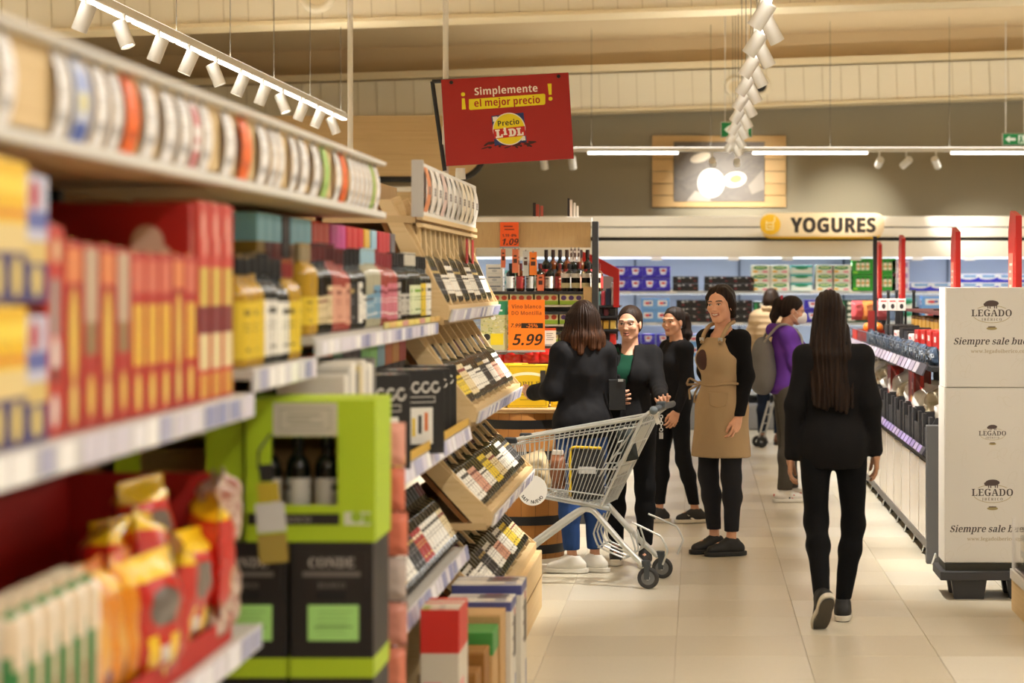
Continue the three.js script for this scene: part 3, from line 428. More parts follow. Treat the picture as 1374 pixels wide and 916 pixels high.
// middle of the upper shelf: bottles in front, gift tubes with coloured lids behind
{
  const rows = [];
  for (let d = 5.56; d < 6.35; d += 0.088) rows.push([d, d < 5.8 ? ['wine', glassGold, LAB.yellow, 0x1b1a19, 'golden dark-capped bottle with yellow label'] : d < 6.17 ? ['wine', glassDark, LAB.white, 0x20201f, 'dark bottle with a tall white label'] : ['spirit', glassGold, LAB.yellow, 0x8a2a22, 'golden bottle with yellow label'], 1.488]);
  for (let d = 6.46; d < 9.38; d += 0.087) {
    const k = d < 6.62 ? ['spirit', glassGold, LAB.yellow, 0x9a8a6a, 'golden bottle with yellow label'] : d < 6.86 ? ['wine', glassDark, LAB.cream, 0x5c1d1c, 'dark bottle with cream and red label'] : d < 7.18 ? ['wine', glassRose, LAB.salmon, 0x4a1718, 'rose-coloured bottle with salmon label'] : d < 7.36 ? ['wine', glassDark, LAB.black, 0x191817, 'dark bottle with black label'] : d < 7.58 ? ['wine', glassDark, LAB.white, 0x191817, 'dark bottle with small white label'] : d < 7.86 ? ['spirit', glassClear, LAB.blue, 0x9fc4d4, 'clear bottle with blue label'] : d < 8.34 ? ['spirit', glassRose, LAB.pink, 0x8a2f36, 'pink bottle with red label'] : d < 8.66 ? ['wine', glassDark, LAB.grey, 0x2a2826, 'dark bottle with grey label'] : d < 9.0 ? ['wine', glassGreen, LAB.green, 0xcfc9b8, 'green bottle with white and green label'] : d < 9.2 ? ['wine', glassDark, LAB.yellow, 0x20201e, 'dark bottle with yellow label'] : ['wine', glassDark, LAB.white, 0x22211f, 'dark bottle with white label'];
    rows.push([d, k, 1.548]);
  }
  rows.forEach(([d, [kind, gl, lab, cap, what], y], i) => C(bottle(kind, gl, lab, cap, (d < 6.4 ? 0.28 : 0.262) + (Math.floor(d * 3) % 3) * 0.006, 0.038, d < 6.2 ? 1 : Math.floor(d * 3.1) % 3), what + ', ' + ord(i) + ' in the front row beyond the red cartons', 'bottle', -1.15, y, -d, rr(-0.6, 0.6), 'front bottles on the upper shelf'));
  const lidc = [[345, 378, 0x9adbf0, 'light blue'], [379, 389, 0x1b1a1c, 'black'], [390, 418, 0x9cdcf2, 'light blue'], [419, 442, 0xe0482a, 'red'], [444, 464, 0xcc3c92, 'magenta'], [465, 488, 0xce2428, 'red'], [489, 497, 0xe4bc4a, 'gold'], [498, 507, 0xa4cce2, 'pale blue'], [508, 523, 0xc62636, 'red'], [525, 545, 0x707078, 'grey'], [546, 558, 0xacd238, 'lime green'], [559, 574, 0x2a9064, 'green'], [575, 586, 0xa89a44, 'olive'], [587, 600, 0x5c3a2c, 'brown']];
  const bodyM = [0x9a8034, 0x5a1c20, 0x7a2a24, 0x302a28, 0x8a6a4a].map((c) => M(c, { roughness: 0.45 })), lc = {}; let bi = 0;
  for (const [p0, p1, c, n] of lidc) { const dA = 3780 / (936 - p0), dB = 3780 / (936 - p1), m = Math.max(1, Math.round((dB - dA) / 0.125)); for (let i = 0; i < m; i++) { const d = lerp2(dA, dB, (i + 0.5) / m), k = lc[n] = (lc[n] ?? -1) + 1, sy = d < 6.35 ? 1.488 : d < 9.38 ? 1.548 : 1.99; if (d > 9.3) continue; C(carton(0.1, Math.round((1.905 - (p0 > 560 ? 0.03 : 0) - sy) * 200) / 200, Math.round(Math.min(0.115, (dB - dA) / m * 0.92) * 200) / 200, bodyM[bi++ % 5], c, 'gift_tube'), 'gift box with ' + n + ' lid behind the front bottles, ' + ord(k) + ' ' + n + ' from near end', 'gift box', -1.31, sy, -d, 0, 'gift boxes behind the bottles'); } }
}
// lower shelf, near end: packets and bags in a red tray
{
  const tr = T('shelf_tray', 'dark red cardboard tray on the lower near shelf behind the snack bags', 'tray', 0, 0, 0);
  const redC = M(0xb41a10, { roughness: 0.6 });
  P(tr, 'back_wall', box(0.01, 0.4, 1.7), redC, -1.5, 1.05, -4.5); P(tr, 'end_wall', box(0.34, 0.4, 0.01), redC, -1.33, 1.05, -5.32); P(tr, 'bottom', box(0.36, 0.006, 1.7), redC, -1.32, 0.853, -4.5); P(tr, 'front_lip', box(0.006, 0.06, 1.0), redC, -1.118, 0.88, -4.85);
  const greenPack = printTex(96, 128, (g, w, h) => { g.fillStyle = '#d9c4a4'; g.fillRect(0, 0, w, h); g.fillStyle = '#2f7a3c'; g.fillRect(0, 40, 26, 88); g.fillRect(78, 30, 18, 98); g.fillStyle = '#c98f7a'; g.fillRect(36, 60, 32, 40); g.fillStyle = '#e6dccb'; g.fillRect(26, 0, 52, 40); });
  const pk = proto('crispbread_packet'); P(pk, 'wrapper', new RoundedBoxGeometry(0.12, 0.31, 0.085, 3, 0.035), greenPack, 0, 0.155, 0); P(pk, 'fold', box(0.05, 0.012, 0.07, 0.004), M(0xd8c6a8), 0, 0.312, 0);
  for (let i = 0; i < 6; i++) C(pk, 'green and cream crispbread packet, ' + ord(i) + ' from the picture edge on the lower near shelf', 'packet', -1.18, 0.848, -3.72 - i * 0.092, 0, 'crispbread packets');
  const foil = (fn) => M(0xffffff, { map: cv(128, 160, fn), roughness: 0.28, clearcoat: 0.6, clearcoatRoughness: 0.2 });
  const orangeBag = foil((g, w, h) => { g.fillStyle = '#df8a12'; g.fillRect(0, 0, w, h); g.fillStyle = '#eec02a'; g.fillRect(10, 8, 60, 26); g.fillStyle = '#e6a94a'; g.beginPath(); g.ellipse(56, 84, 34, 30, 0, 0, 7); g.fill(); g.fillStyle = '#3f2f6a'; g.beginPath(); g.arc(88, 120, 11, 0, 7); g.fill(); g.fillStyle = '#cf3a26'; g.fillRect(20, 2, 50, 8); g.fillStyle = '#d9a64e'; g.fillRect(10, 136, 100, 18); });
  const redBag = foil((g, w, h) => { g.fillStyle = '#c41c10'; g.fillRect(0, 0, w, h); g.fillStyle = '#efc618'; g.fillRect(0, 0, w, 28); g.fillRect(20, 96, 26, 64); g.fillRect(74, 100, 22, 60); g.fillStyle = '#6a6058'; g.beginPath(); g.ellipse(64, 64, 40, 24, 0, 0, 7); g.fill(); g.fillStyle = '#d8cfc4'; g.fillRect(48, 112, 24, 20); });
  const palebag = foil((g, w, h) => { g.fillStyle = '#b99c8c'; g.fillRect(0, 0, w, h); speckle(g, w, h, 260, ['#efe4d8', '#8a4a3e', '#d8b8a4'], 0.9, 14); g.fillStyle = '#9a4a3e'; g.fillRect(34, 84, 40, 18); });
  for (let i = 0; i < 4; i++) { const t = T('snack_bag', 'shiny orange snack bag, ' + ord(i) + ' beside the green packets', 'snack bag', -1.19 + rr(-0.02, 0.02), 1.003, -4.22 - i * 0.115, Math.PI / 2 + rr(-0.15, 0.15), 'orange snack bags'); P(t, 'bag', pillow(0.18, 0.3 + i * 0.001, 0.1), orangeBag, 0, 0, 0, rr(-0.08, 0.02)); }
  for (let i = 0; i < 9; i++) { const up = i % 3 === 2 ? 0.07 : 0; const t = T('snack_bag', 'red and yellow snack bag, ' + ord(i) + ' after the orange bags', 'snack bag', -1.15 + rr(-0.02, 0.02) - (i % 2) * 0.1, 1.01 + up + (i % 2) * 0.05, -4.62 - i * 0.07, Math.PI / 2 + rr(-0.5, 0.5), 'red snack bags'); P(t, 'bag', pillow(0.18, 0.27 + i * 0.0013, 0.09, 0.012), redBag, 0, 0, 0, rr(-0.2, 0.1), 0, rr(-0.25, 0.25)); }
  for (let i = 0; i < 4; i++) { const t = T('snack_bag', 'pale speckled snack bag, ' + ord(i) + ' of the column beside the green wine case', 'snack bag', -1.14 + rr(-0.02, 0.02), 0.955 + Math.floor(i / 2) * 0.2, -5.24 - (i % 2) * 0.15, Math.PI / 2 + rr(-0.4, 0.4), 'pale snack bags'); P(t, 'bag', pillow(0.15, 0.2 + i * 0.001, 0.08, 0.014), palebag, 0, 0, 0, 0, 0, rr(-0.12, 0.12)); }
}
// green and black wine cases, stacked facing the camera
{
  const lime = M(0xa9c41c, { roughness: 0.5 }), caseBlack = M(0x17120f, { roughness: 0.5 }), limeLabel = printTex(128, 96, (g, w, h) => { g.fillStyle = '#a6dc7c'; g.fillRect(0, 0, w, h); lines(g, 14, 16, 100, 6, 12, '#86b862', 3); g.fillStyle = '#6f9f50'; g.fillRect(16, 56, 96, 5); });
  const condeTex = printTex(256, 128, (g, w, h) => { g.fillStyle = '#17120f'; g.fillRect(0, 0, w, h); g.fillStyle = '#b4aea6'; g.textAlign = 'center'; g.font = 'bold 46px serif'; g.fillText('CONDE', w / 2, 48); g.fillStyle = '#8a847e'; g.font = '26px serif'; g.fillText('BIANCO', w / 2, 118); g.fillStyle = '#6a645e'; g.fillRect(24, 62, 208, 18); });
  const blancoTex = printTex(256, 32, (g, w, h) => { g.fillStyle = '#17120f'; g.fillRect(0, 0, w, h); g.fillStyle = '#9a948c'; g.textAlign = 'center'; g.font = 'bold 24px serif'; g.fillText('BIANCO', w / 2, 25); });
  const paleLabel = printTex(128, 64, (g, w, h) => { g.fillStyle = '#bdb8a6'; g.fillRect(0, 0, w, h); g.strokeStyle = '#8a8574'; g.lineWidth = 2; g.strokeRect(14, 12, 100, 40); lines(g, 24, 22, 80, 3, 9, '#8f8a78', 3); });
  const D = 0.3, lower = proto('wine_case');
  P(lower, 'body', box(0.222, 0.38, D, 0.004), caseBlack, 0, 0.19, 0); P(lower, 'green_band', box(0.224, 0.052, D + 0.002), lime, 0, 0.045, 0); P(lower, 'title_print', box(0.19, 0.1, 0.002), condeTex, 0, 0.3, D / 2 + 0.001);
  P(lower, 'lot_label', box(0.135, 0.095, 0.002), limeLabel, 0.005, 0.2 - 0.0, D / 2 + 0.002).position.y = 0.165; P(lower, 'hand_hole', new THREE.ExtrudeGeometry(roundRectShape(0.085, 0.026, 0.012), { depth: 0.002, bevelEnabled: false }), M(0x050404), 0, 0.238, D / 2);
  const zf = -5.95 - D / 2, y0 = 1.012 - 0.38;
  C(lower, 'black wine case with green band and label, right one under the green window case', 'wine case', -0.974, y0, zf, 0, 'black wine cases'); C(lower, 'black wine case with green label partly hidden by the snack bags', 'wine case', -1.205, y0, zf, 0, 'black wine cases');
  C(lower, 'black wine case lowest in the stack beneath the labelled case', 'wine case', -0.974, y0 - 0.382, zf, 0, 'black wine cases'); C(lower, 'black wine case lowest in the stack beneath the half hidden case', 'wine case', -1.205, y0 - 0.382, zf, 0, 'black wine cases');
  const pal = T('display_pallet', 'low black pallet carrying the stacked wine cases', 'pallet', -1.09, 0, zf); P(pal, 'deck', box(0.47, 0.04, 0.4, 0.005), darkMetal, 0, 0.228, 0); for (const s of [-1, 1]) P(pal, 'runner', box(0.06, 0.208, 0.4), darkMetal, s * 0.2, 0.104, 0);
  const inside = M(0xffffff, { map: texKraft, roughness: 0.8 });
  function windowCase(label, x, z) {
    const t = T('wine_case', label, 'wine case', x, 1.0125, z, 0, 'green window cases'), w = 0.345, h = 0.378;
    const s = new THREE.Shape([[-w / 2, 0], [w / 2, 0], [w / 2, h], [-w / 2, h]].map((p) => new THREE.Vector2(...p))), hole = new THREE.Path([[-0.105, 0.098], [0.072, 0.098], [0.072, 0.28], [-0.105, 0.28]].map((p) => new THREE.Vector2(...p))); s.holes.push(hole);
    P(t, 'front_panel', new THREE.ExtrudeGeometry(s, { depth: 0.006, bevelEnabled: false }), lime, 0, 0, D / 2 - 0.006);
    for (const sx of [-1, 1]) P(t, 'side_panel', box(0.005, h, D - 0.006), lime, sx * (w / 2 - 0.0025), h / 2, -0.003);
    P(t, 'back_panel', box(w - 0.01, h, 0.005), inside, 0, h / 2, -D / 2 + 0.0025); P(t, 'top_panel', box(w - 0.01, 0.005, D - 0.006), lime, 0, h - 0.0025, -0.003); P(t, 'bottom_panel', box(w - 0.01, 0.005, D - 0.006), inside, 0, 0.0025, -0.003);
    P(t, 'inner_divider', box(w - 0.012, h * 0.6, 0.004), inside, 0, h * 0.3 + 0.006, -0.03);
    P(t, 'pale_label', box(0.17, 0.088, 0.002), paleLabel, -0.014, 0.326, D / 2 + 0.001); P(t, 'black_band', box(0.245, 0.03, 0.002), blancoTex, -0.045, 0.06, D / 2 + 0.001); P(t, 'corner_sticker', box(0.07, 0.034, 0.002), printTex(64, 32, (g, w, h) => { g.fillStyle = '#cfd2c2'; g.fillRect(0, 0, w, h); g.fillStyle = '#93b32a'; g.beginPath(); g.arc(30, 12, 14, 0, 7); g.fill(); g.fillRect(46, 4, 18, 24); }), 0.125, 0.062, D / 2 + 0.0015);
    return t;
  }
  windowCase('bright green wine case with a window showing dark bottles', -1.03, zf); windowCase('bright green wine case mostly hidden behind the snack bags', -1.385, zf - 0.02);
  for (let i = 0; i < 4; i++) C(bottle('wine', glassDark, LAB.grey, 0x161514, 0.3, 0.034), 'dark wine bottle behind the window of the green case, ' + ord(i) + ' from the wooden back', 'bottle', -1.152 + i * 0.078, 1.019, zf + 0.085, rr(-0.5, 0.5), 'bottles in the window case');
  const ht = T('hanging_tag', 'white and yellow hanging price tag in front of the green case', 'tag', X(357, 5.78), 0, -5.78); const th = [[0.11, 0x1b1a18, 0.035, 0.045], [0.06, 0xb9a22a, 0.055, 0.05], [-0.005, 0xc9c7c2, 0.075, 0.075], [-0.085, 0xa08a3a, 0.075, 0.075]];
  th.forEach(([dy, c, w, h], i) => P(ht, ['clip', 'header_strip', 'price_sheet', 'footer_strip'][i], box(w, h, 0.003), M(c), i * 0.006, 1.03 + 0.07 + dy, 0, 0, 0, 0.09)); P(ht, 'arm', bar([-0.02, 1.265, 0], [-0.02, 1.22, 0], 0.003), darkMetal); P(ht, 'arm', bar([-0.02, 1.265, 0], [-0.02, 1.3, -0.16], 0.003), darkMetal);
  // clip strip of salmon-coloured packets
  const cs = T('clip_strip', 'hanging strip of salmon pink packets at the corner beside the green case', 'display strip', -0.915, 0, -6.62); P(cs, 'strip', box(0.03, 1.22, 0.004), M(0x6a4034), 0, 0.67, -0.02); P(cs, 'foot', box(0.2, 0.06, 0.2, 0.01), darkMetal, 0, 0.03, -0.02);
  for (let i = 0; i < 9; i++) P(cs, 'packet', pillow(0.105, 0.128, 0.035, 0.005), M(pick([0xdd8468, 0xd5765a, 0xe0a08c, 0xb8a89e, 0xcf8a78]), { roughness: 0.4 }), rr(-0.006, 0.006), 1.225 - i * 0.133, 0.004);
}
// middle and lower shelves beyond the cases
{
  const greyBook = [0xd8d4c8, 0xb9b6ac, 0xe4e0d4, 0x6f6c66, 0xc8b98a].map((c) => M(c, { roughness: 0.55 }));
  for (let i = 0; i < 9; i++) C(carton(0.2, 0.34 + (i % 3) * 0.015, 0.062, greyBook[i % 5], undefined, 'slim_carton'), 'slim pale carton, ' + ord(i) + ' in the row above the green window case', 'carton', -1.12, 1.093, -6.5 - i * 0.07, 0, 'slim pale cartons');
  const gift = printTex(192, 192, (g, w, h) => { g.fillStyle = '#14110f'; g.fillRect(0, 0, w, h); g.strokeStyle = '#d8d4cc'; g.lineWidth = 5; for (let i = 0; i < 6; i++) { g.beginPath(); g.arc(26 + i * 28, 40, 11, 0, 5.5); g.stroke(); } g.lineWidth = 2; g.strokeRect(28, 62, 136, 12); g.fillStyle = '#e2dfd6'; g.fillRect(34, 86, 124, 84); const c = ['#3f8fb0', '#c0342c', '#4f9a3a', '#e0c24a', '#2b2b2b', '#d06a2a']; for (let i = 0; i < 6; i++) { g.fillStyle = c[i]; g.fillRect(44 + i * 18, 110 - (i % 3) * 6, 10, 42); } });
  [[520, 7.32, 0.24, 0.31], [566, 8.0, 0.25, 0.3], [574, 8.45, 0.2, 0.28], [585, 8.85, 0.2, 0.27], [594, 9.2, 0.2, 0.27]].forEach(([px, d, w, h], i) => C(carton(w, h, 0.14, gift, undefined, 'gift_carton'), 'black gift carton with white pictured label, ' + ord(i) + ' on the middle shelf before the wine rack', 'carton', X(px, d) - 0.06, 1.093, -d, 0.45, 'black gift cartons'));
  const tops = [[0xc8632a, 'orange'], [0x1f7a4a, 'green'], [0x1a1918, 'black'], [0x1c1a19, 'black'], [0x7dc46a, 'light green'], [0x84c96e, 'light green'], [0x8fbccc, 'light blue'], [0xb8622a, 'rust'], [0xc28a3c, 'ochre'], [0xa2302a, 'dark red']];
  tops.forEach(([c, n], i) => C(carton(0.16, 0.375, 0.19, M(0x2a2420), c, 'gift_tube'), 'box with ' + n + ' top behind the black gift cartons, ' + ord(i) + ' from the near end', 'gift box', -1.28, 1.093, -7.25 - i * 0.205, 0, 'boxes behind the gift cartons'));
  const lowLab = [LAB.white, LAB.white, LAB.cream, LAB.white, LAB.black, LAB.red];
  for (let i = 0; i < 26; i++) C(bottle('wine', glassDark, lowLab[Math.floor(i / 3) % 6], [0x1c1b1a, 0x1c1b1a, 0x4a1518][Math.floor(i / 3) % 3], 0.3, 0.037), ['dark', 'black'][0] + ' wine bottle leaning on the low shelf beyond the pink strip, ' + ord(i) + ' from near end', 'bottle', -1.02, 0.612, -7.05 - i * 0.09, 0, 'bottles leaning on the low shelf', 0, 0.55);
  const lc = [[0x6f9a3a, 'green'], [0xe0dcd4, 'white'], [0x3a4a9a, 'blue'], [0x8a1f22, 'red'], [0xb9b6b0, 'grey'], [0xd9d4c4, 'cream']];
  for (let i = 0; i < 12; i++) C(carton(0.12, 0.36, 0.17, M(lc[i % 6][0], { roughness: 0.5 }), undefined, 'slim_carton'), lc[i % 6][1] + ' carton behind the leaning bottles, ' + ord(i) + ' from the near end', 'carton', -1.37, 0.594, -7.05 - i * 0.19, 0, 'cartons behind the leaning bottles');
  // cartons standing on the floor in front
  const kraft = M(0xffffff, { map: texKraft, roughness: 0.7 }), whiteC = printTex(128, 128, (g, w, h) => { g.fillStyle = '#d2cbbb'; g.fillRect(0, 0, w, h); g.fillStyle = '#8d8476'; lines(g, 20, 24, 70, 3, 16, '#8d8476', 4); g.fillStyle = '#39508e'; g.fillRect(96, 84, 22, 28); g.fillStyle = '#4a4f86'; g.fillRect(0, 0, w, 10); g.fillStyle = '#3a2c22'; g.fillRect(60, 20, 56, 44); g.fillStyle = '#a8342c'; g.fillRect(70, 12, 34, 7); });
  const redTop = printTex(128, 128, (g, w, h) => { g.fillStyle = '#c9c0ae'; g.fillRect(0, 0, w, h); g.fillStyle = '#c02418'; g.fillRect(0, 0, w, 30); g.fillStyle = '#d88a8a'; g.fillRect(10, 50, 60, 14); g.fillStyle = '#7f9a3a'; g.fillRect(6, 76, 24, 52); g.fillStyle = '#a39a8a'; g.fillRect(60, 76, 20, 52); });
  const gold = M(0xc3a55a, { map: texKraft, roughness: 0.6 });
  const fl = [[-0.855, 0.13, 0.62, 0.28, -7.55, redTop, 'white and red wine carton standing nearest on the floor'], [-0.87, 0.2, 0.34, 0.2, -7.86, gold, 'gold wine carton behind the red and white one'], [-0.87, 0.22, 0.38, 0.2, -8.07, gold, 'gold wine carton second in the floor row'], [-0.865, 0.23, 0.42, 0.22, -8.29, kraft, 'kraft wine carton in the middle of the floor row'], [-0.86, 0.24, 0.45, 0.22, -8.52, kraft, 'kraft wine carton before the white cartons on the floor'], [-0.85, 0.26, 0.47, 0.24, -8.76, whiteC, 'white wine carton with blue mark on the floor'], [-0.84, 0.28, 0.5, 0.26, -9.03, whiteC, 'white wine carton farthest along the floor row']];
  fl.forEach(([x, w, h, d, z, m, lb], i) => C(carton(w, h, d, m, i === 3 ? 0x3f8a3a : undefined, 'wine_carton'), lb, 'carton', x, 0, z, 0, 'wine cartons on the floor'));
}
// the slatted wine rack at the end of the unit
{
  const d0 = 9.42, d1 = 11.75, L = d1 - d0, zc = -(d0 + d1) / 2;
  const g = T('wine_rack', 'slatted wooden wine rack with four sloping tiers at the end of the shelf unit', 'wine rack', 0, 0, 0);
  P(g, 'back_board', box(0.04, 2.2, L), woodV, -1.6, 1.1, zc);
  const plank = (x, y, w, h, len = L) => { const b = box(w, h, len, 0.003); return b; };
  P(g, 'plinth', box(0.7, 0.3, L, 0.004), pine, -1.168, 0.15, zc); P(g, 'plinth_groove', box(0.004, 0.006, L), M(0x8a6d43), -0.817, 0.17, zc); P(g, 'plinth_foot', box(0.66, 0.03, L - 0.02), darkMetal, -1.19, 0.012, zc);
  const tiers = [[-0.9, 0.31, 0.78], [-0.92, 0.71, 0.74], [-0.985, 1.145, 0.6], [-1.1, 1.575, 0.4]];   // foot x, foot y, lean
  const lab = [['white', ''], ['white', ''], ['black', ''], ['white', ''], ['salmon', ''], ['white', ''], ['yellow', ''], ['cream', '']], tn = ['lowest', 'second', 'third', 'top'];
  tiers.forEach(([x, y, a], k) => {
    const dx = -Math.sin(a), dy = Math.cos(a), len = k === 3 ? 0.52 : 0.58;
    P(g, 'tier_rail', box(0.035, 0.05, L), pine, x + 0.035, y + 0.005, zc); if (k) { P(g, 'tier_shelf', box(0.5, 0.03, L), wood, x - 0.22, y - 0.035, zc, 0, 0, 0); rail(g, x + 0.058, y - 0.012, d0 + 0.02, d1 - 0.02, 0.055, 0.075, ticketMats, -0.25); }
    const back = P(g, 'sloping_board', box(0.02, len, L - 0.02), M(0xb08a5c, { map: texWoodV, roughness: 0.7 }), x - 0.055 + dx * len / 2, y + dy * len / 2 - 0.02, zc, 0, 0, a);
    const slat = box(0.03, len, 0.014, 0.003), tallSlat = box(0.088, len, 0.014, 0.003); for (let i = 0; i <= 24; i += 1) { const big = i % 3 === 0, o = big ? 0.03 : 0; P(g, 'slat', big ? tallSlat : slat, pine, x - 0.026 + dx * len / 2 + o * dy, y + dy * len / 2 - 0.012 - o * dx, -d0 - 0.035 - i * (L - 0.07) / 24, 0, 0, a); }
    for (const z of [-d0 - 0.01, -d1 + 0.01]) P(g, 'side_cheek', prism([[x + 0.05, y - 0.03], [x + 0.05, y + 0.03], [x + 0.01 + dx * len, y + dy * len], [x - 0.05 + dx * len, y + dy * len], [x - 0.02, y - 0.03]], 0.018), pine, 0, 0, z);
    for (let i = 0; i < 24; i++) { const f = Math.floor(i / 3), [lk, ln] = lab[(f + k * 3) % 8]; C(bottle('wine', (f + k) % 3 ? glassDark : glassGreen, LAB[k === 3 ? (f % 3 ? 'white' : 'black') : lk], [0x1a1918, 0x3c1214, 0x24221f, 0x6a5a34][(f + k) % 4], 0.305 - (f % 3) * 0.006, 0.037, (f * 2 + k) % 3), 'wine bottle with ' + (k === 3 ? (f % 3 ? 'white' : 'black') : lk) + ' label on the ' + tn[k] + ' rack tier, ' + ord(i) + ' from the near end', 'bottle', x - 0.0 + dx * 0.004, y + 0.034, -d0 - 0.035 - (i + 0.5) * (L - 0.07) / 24, 0, 'wine bottles in the slatted rack', 0, a); }
  });
  const hx = -1.175, hy = 2.1; P(g, 'header_board', box(0.02, 0.22, L), white, hx, hy, zc); P(g, 'header_end', box(0.05, 0.24, 0.016), M(0xb9b6ae), hx - 0.005, hy, -d0 + 0.0); P(g, 'header_rail', box(0.026, 0.02, L), pine, hx + 0.004, 1.978, zc); P(g, 'header_rail', box(0.026, 0.016, L), pine, hx + 0.004, 1.945, zc); P(g, 'canopy_board', box(0.42, 0.03, L), wood, -1.4, 1.97, zc);
  const sl = box(0.018, 0.36, 0.03, 0.003); for (let i = 0; i < 13; i++) P(g, 'header_slat', sl, pine, hx + 0.0, 1.78, -d0 - 0.06 - i * (L - 0.1) / 12.2, 0, 0, 0.06);
  const cw = [['orange', 0xd98a5a], ['white', 0xe6ded4], ['white', 0xe9e3da], ['pinkish', 0xd6bcb2], ['white', 0xdcd8d2], ['white', 0xe6e2da], ['grey printed', 0xc4bdb2], ['cream', 0xe8dcc4], ['cream', 0xeadfc8], ['cream', 0xe6dac0], ['white', 0xece6da]]; const cc = {};
  cw.forEach(([n, c], i) => { const k = cc[n] = (cc[n] ?? -1) + 1; const t = T('price_card', n + ' price card on the wine rack header, ' + ord(k) + ' ' + n + ' one from near end', 'price card', hx + 0.012, hy, -d0 - 0.12 - i * 0.205, 0, 'price cards on the wine rack header'); P(t, 'card', bowed(0.13, 0.19, 0.02), M(c)); for (let q = 0; q < 3; q++) P(t, 'print_line', box(0.001, 0.01, 0.07), M(0x7a716a), 0.0205, q * 0.012 - 0.016, 0); });
  for (let i = 0; i < 2; i++) TM('red_ticket', 'small red ticket clipped to the slats above the top bottles, ' + ord(i) + ' from the near end', 'ticket', box(0.004, 0.12, 0.09), M(0xb0241c), hx + 0.03, 1.86, -11.1 - i * 0.28);
}
// ---------- red hanging sign ----------
{
  const d = 14.3, sc = d / FPX, cxp = 681, cyp = 160, t = T('hanging_sign', 'tilted red hanging sign with yellow and white lettering over the aisle', 'sign', X(cxp, d), Y(cyp, d), -d);
  const w = 171 * sc, h = 116 * sc;
  const tx = cv(1024, 700, (g, W, H) => {
    g.fillStyle = '#a3170f'; g.fillRect(0, 0, W, H); g.textBaseline = 'middle'; g.textAlign = 'center';
    g.fillStyle = '#f0e6da'; g.font = 'bold 82px sans-serif'; g.save(); g.translate(515, 112); g.scale(0.98, 1); g.fillText('Simplemente', 0, 0); g.restore();
    g.fillStyle = '#e8d80e'; g.beginPath(); g.moveTo(212, 170); g.lineTo(812, 160); g.quadraticCurveTo(830, 160, 828, 180); g.lineTo(824, 236); g.quadraticCurveTo(822, 250, 806, 250); g.lineTo(226, 258); g.quadraticCurveTo(206, 258, 208, 240); g.fill();
    g.fillStyle = '#a3170f'; g.font = 'bold 80px sans-serif'; g.save(); g.translate(518, 206); g.scale(0.92, 1); g.fillText('el mejor precio', 0, 0); g.restore();
    g.fillStyle = '#e8d80e'; g.font = 'bold 190px sans-serif'; g.fillText('¡', 168, 150); g.fillText('!', 868, 152);
    g.fillStyle = '#3c0806'; for (let i = 0; i < 26; i++) { g.beginPath(); g.ellipse(510 + rr(-190, 190), 560 + rr(-26, 26), rr(8, 40), rr(4, 12), rr(-0.6, 0.6), 0, 7); g.fill(); }
    g.save(); g.translate(520, 430); g.rotate(-0.05); g.fillStyle = '#23356e'; g.fillRect(-130, -120, 260, 240); g.fillStyle = '#e9e4dc'; g.fillRect(-122, -112, 40, 40); g.fillRect(88, 70, 34, 36);
    g.fillStyle = '#e9e4dc'; g.beginPath(); g.arc(0, 0, 132, 0, 7); g.fill(); g.fillStyle = '#ecd80c'; g.beginPath(); g.arc(0, 0, 124, 0, 7); g.fill(); g.fillStyle = '#c01a12'; g.fillRect(-128, -10, 256, 78);
    g.fillStyle = '#2a2116'; g.font = 'bold 60px sans-serif'; g.fillText('Precio', 0, -52); g.fillStyle = '#f6efe6'; g.font = 'bold 78px sans-serif'; g.strokeStyle = '#f6efe6'; g.lineWidth = 8; for (const [c, x, y, s] of [['L', -84, 30, 84], ['i', -34, 18, 70], ['D', 24, 32, 78], ['L', 86, 32, 78]]) { g.font = 'bold ' + s + 'px serif'; g.fillText(c, x, y); g.strokeText(c, x, y); } g.restore();
  });
  const side = M(0x98140d, { roughness: 0.5 }), face = M(0xffffff, { map: tx, roughness: 0.5 });
  const board = new THREE.Group(); board.name = 'sign_board'; t.add(board); board.rotation.set(0, 0.05, 0.062, 'ZYX');
  P(board, 'panel', box(w, h, 0.018, 0.003), side); P(board, 'print', box(w * 0.995, h * 0.995, 0.002), face, 0, 0, 0.0095);
  for (const s of [-0.42, 0.42]) P(board, 'screw', cyl(0.012, 0.012, 0.01, 12), black, s * w, h * 0.46, 0.014, Math.PI / 2);
  const fr = darkMetal, L = -w / 2 - 0.05;
  P(t, 'frame', merge([bar([L - 0.03, h / 2 - 0.03, -0.05], [L + 0.05, -h / 2 - 0.05, -0.05], 0.014), bar([L - 0.03, h / 2 - 0.03, -0.05], [0.2, h / 2 - 0.01, -0.05], 0.014), bar([0.2, h / 2 - 0.01, -0.05], [0.2, -h / 2 + 0.1, -0.05], 0.014)]), fr);
  P(t, 'pole_clamp', box(0.05, 0.12, 0.07, 0.006), white, X(598, d) - X(cxp, d), -0.1, -0.05); P(t, 'pole_end', cyl(0.03, 0.035, 0.07, 14), white, X(617, d) - X(cxp, d), -h / 2 - 0.07, -0.03);
}
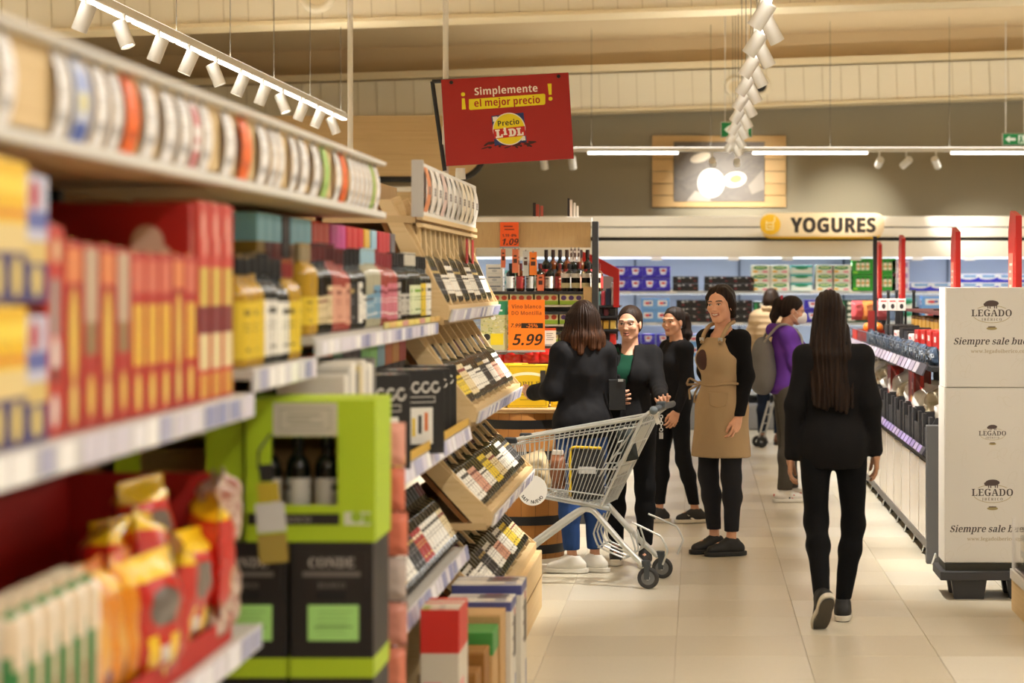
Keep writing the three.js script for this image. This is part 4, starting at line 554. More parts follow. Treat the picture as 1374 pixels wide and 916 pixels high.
// ---------- end shelf behind the barrel ----------
{
  const d = 15.8, z = -d, xl = X(636, d), xr = X(803, d), w = xr - xl, cx = (xl + xr) / 2;
  const g = T('end_shelf', 'shelf end with wooden header and black post behind the barrel display', 'shelf', 0, 0, 0);
  const dm = M(0x333334, { roughness: 0.5 });
  const hb = box(w - 0.05, Y(298, d) - Y(332, d), 0.04); P(g, 'header_panel', hb, woodV, cx - 0.03, (Y(298, d) + Y(332, d)) / 2, z);
  P(g, 'white_rail', box(w - 0.03, 0.03, 0.06), white, cx - 0.03, Y(295, d), z); P(g, 'black_post', box(0.045, Y(297, d), 0.06, 0.004), dm, xr - 0.022, Y(297, d) / 2, z);
  P(g, 'back_board', box(w - 0.1, 1.66, 0.04), M(0x8a857a), cx - 0.05, 0.83, z - 0.62); P(g, 'base', box(w, 0.2, 0.6), dm, cx, 0.1, z - 0.3); P(g, 'wooden_side', box(0.075, 0.5, 0.3), woodV, X(790, d), Y(432, d), z - 0.14);
  for (const y of [Y(391, d), Y(418, d), Y(445, d), 0.95]) P(g, 'shelf_board', box(w - 0.06, 0.02, 0.6), dm, cx, y - 0.01, z - 0.3);
  const jar = (k) => printTex(128, 64, (q, W, H) => { q.fillStyle = '#8fae2c'; q.fillRect(0, 0, W, H); q.fillStyle = k ? '#5a2f7a' : '#d8641a'; q.fillRect(0, 0, W, 6); q.fillStyle = '#c9ba86'; q.fillRect(0, 8, W, 34); for (let i = 0; i < 3; i++) { q.fillStyle = k ? '#4b2a63' : '#a8361a'; q.beginPath(); q.ellipse(22 + i * 42, 26, 15, 13, 0, 0, 7); q.fill(); } });
  const jm = [jar(0), jar(1)], rowsY = [Y(406, d), Y(432, d), Y(458, d)], rn = ['top', 'middle', 'bottom'];
  rowsY.forEach((y, r) => { for (let i = 0; i < 4; i++) C(carton(0.165, 0.085, 0.2, jm[i === 3 ? 1 : 0], undefined, 'jar_tray'), (i === 3 ? 'green tray of purple jars' : 'green tray of red jars') + ', ' + rn[r] + ' row of the end shelf, ' + ord(i) + ' from wine rack', 'tray', X(666, d) + i * 0.176, y - 0.016 , z - 0.12, 0, 'jar trays on the end shelf'); });
  for (let r = 0; r < 3; r++) P(g, 'tray_shelf', box(w - 0.1, 0.014, 0.3), M(0xb7b09a), cx, rowsY[r] - 0.023, z - 0.16);
  const yS = Y(391, d) + 0.001;
  const wb = printTex(64, 64, (q, W, H) => { q.fillStyle = '#dfe1de'; q.fillRect(0, 0, W, H); q.fillStyle = '#7a8690'; q.fillRect(8, 22, 48, 10); q.fillStyle = '#b7bcc0'; q.beginPath(); q.arc(32, 46, 10, 0, 7); q.fill(); });
  for (let i = 0; i < 3; i++) C(carton(0.12, 0.062, 0.16, wb, undefined, 'small_carton'), 'small white carton in the stack at the left of the end shelf, ' + ['lowest', 'middle', 'topmost'][i], 'carton', X(662, d), yS + i * 0.064, z - 0.16, 0, 'small white cartons');
  const bk = [[glassDark, LAB.white], [glassAmber, LAB.red], [glassDark, LAB.grey], [glassDark, LAB.salmon]];
  for (let i = 0; i < 10; i++) C(bottle('wine', ...bk[i % 4], [0x1b1a1a, 0x5a1c1a][i % 2], 0.2, 0.032), 'small dark bottle on the top board of the end shelf, ' + ord(i) + ' from the white cartons', 'bottle', X(682, d) + i * 0.07, yS, z - 0.2, rr(-1, 1), 'bottles on the end shelf');
  for (let i = 0; i < 7; i++) C(bottle('wine', i % 2 ? glassAmber : glassDark, i % 3 ? LAB.black : LAB.red, 0x2a1a16, 0.3, 0.034), 'tall dark bottle under the wooden header, ' + ord(i) + ' of the row', 'bottle', X(728, d) + i * 0.05, yS, z - 0.38, rr(-1, 1), 'tall bottles under the wooden header');
  const jarP = proto('dark_jar'); P(jarP, 'glass_body', cyl(0.032, 0.032, 0.1, 14), glassDark, 0, 0.05, 0); P(jarP, 'lid', cyl(0.034, 0.034, 0.03, 14), M(0xc9c2b4, { roughness: 0.4 }), 0, 0.112, 0); P(jarP, 'paper_label', cyl(0.0325, 0.0325, 0.035, 14, true), M(0xc4b98c), 0, 0.042, 0);
  for (let i = 0; i < 4; i++) C(jarP, 'dark jar with pale lid beside the black post, ' + ord(i) + ' from the left', 'jar', X(764, d) + i * 0.072 - 0.03, yS, z - 0.06, 0.4 * i, 'dark jars with pale lids');
  const hang = [[676, 334, 6, 25, 0xd9734a], [692, 334, 8, 32, 0xdb7850], [697, 334, 2, 36, 0xe0a080], [706, 336, 8, 34, 0xc9c8c4], [716, 338, 10, 31, 0xe87a1e], [726, 368, 9, 22, 0xd8704a], [767, 333, 4, 18, 0xd8cfcb], [772, 333, 4, 18, 0xd3c8c6], [777, 333, 4, 18, 0xd9d0cc]]; const hn = {};
  hang.forEach(([px, py, pw, ph, c], i) => { const n = i < 3 || i === 5 ? 'salmon' : i === 3 ? 'grey' : i === 4 ? 'orange' : 'whitish', k = hn[n] = (hn[n] ?? -1) + 1, t = T('price_card', n + ' price card hanging under the wooden header of the end shelf, ' + ord(k) + ' from the left', 'price card', X(px, d), Y(py + ph / 2, d), z + 0.045 + (i % 3) * 0.004, 0, 'cards under the end shelf header'); P(t, 'card', box(pw * d / FPX, ph * d / FPX, 0.002), M(c)); P(t, 'print_line', box(pw * d / FPX * 0.6, 0.03, 0.001), M(0x4a2a20), 0, 0, 0.0015); P(t, 'print_line', box(pw * d / FPX * 0.5, 0.012, 0.001), M(0x4a2a20), 0, 0.035, 0.0015); P(t, 'clip', box(0.01, 0.012, 0.008), M(0x9a968c), 0, ph * d / FPX / 2, 0); });
  [[717, 272, 4, 20, 0x2a1d18, 'dark'], [721, 274, 5, 18, 0xb5503e, 'reddish'], [727, 276, 4, 16, 0xb85a46, 'reddish'], [763, 266, 3, 26, 0x2a201c, 'dark'], [766, 268, 4, 24, 0xd8c4b0, 'cream'], [771, 272, 3, 20, 0xd6cab8, 'cream'], [775, 276, 3, 16, 0xd9cfc0, 'cream']].forEach(([px, py, pw, ph, c, n], i) => { const dd = d + 0.15 + i * 0.05; const t = T('top_card', n + ' card standing on the end shelf rail, ' + ord(i) + ' of seven from the left', 'price card', X(px, dd), Y(py + ph / 2, dd), -dd); P(t, 'card', box(pw * dd / FPX, ph * dd / FPX, 0.003), M(c)); P(t, 'foot', box(0.02, 0.12, 0.012), white, 0, -ph * dd / FPX / 2 - 0.05, 0); });
  // printed price signs
  const sign = (name, label, px0, py0, px1, py1, dd, fn, tw, th, ry = 0) => { const t = T(name, label, 'price sign', X((px0 + px1) / 2, dd), Y((py0 + py1) / 2, dd), -dd, ry); const w2 = (px1 - px0) * dd / FPX, h2 = (py1 - py0) * dd / FPX; P(t, 'sheet', box(w2, h2, 0.004), printTex(tw, th, fn)); P(t, 'holder', box(w2 * 1.02, 0.012, 0.012), M(0x9a9a9c), 0, -h2 / 2 - 0.004, 0); return t; };
  sign('price_sign', 'small orange price sign reading 1.09 on the wooden header', 671, 298, 696, 331, d - 0.05, (q, W, H) => { q.fillStyle = '#ee5a0c'; q.fillRect(0, 0, W, H); q.fillStyle = '#1c0d06'; q.textAlign = 'center'; lines(q, 24, 26, 90, 2, 22, '#7a2a06', 8); q.font = 'bold 26px sans-serif'; q.fillStyle = '#1c0d06'; q.fillText('1.19 -8%', W / 2, 104); q.font = 'italic bold 62px sans-serif'; q.fillText('1.09', W / 2, 162); }, 132, 176);
  const dd = 14.25;
  sign('price_sign', 'large orange price sign reading 5.99 above the yellow boxes', 682, 402, 731, 470, dd, (q, W, H) => { q.fillStyle = '#f07a12'; q.fillRect(0, 0, W, H); q.fillStyle = '#8a3606'; q.textAlign = 'center'; q.font = 'bold 38px sans-serif'; q.fillText('Vino blanco', W / 2, 62); q.fillText('DO Montilla', W / 2, 108); q.fillStyle = '#1c0d06'; q.font = 'italic bold 38px sans-serif'; q.fillText('7.99', 50, 196); q.fillRect(92, 166, 156, 36); q.fillStyle = '#f07a12'; q.font = 'bold 36px sans-serif'; q.fillText('-25%', 170, 198); q.fillStyle = '#1c0d06'; q.font = 'italic bold 110px sans-serif'; q.fillText('5.99', W / 2, 322); }, 260, 360);
  sign('poster', 'green and pale information poster left of the large orange price sign', 645, 404, 681, 470, dd + 0.02, (q, W, H) => { q.fillStyle = '#b9b68a'; q.fillRect(0, 0, W, H); q.fillStyle = '#2f8a60'; q.fillRect(0, 0, W, 100); q.fillStyle = '#d8cf3a'; q.fillRect(40, 12, 50, 8); lines(q, 60, 34, 110, 2, 26, '#e6efe6', 14); for (let i = 0; i < 90; i++) { q.fillStyle = pick(['#8d9a4a', '#d6d2b0', '#6f8038', '#c2b96a']); q.globalAlpha = 0.6; q.fillRect(rr(0, W), rr(104, 250), rr(6, 20), rr(4, 14)); } q.globalAlpha = 1; q.fillStyle = '#d9c41e'; q.fillRect(70, 236, 90, 84); q.fillStyle = '#20201c'; q.beginPath(); q.arc(44, 262, 24, 0, 7); q.fill(); q.fillStyle = '#e4e4da'; q.beginPath(); q.arc(90, 120, 18, 0, 7); q.fill(); }, 190, 360);
  sign('price_sign', 'small white leaflet with orange top beside the large orange price sign', 731, 440, 746, 462, dd + 0.05, (q, W, H) => { q.fillStyle = '#e6e0d4'; q.fillRect(0, 0, W, H); q.fillStyle = '#e0582a'; q.fillRect(0, 0, W, 14); lines(q, 8, 30, 48, 4, 12, '#8a8278', 4); }, 64, 96);
}
// ---------- barrel with the yellow boxes ----------
{
  const d = 14.0, z = -d, cx = X(704, d), R = 0.285, Hb = 0.9, g = T('wooden_barrel', 'wooden barrel with black hoops carrying the yellow wine boxes', 'barrel', cx, 0, z);
  const prof = []; for (let i = 0; i <= 12; i++) { const u = i / 12 * 2 - 1; prof.push(new THREE.Vector2(R * (0.86 + 0.14 * (1 - u * u)), i / 12 * Hb)); }
  const n = 20, staveM = [0xe4b878, 0xdcae6c, 0xe8c084].map((c) => M(c, { map: texWoodV, roughness: 0.55 }));
  const sg = new THREE.LatheGeometry(prof, 2, 0.004, Math.PI * 2 / n - 0.008);
  for (let i = 0; i < n; i++) P(g, 'stave', sg, staveM[i % 3], 0, 0, 0, 0, i * Math.PI * 2 / n, 0);
  P(g, 'core', lathe(prof.map((p) => [p.x * 0.985, p.y]), 24), M(0x4a3018)); P(g, 'head', cyl(R * 0.84, R * 0.84, 0.03, 28), staveM[0], 0, Hb - 0.03, 0);
  for (const y of [0.06, 0.24, 0.64, 0.83]) { const u = y / Hb * 2 - 1, r = R * (0.86 + 0.14 * (1 - u * u)); P(g, 'hoop', cyl(r + 0.005, r + 0.005, 0.055, 32, true), M(0x1b1a1a, { roughness: 0.45, metalness: 0.3, side: THREE.DoubleSide }), 0, y, 0); }
  const tb = T('display_board', 'round-edged wooden board lying on the barrel', 'board', cx - 0.02, Hb, z); P(tb, 'board', new RoundedBoxGeometry(0.62, 0.03, 0.5, 2, 0.008), wood, 0, 0.016, 0); P(tb, 'front_edge', box(0.6, 0.012, 0.006), M(0x8f6a3c), 0, 0.016, 0.251);
  const yel = printTex(192, 200, (q, W, H) => { q.fillStyle = '#d3ac12'; q.fillRect(0, 0, W, H); q.strokeStyle = '#a8860c'; q.lineWidth = 4; q.strokeRect(8, 8, W - 16, H - 16); q.fillStyle = '#e6dcb4'; q.beginPath(); q.moveTo(24, 44); q.quadraticCurveTo(96, 22, 168, 44); q.lineTo(168, 58); q.quadraticCurveTo(96, 36, 24, 58); q.fill(); q.fillStyle = '#7a6418'; q.textAlign = 'center'; q.font = 'bold 36px serif'; q.fillText('MORILES', W / 2 - 4, 104); lines(q, 40, 124, 110, 2, 14, '#9a7e16', 5); q.fillStyle = '#a28210'; q.fillRect(60, 160, 70, 6); });
  const yc = proto('wine_box'); P(yc, 'body', box(0.25, 0.265, 0.14, 0.004), yel, 0, 0.1325, 0); P(yc, 'side_picture', box(0.032, 0.15, 0.002), M(0x2a241f), 0.095, 0.155, 0.071); P(yc, 'carry_slot', box(0.08, 0.004, 0.03), M(0x8a6e0c), 0, 0.266, 0);
  const by = Hb + 0.032;
  C(yc, 'yellow wine box facing forward on the barrel, under the orange price sign', 'wine box', X(711, d), by, z + 0.12, 0, 'yellow wine boxes'); C(yc, 'yellow wine box on the barrel beside the wine rack', 'wine box', X(711, d) - 0.262, by, z + 0.11, 0.0, 'yellow wine boxes'); 
  C(yc, 'yellow wine box on the barrel behind the reaching hand', 'wine box', X(711, d) + 0.262, by, z + 0.04, 0, 'yellow wine boxes'); C(yc, 'yellow wine box in the back row on the barrel', 'wine box', X(690, d) - 0.05, by, z - 0.08, 0, 'yellow wine boxes');
  const rb = M(0xc01812, { roughness: 0.3, clearcoat: 0.5 }); for (let i = 0; i < 4; i++) { const t = T('red_packet', 'shiny red packet above the yellow boxes, ' + ord(i) + ' from the wine rack', 'packet', X(664 + i * 24, 14.35), Y(478, 14.35), -14.35); P(t, 'pouch', pillow(0.13, 0.1, 0.06), rb); P(t, 'seal', box(0.12, 0.01, 0.004), M(0xd8b0a4), 0, 0.048, 0); }
  const st = T('red_packet_stand', 'dark stand holding the red packets behind the barrel', 'stand', X(700, 14.4), 0, -14.45); P(st, 'shelf', box(0.5, 0.02, 0.22), darkMetal, 0, Y(489, 14.4), 0); P(st, 'leg', box(0.06, Y(489, 14.4), 0.06), darkMetal, 0, Y(489, 14.4) / 2, -0.05); P(st, 'card_holder', box(0.24, 0.025, 0.02, 0.004), M(0x8d8fa4), -0.05, Y(473, 14.3), 0.12);
}
// ---------- red framed display beyond the black post ----------
{
  const d = 17, z = -d, g = T('red_display', 'red sloping cardboard display with small goods beyond the black post', 'display stand', 0, 0, 0), q = (px, py) => [X(px, d), Y(py, d)];
  const redB = M(0xb81a14, { roughness: 0.5 });
  P(g, 'sloping_frame', prism([q(778, 336), q(800, 344), q(831, 361), q(831, 412), q(823, 412), q(823, 372), q(778, 356)], 0.03), redB, 0, 0, z);
  P(g, 'back_panel', box(X(826, d) - X(770, d), 0.5, 0.02), M(0x5a4a44), (X(826, d) + X(770, d)) / 2, Y(414, d), z - 0.5);
  const dm = M(0x26262a), ys = [Y(411, d), Y(425, d), Y(443, d), Y(470, d), Y(500, d)];
  for (const y of ys) P(g, 'shelf_board', box(X(832, d) - X(770, d), 0.016, 0.5), dm, (X(832, d) + X(770, d)) / 2, y, z - 0.25);
  P(g, 'base', box(X(832, d) - X(770, d), ys[4], 0.5), dm, (X(832, d) + X(770, d)) / 2, ys[4] / 2, z - 0.25);
  const items = [[[0xd8d4d0, 'white', 6, 34], [0x6f9a9a, 'teal', 7, 26], [0xc8485a, 'pink', 5, 18], [0x2b3350, 'navy', 7, 22], [0xd4d8e0, 'pale', 6, 30]], [[0x1d1b1c, 'black', 7, 10], [0x2a2426, 'black', 7, 9], [0x6a2a30, 'maroon', 6, 9], [0x1c1c20, 'black', 8, 10]], [[0xd8a83a, 'gold', 7, 11], [0xe0b64a, 'gold', 7, 11], [0xc99a34, 'gold', 7, 11], [0xe2bd5a, 'gold', 7, 11]], [[0xb82018, 'red', 8, 18], [0xcf4a4e, 'rose', 8, 17], [0x222226, 'black', 8, 12], [0xc42a20, 'red', 8, 20]], [[0xb21c16, 'red', 9, 20], [0x2c6a48, 'green', 9, 16], [0xb8261c, 'red', 9, 20]]];
  const rn = ['top', 'second', 'third', 'fourth', 'lowest'];
  items.forEach((r, k) => r.forEach(([c, n, pw, ph], i) => C(carton(pw * d / FPX, ph * d / FPX, 0.12, M(c, { roughness: 0.4 }), undefined, 'small_packet'), n + ' packet on the ' + rn[k] + ' board of the red display, ' + ord(i) + ' from the black post', 'packet', X(795 + i * (k === 0 ? 7 : 9), d), ys[k] + 0.009, z - 0.09, 0, 'packets in the red display')));
}
// ---------- low shelf island on the right ----------
{
  const xf = 1.41, xb = 2.25, d0 = 13.6, d1 = 22.6, L = d1 - d0, zc = -(d0 + d1) / 2;
  const g = T('shelf_island', 'long low shelf island with glossy white side panels on the right of the aisle', 'shelf', 0, 0, 0);
  const gm = M(0x4b4a4a, { roughness: 0.5 }), gl = M(0xcfc3b4, { roughness: 0.14 }), dark = M(0x232326, { roughness: 0.5 });
  P(g, 'core', box(xb - xf - 0.06, 0.5, L - 0.05), dark, (xf + xb) / 2 + 0.01, 0.36, zc); P(g, 'kick_rail', box(0.03, 0.05, L), M(0x6a6560), xf + 0.005, 0.1, zc); P(g, 'top_trim', box(0.02, 0.02, L), dark, xf + 0.004, 0.615, zc);
  for (let i = 0; i < 15; i++) P(g, 'side_panel', box(0.012, 0.47, 0.555, 0.003), gl, xf, 0.36, -d0 - 0.31 - i * 0.6);
  for (let i = 0; i <= 15; i++) { const f = P(g, 'foot', box(0.05, 0.085, 0.05), dark, xf + 0.05, 0.043, -d0 - 0.05 - i * 0.598); P(f, 'chrome_hook', tube([[-0.03, -0.02, 0.1], [-0.045, -0.035, 0.16], [-0.03, 0.03, 0.2], [-0.02, 0.0, 0.12]], 0.006, 14, 6), chrome); }
  P(g, 'end_post', box(0.085, 0.84, 0.07, 0.006), gm, xf + 0.02, 0.42, -d0 + 0.02); P(g, 'end_board', box(xb - xf, 0.6, 0.03), gm, (xf + xb) / 2, 0.35, -d0 + 0.03);
  P(g, 'lower_shelf', box(xb - xf, 0.03, L), gm, (xf + xb) / 2, 0.64, zc); P(g, 'upper_shelf', box(xb - xf - 0.04, 0.03, L - 0.3), dark, (xf + xb) / 2 + 0.02, 1.165, zc - 0.1);
  const pr = (x, y, w, h, rot, mats) => { const r = P(g, 'price_rail', box(0.01, h, L - 0.2), M(0x3d3a42), x, y, zc - 0.05, 0, 0, rot); for (let z = -L / 2 + 0.3; z < L / 2 - 0.3; z += w + 0.06) P(r, 'price_ticket', box(0.004, h * 0.9, w), pick(mats), -0.007, 0, z); };
  pr(xf - 0.016, 0.665, 0.16, 0.05, -0.5, [0x7f70a0, 0x9384b2, 0x8878a8, 0xa294b8].map((c) => M(c))); pr(xf - 0.012, 1.165, 0.22, 0.075, -0.45, [0x9a91a2, 0x91889a, 0x8c8096, 0xa49ca6].map((c) => M(c)));
  for (let i = 0; i < 6; i++) P(g, 'upright', box(0.05, 1.1, 0.05), dark, 1.85, 0.95, -d0 - 0.4 - i * 1.65);
  const fence = []; for (let i = 0; i < 60; i++) fence.push(box(0.004, 0.1, 0.006).translate(0, 0, -L / 2 + 0.3 + i * (L - 0.6) / 60)); fence.push(box(0.006, 0.006, L - 0.6).translate(0, 0.05, 0)); P(g, 'wire_front', merge(fence), M(0x6f7680, { metalness: 0.5 }), xf + 0.02, 1.235, zc).userData.kind = 'stuff';
  // black stacking crates on the lower shelf
  const cr = proto('stacking_crate'), cm = M(0x2c2b2d, { roughness: 0.5 }), Lc = 0.56, hc = 0.22;
  for (const s of [-1, 1]) { const sh = new THREE.Shape([[-0.19, 0], [0.19, 0], [0.19, hc * 0.75], [0.16, hc], [-0.16, hc], [-0.19, hc * 0.75]].map((p) => new THREE.Vector2(...p))); for (const yy of [0.05, 0.12]) { const q = new THREE.Path(); q.moveTo(-0.1, yy); q.lineTo(0.1, yy); q.lineTo(0.1, yy + 0.035); q.lineTo(-0.1, yy + 0.035); sh.holes.push(q); } P(cr, 'end_wall', new THREE.ExtrudeGeometry(sh, { depth: 0.014, bevelEnabled: false }), cm, 0, 0, s * Lc / 2 - (s > 0 ? 0.014 : 0)); }
  for (const s of [-1, 1]) { P(cr, 'side_wall', box(0.012, hc * 0.62, Lc - 0.03), cm, s * 0.183, hc * 0.31, 0); for (const zz of [-0.2, 0.2]) P(cr, 'corner_post', box(0.02, hc, 0.1), cm, s * 0.186, hc / 2, zz); }
  P(cr, 'bottom', box(0.36, 0.012, Lc - 0.03), cm, 0, 0.008, 0);
  for (let i = 0; i < 12; i++) C(cr, 'black stacking crate on the lower board of the right island, ' + ord(i) + ' from the near end', 'crate', xf + 0.21, 0.657, -d0 - 0.36 - i * 0.66, 0, 'black crates on the right island');
  const film = M(0xf0eeea, { roughness: 0.25, clearcoat: 0.6 }), film2 = M(0xe2ded8, { roughness: 0.3, clearcoat: 0.5 }), herb = M(0xffffff, { map: cv(64, 64, (q, W, H) => { q.fillStyle = '#b9ad92'; q.fillRect(0, 0, W, H); speckle(q, W, H, 160, ['#7d7a4a', '#e6ded0', '#8a6a48', '#d2c6b4'], 0.9, 9); }), roughness: 0.35, clearcoat: 0.4 });
  for (let i = 0; i < 12; i++) { const z = -d0 - 0.36 - i * 0.66, t = T('plastic_bag', (i % 3 === 1 ? 'speckled' : 'white') + ' film bag lying in the crates of the right island, ' + ord(i) + ' from the near end', 'bag', xf + 0.21, 0.86 + (i % 2) * 0.03, z, Math.PI / 2 + rr(-0.25, 0.25), 'film bags in the crates'); P(t, 'bag', pillow(0.42, 0.3 + i * 0.001, 0.24, 0.03), [film, herb, film2][i % 3], 0, 0, 0, rr(-0.25, -0.05)); }
  const redFrame = printTex(96, 96, (q, W, H) => { q.fillStyle = '#8f241c'; q.fillRect(0, 0, W, H); q.fillStyle = '#7a3a32'; q.fillRect(10, 12, 76, 70); q.fillStyle = '#c03a2c'; q.fillRect(34, 10, 20, 76); q.fillStyle = '#d9b060'; q.fillRect(40, 70, 40, 12); q.fillStyle = '#d8cabc'; q.fillRect(58, 40, 16, 16); });
  C(carton(0.12, 0.3, 0.4, redFrame, undefined, 'display_carton'), 'red display carton standing in the crates of the right island', 'carton', xf + 0.14, 0.74 + 0.1, -15.6); C(carton(0.12, 0.24, 0.3, redFrame, undefined, 'display_carton'), 'smaller red display carton farther along the crates', 'carton', xf + 0.14, 0.82, -17.4);
  // goods on the upper board
  const bluePk = M(0xffffff, { map: cv(64, 64, (q, W, H) => { q.fillStyle = '#4a5a70'; q.fillRect(0, 0, W, H); speckle(q, W, H, 70, ['#8fa8c0', '#d0d6dc', '#1c2026', '#262a30'], 0.9, 16); }), roughness: 0.3 });
  for (let i = 0; i < 16; i++) { const t = T('packet', 'blue-grey packet leaning behind the wire front of the upper board, ' + ord(i) + ' from the near end', 'packet', xf + 0.08, 1.265, -d0 - 0.55 - i * 0.34, Math.PI / 2 + rr(-0.4, 0.4), 'blue packets on the right island'); P(t, 'pouch', pillow(0.15, 0.12 + i * 0.001, 0.05), bluePk, 0, -0.025, 0, rr(-0.3, 0)); }
  const redBx = printTex(96, 96, (q, W, H) => { q.fillStyle = '#b0201a'; q.fillRect(0, 0, W, H); q.fillStyle = '#d8c8c0'; q.fillRect(30, 14, 40, 18); q.fillStyle = '#e0d4cc'; q.fillRect(14, 54, 30, 24); q.fillStyle = '#7a1410'; q.fillRect(56, 50, 30, 30); });
  const whBx = printTex(64, 64, (q, W, H) => { q.fillStyle = '#e6dad4'; q.fillRect(0, 0, W, H); q.fillStyle = '#2a2626'; q.beginPath(); q.arc(32, 40, 14, 0, 7); q.fill(); q.fillStyle = '#c04a4a'; q.fillRect(10, 8, 44, 8); });
  const dkBx = M(0x29282b, { roughness: 0.5 });
  const up = [[0.25, -14.6, 0.2, redBx, 'red printed carton'], [0.25, -15.0, 0.2, redBx, 'red printed carton'], [0.25, -15.4, 0.2, redBx, 'red printed carton'], [0.25, -15.85, 0.19, redBx, 'red printed carton'], [0.25, -16.3, 0.15, whBx, 'white dotted carton'], [0.25, -16.65, 0.16, dkBx, 'dark grey carton'], [0.25, -17.05, 0.18, dkBx, 'dark grey carton'], [0.25, -17.5, 0.15, whBx, 'white dotted carton'], [0.25, -17.95, 0.18, dkBx, 'dark grey carton'], [0.25, -18.4, 0.18, dkBx, 'dark grey carton']]; const uc = {};
  up.forEach(([dx, z, h, m, n]) => { const k = uc[n] = (uc[n] ?? -1) + 1; C(carton(0.22, h, 0.27, m, undefined, 'display_carton'), n + ' on the right island\'s upper board, ' + ord(k) + ' from near end', 'carton', xf + dx, 1.181, z, 0, 'cartons on the right island'); });
  // dark frame with gold shelf of goods in the middle, white cups on top
  const fr = T('glass_display', 'dark framed small display with gold goods on the right island', 'display stand', 1.95, 1.181, -17.2); for (const zz of [-1, 1]) for (const xx of [-1, 1]) P(fr, 'post', box(0.02, 0.3, 0.02), dark, xx * 0.22, 0.15, zz * 1.4); P(fr, 'top_frame', box(0.46, 0.02, 2.84), M(0x5a2a28), 0, 0.3, 0); P(fr, 'board', box(0.44, 0.012, 2.8), dark, 0, 0.16, 0);
  for (let i = 0; i < 9; i++) C(carton(0.2, 0.085, 0.24, M(0xb98a34, { roughness: 0.35 }), undefined, 'gold_carton'), 'gold carton in the dark framed display, ' + ord(i) + ' from the near end', 'carton', 1.87, 1.348, -16.0 - i * 0.3, 0, 'gold cartons in the framed display');
  for (let i = 0; i < 3; i++) C(carton(0.066, 0.09, 0.1, whBx, undefined, 'white_carton'), 'small white carton with black dot standing on the framed display, ' + ord(i) + ' from the left', 'carton', X(1185 + i * 12, 17), 1.492, -17.0, 0, 'white cartons on the framed display');
  const or = proto('orange'); P(or, 'fruit', new THREE.SphereGeometry(0.042, 14, 10), M(0xd8741c, { roughness: 0.4 })); P(or, 'stem_end', cyl(0.006, 0.008, 0.004, 8), M(0x5a6a2a), 0, 0.042, 0);
  const ob = T('fruit_box', 'red open box of oranges at the far end of the right island', 'box', 1.56, 1.181, -20.3); P(ob, 'front', box(0.012, 0.1, 0.5), M(0xa8281c), -0.13, 0.05, 0); P(ob, 'end', box(0.26, 0.1, 0.012), M(0xa8281c), 0, 0.05, 0.25); P(ob, 'end', box(0.26, 0.1, 0.012), M(0xa8281c), 0, 0.05, -0.25); P(ob, 'bottom', box(0.26, 0.01, 0.5), M(0xa8281c), 0, 0.006, 0);
  for (let i = 0; i < 12; i++) C(or, 'orange in the red box on the right island, ' + (i < 8 ? 'bottom' : 'top') + ' layer, ' + ord(i % 8) + ' from its near corner', 'orange', 1.5 + (i % 2) * 0.09 + (i >= 8 ? 0.04 : 0), 1.233 + (i >= 8 ? 0.07 : 0), -20.14 - Math.floor((i % 8) / 2) * 0.095, 0, 'oranges in the red box');
  for (let i = 0; i < 3; i++) { const t = T('pink_bag', 'pink and orange film bag above the oranges, ' + ord(i) + ' from the left', 'bag', 1.5 + i * 0.1, 1.43, -20.75, 0.4, 'pink bags'); P(t, 'bag', pillow(0.16, 0.18 + i * 0.001, 0.1, 0.015), M([0xcf5a62, 0xd88a4a, 0xd06a72][i], { roughness: 0.35 }), 0, 0.02, 0); }
  const rp = T('red_end_plate', 'tall thin red plate at the far end of the upper board', 'plate', 1.53, 1.181, -19.7); P(rp, 'plate', box(0.06, 0.28, 0.02), M(0x8d1f1a), 0, 0.14, 0); P(rp, 'foot', box(0.07, 0.012, 0.1), M(0x8d1f1a), 0, 0.006, 0);
  // red double-sided price boards on poles
  const redB = M(0xb61c12, { roughness: 0.4 }), pale = M(0xffffff, { map: cv(64, 128, (q, W, H) => { q.fillStyle = '#cf7a66'; q.fillRect(0, 0, W, H); q.fillStyle = '#b61c12'; q.fillRect(0, 0, W, 30); q.fillRect(44, 0, 20, H); lines(q, 6, 50, 34, 5, 14, '#e6c8b8', 5); }), roughness: 0.4 });
  [[1366, 12.55, 282, 'nearest the cardboard display'], [1285, 15.5, 305, 'second from the cardboard display'], [1212, 19.6, 315, 'third from the cardboard display'], [1181, 22.1, 324, 'farthest, beside the black post']].forEach(([px, d, top, w]) => {
    const x = X(px, d), yT = Y(top, d), t = T('price_board', 'red price board on a black pole above the right island, ' + w, 'price board', x, 0, -d, 0, 'red price boards'), bh = 0.56, bl = 0.3;
    P(t, 'pole', box(0.025, yT - bh - 0.6, 0.025), dark, 0, 0.6 + (yT - bh - 0.6) / 2, -0.12); P(t, 'board', prism([[-bl / 2, 0], [bl / 2, 0], [bl / 2, bh * 0.8], [bl / 4, bh], [-bl / 2, bh * 0.94]], 0.035, 0.003), redB, 0, yT - bh, -0.12, 0, Math.PI / 2); P(t, 'print', box(0.002, bh * 0.66, bl * 0.9), pale, -0.0185, yT - bh * 0.6, -0.12); P(t, 'holder', box(0.04, 0.06, 0.1), dark, 0, yT - bh - 0.03, -0.12); if (d < 13.6) P(t, 'floor_plate', box(0.1, 0.6, 0.1), dark, 0.0, 0.3, -0.12);
  });
  const bp = T('black_post', 'tall black post standing on the right island under the department sign', 'post', X(1174, 20), 0.656, -20); P(bp, 'post', box(0.035, Y(317, 20) - 0.656, 0.035), dark, 0, (Y(317, 20) - 0.656) / 2, 0); P(bp, 'foot', box(0.1, 0.012, 0.1), dark, 0, 0.006, 0);
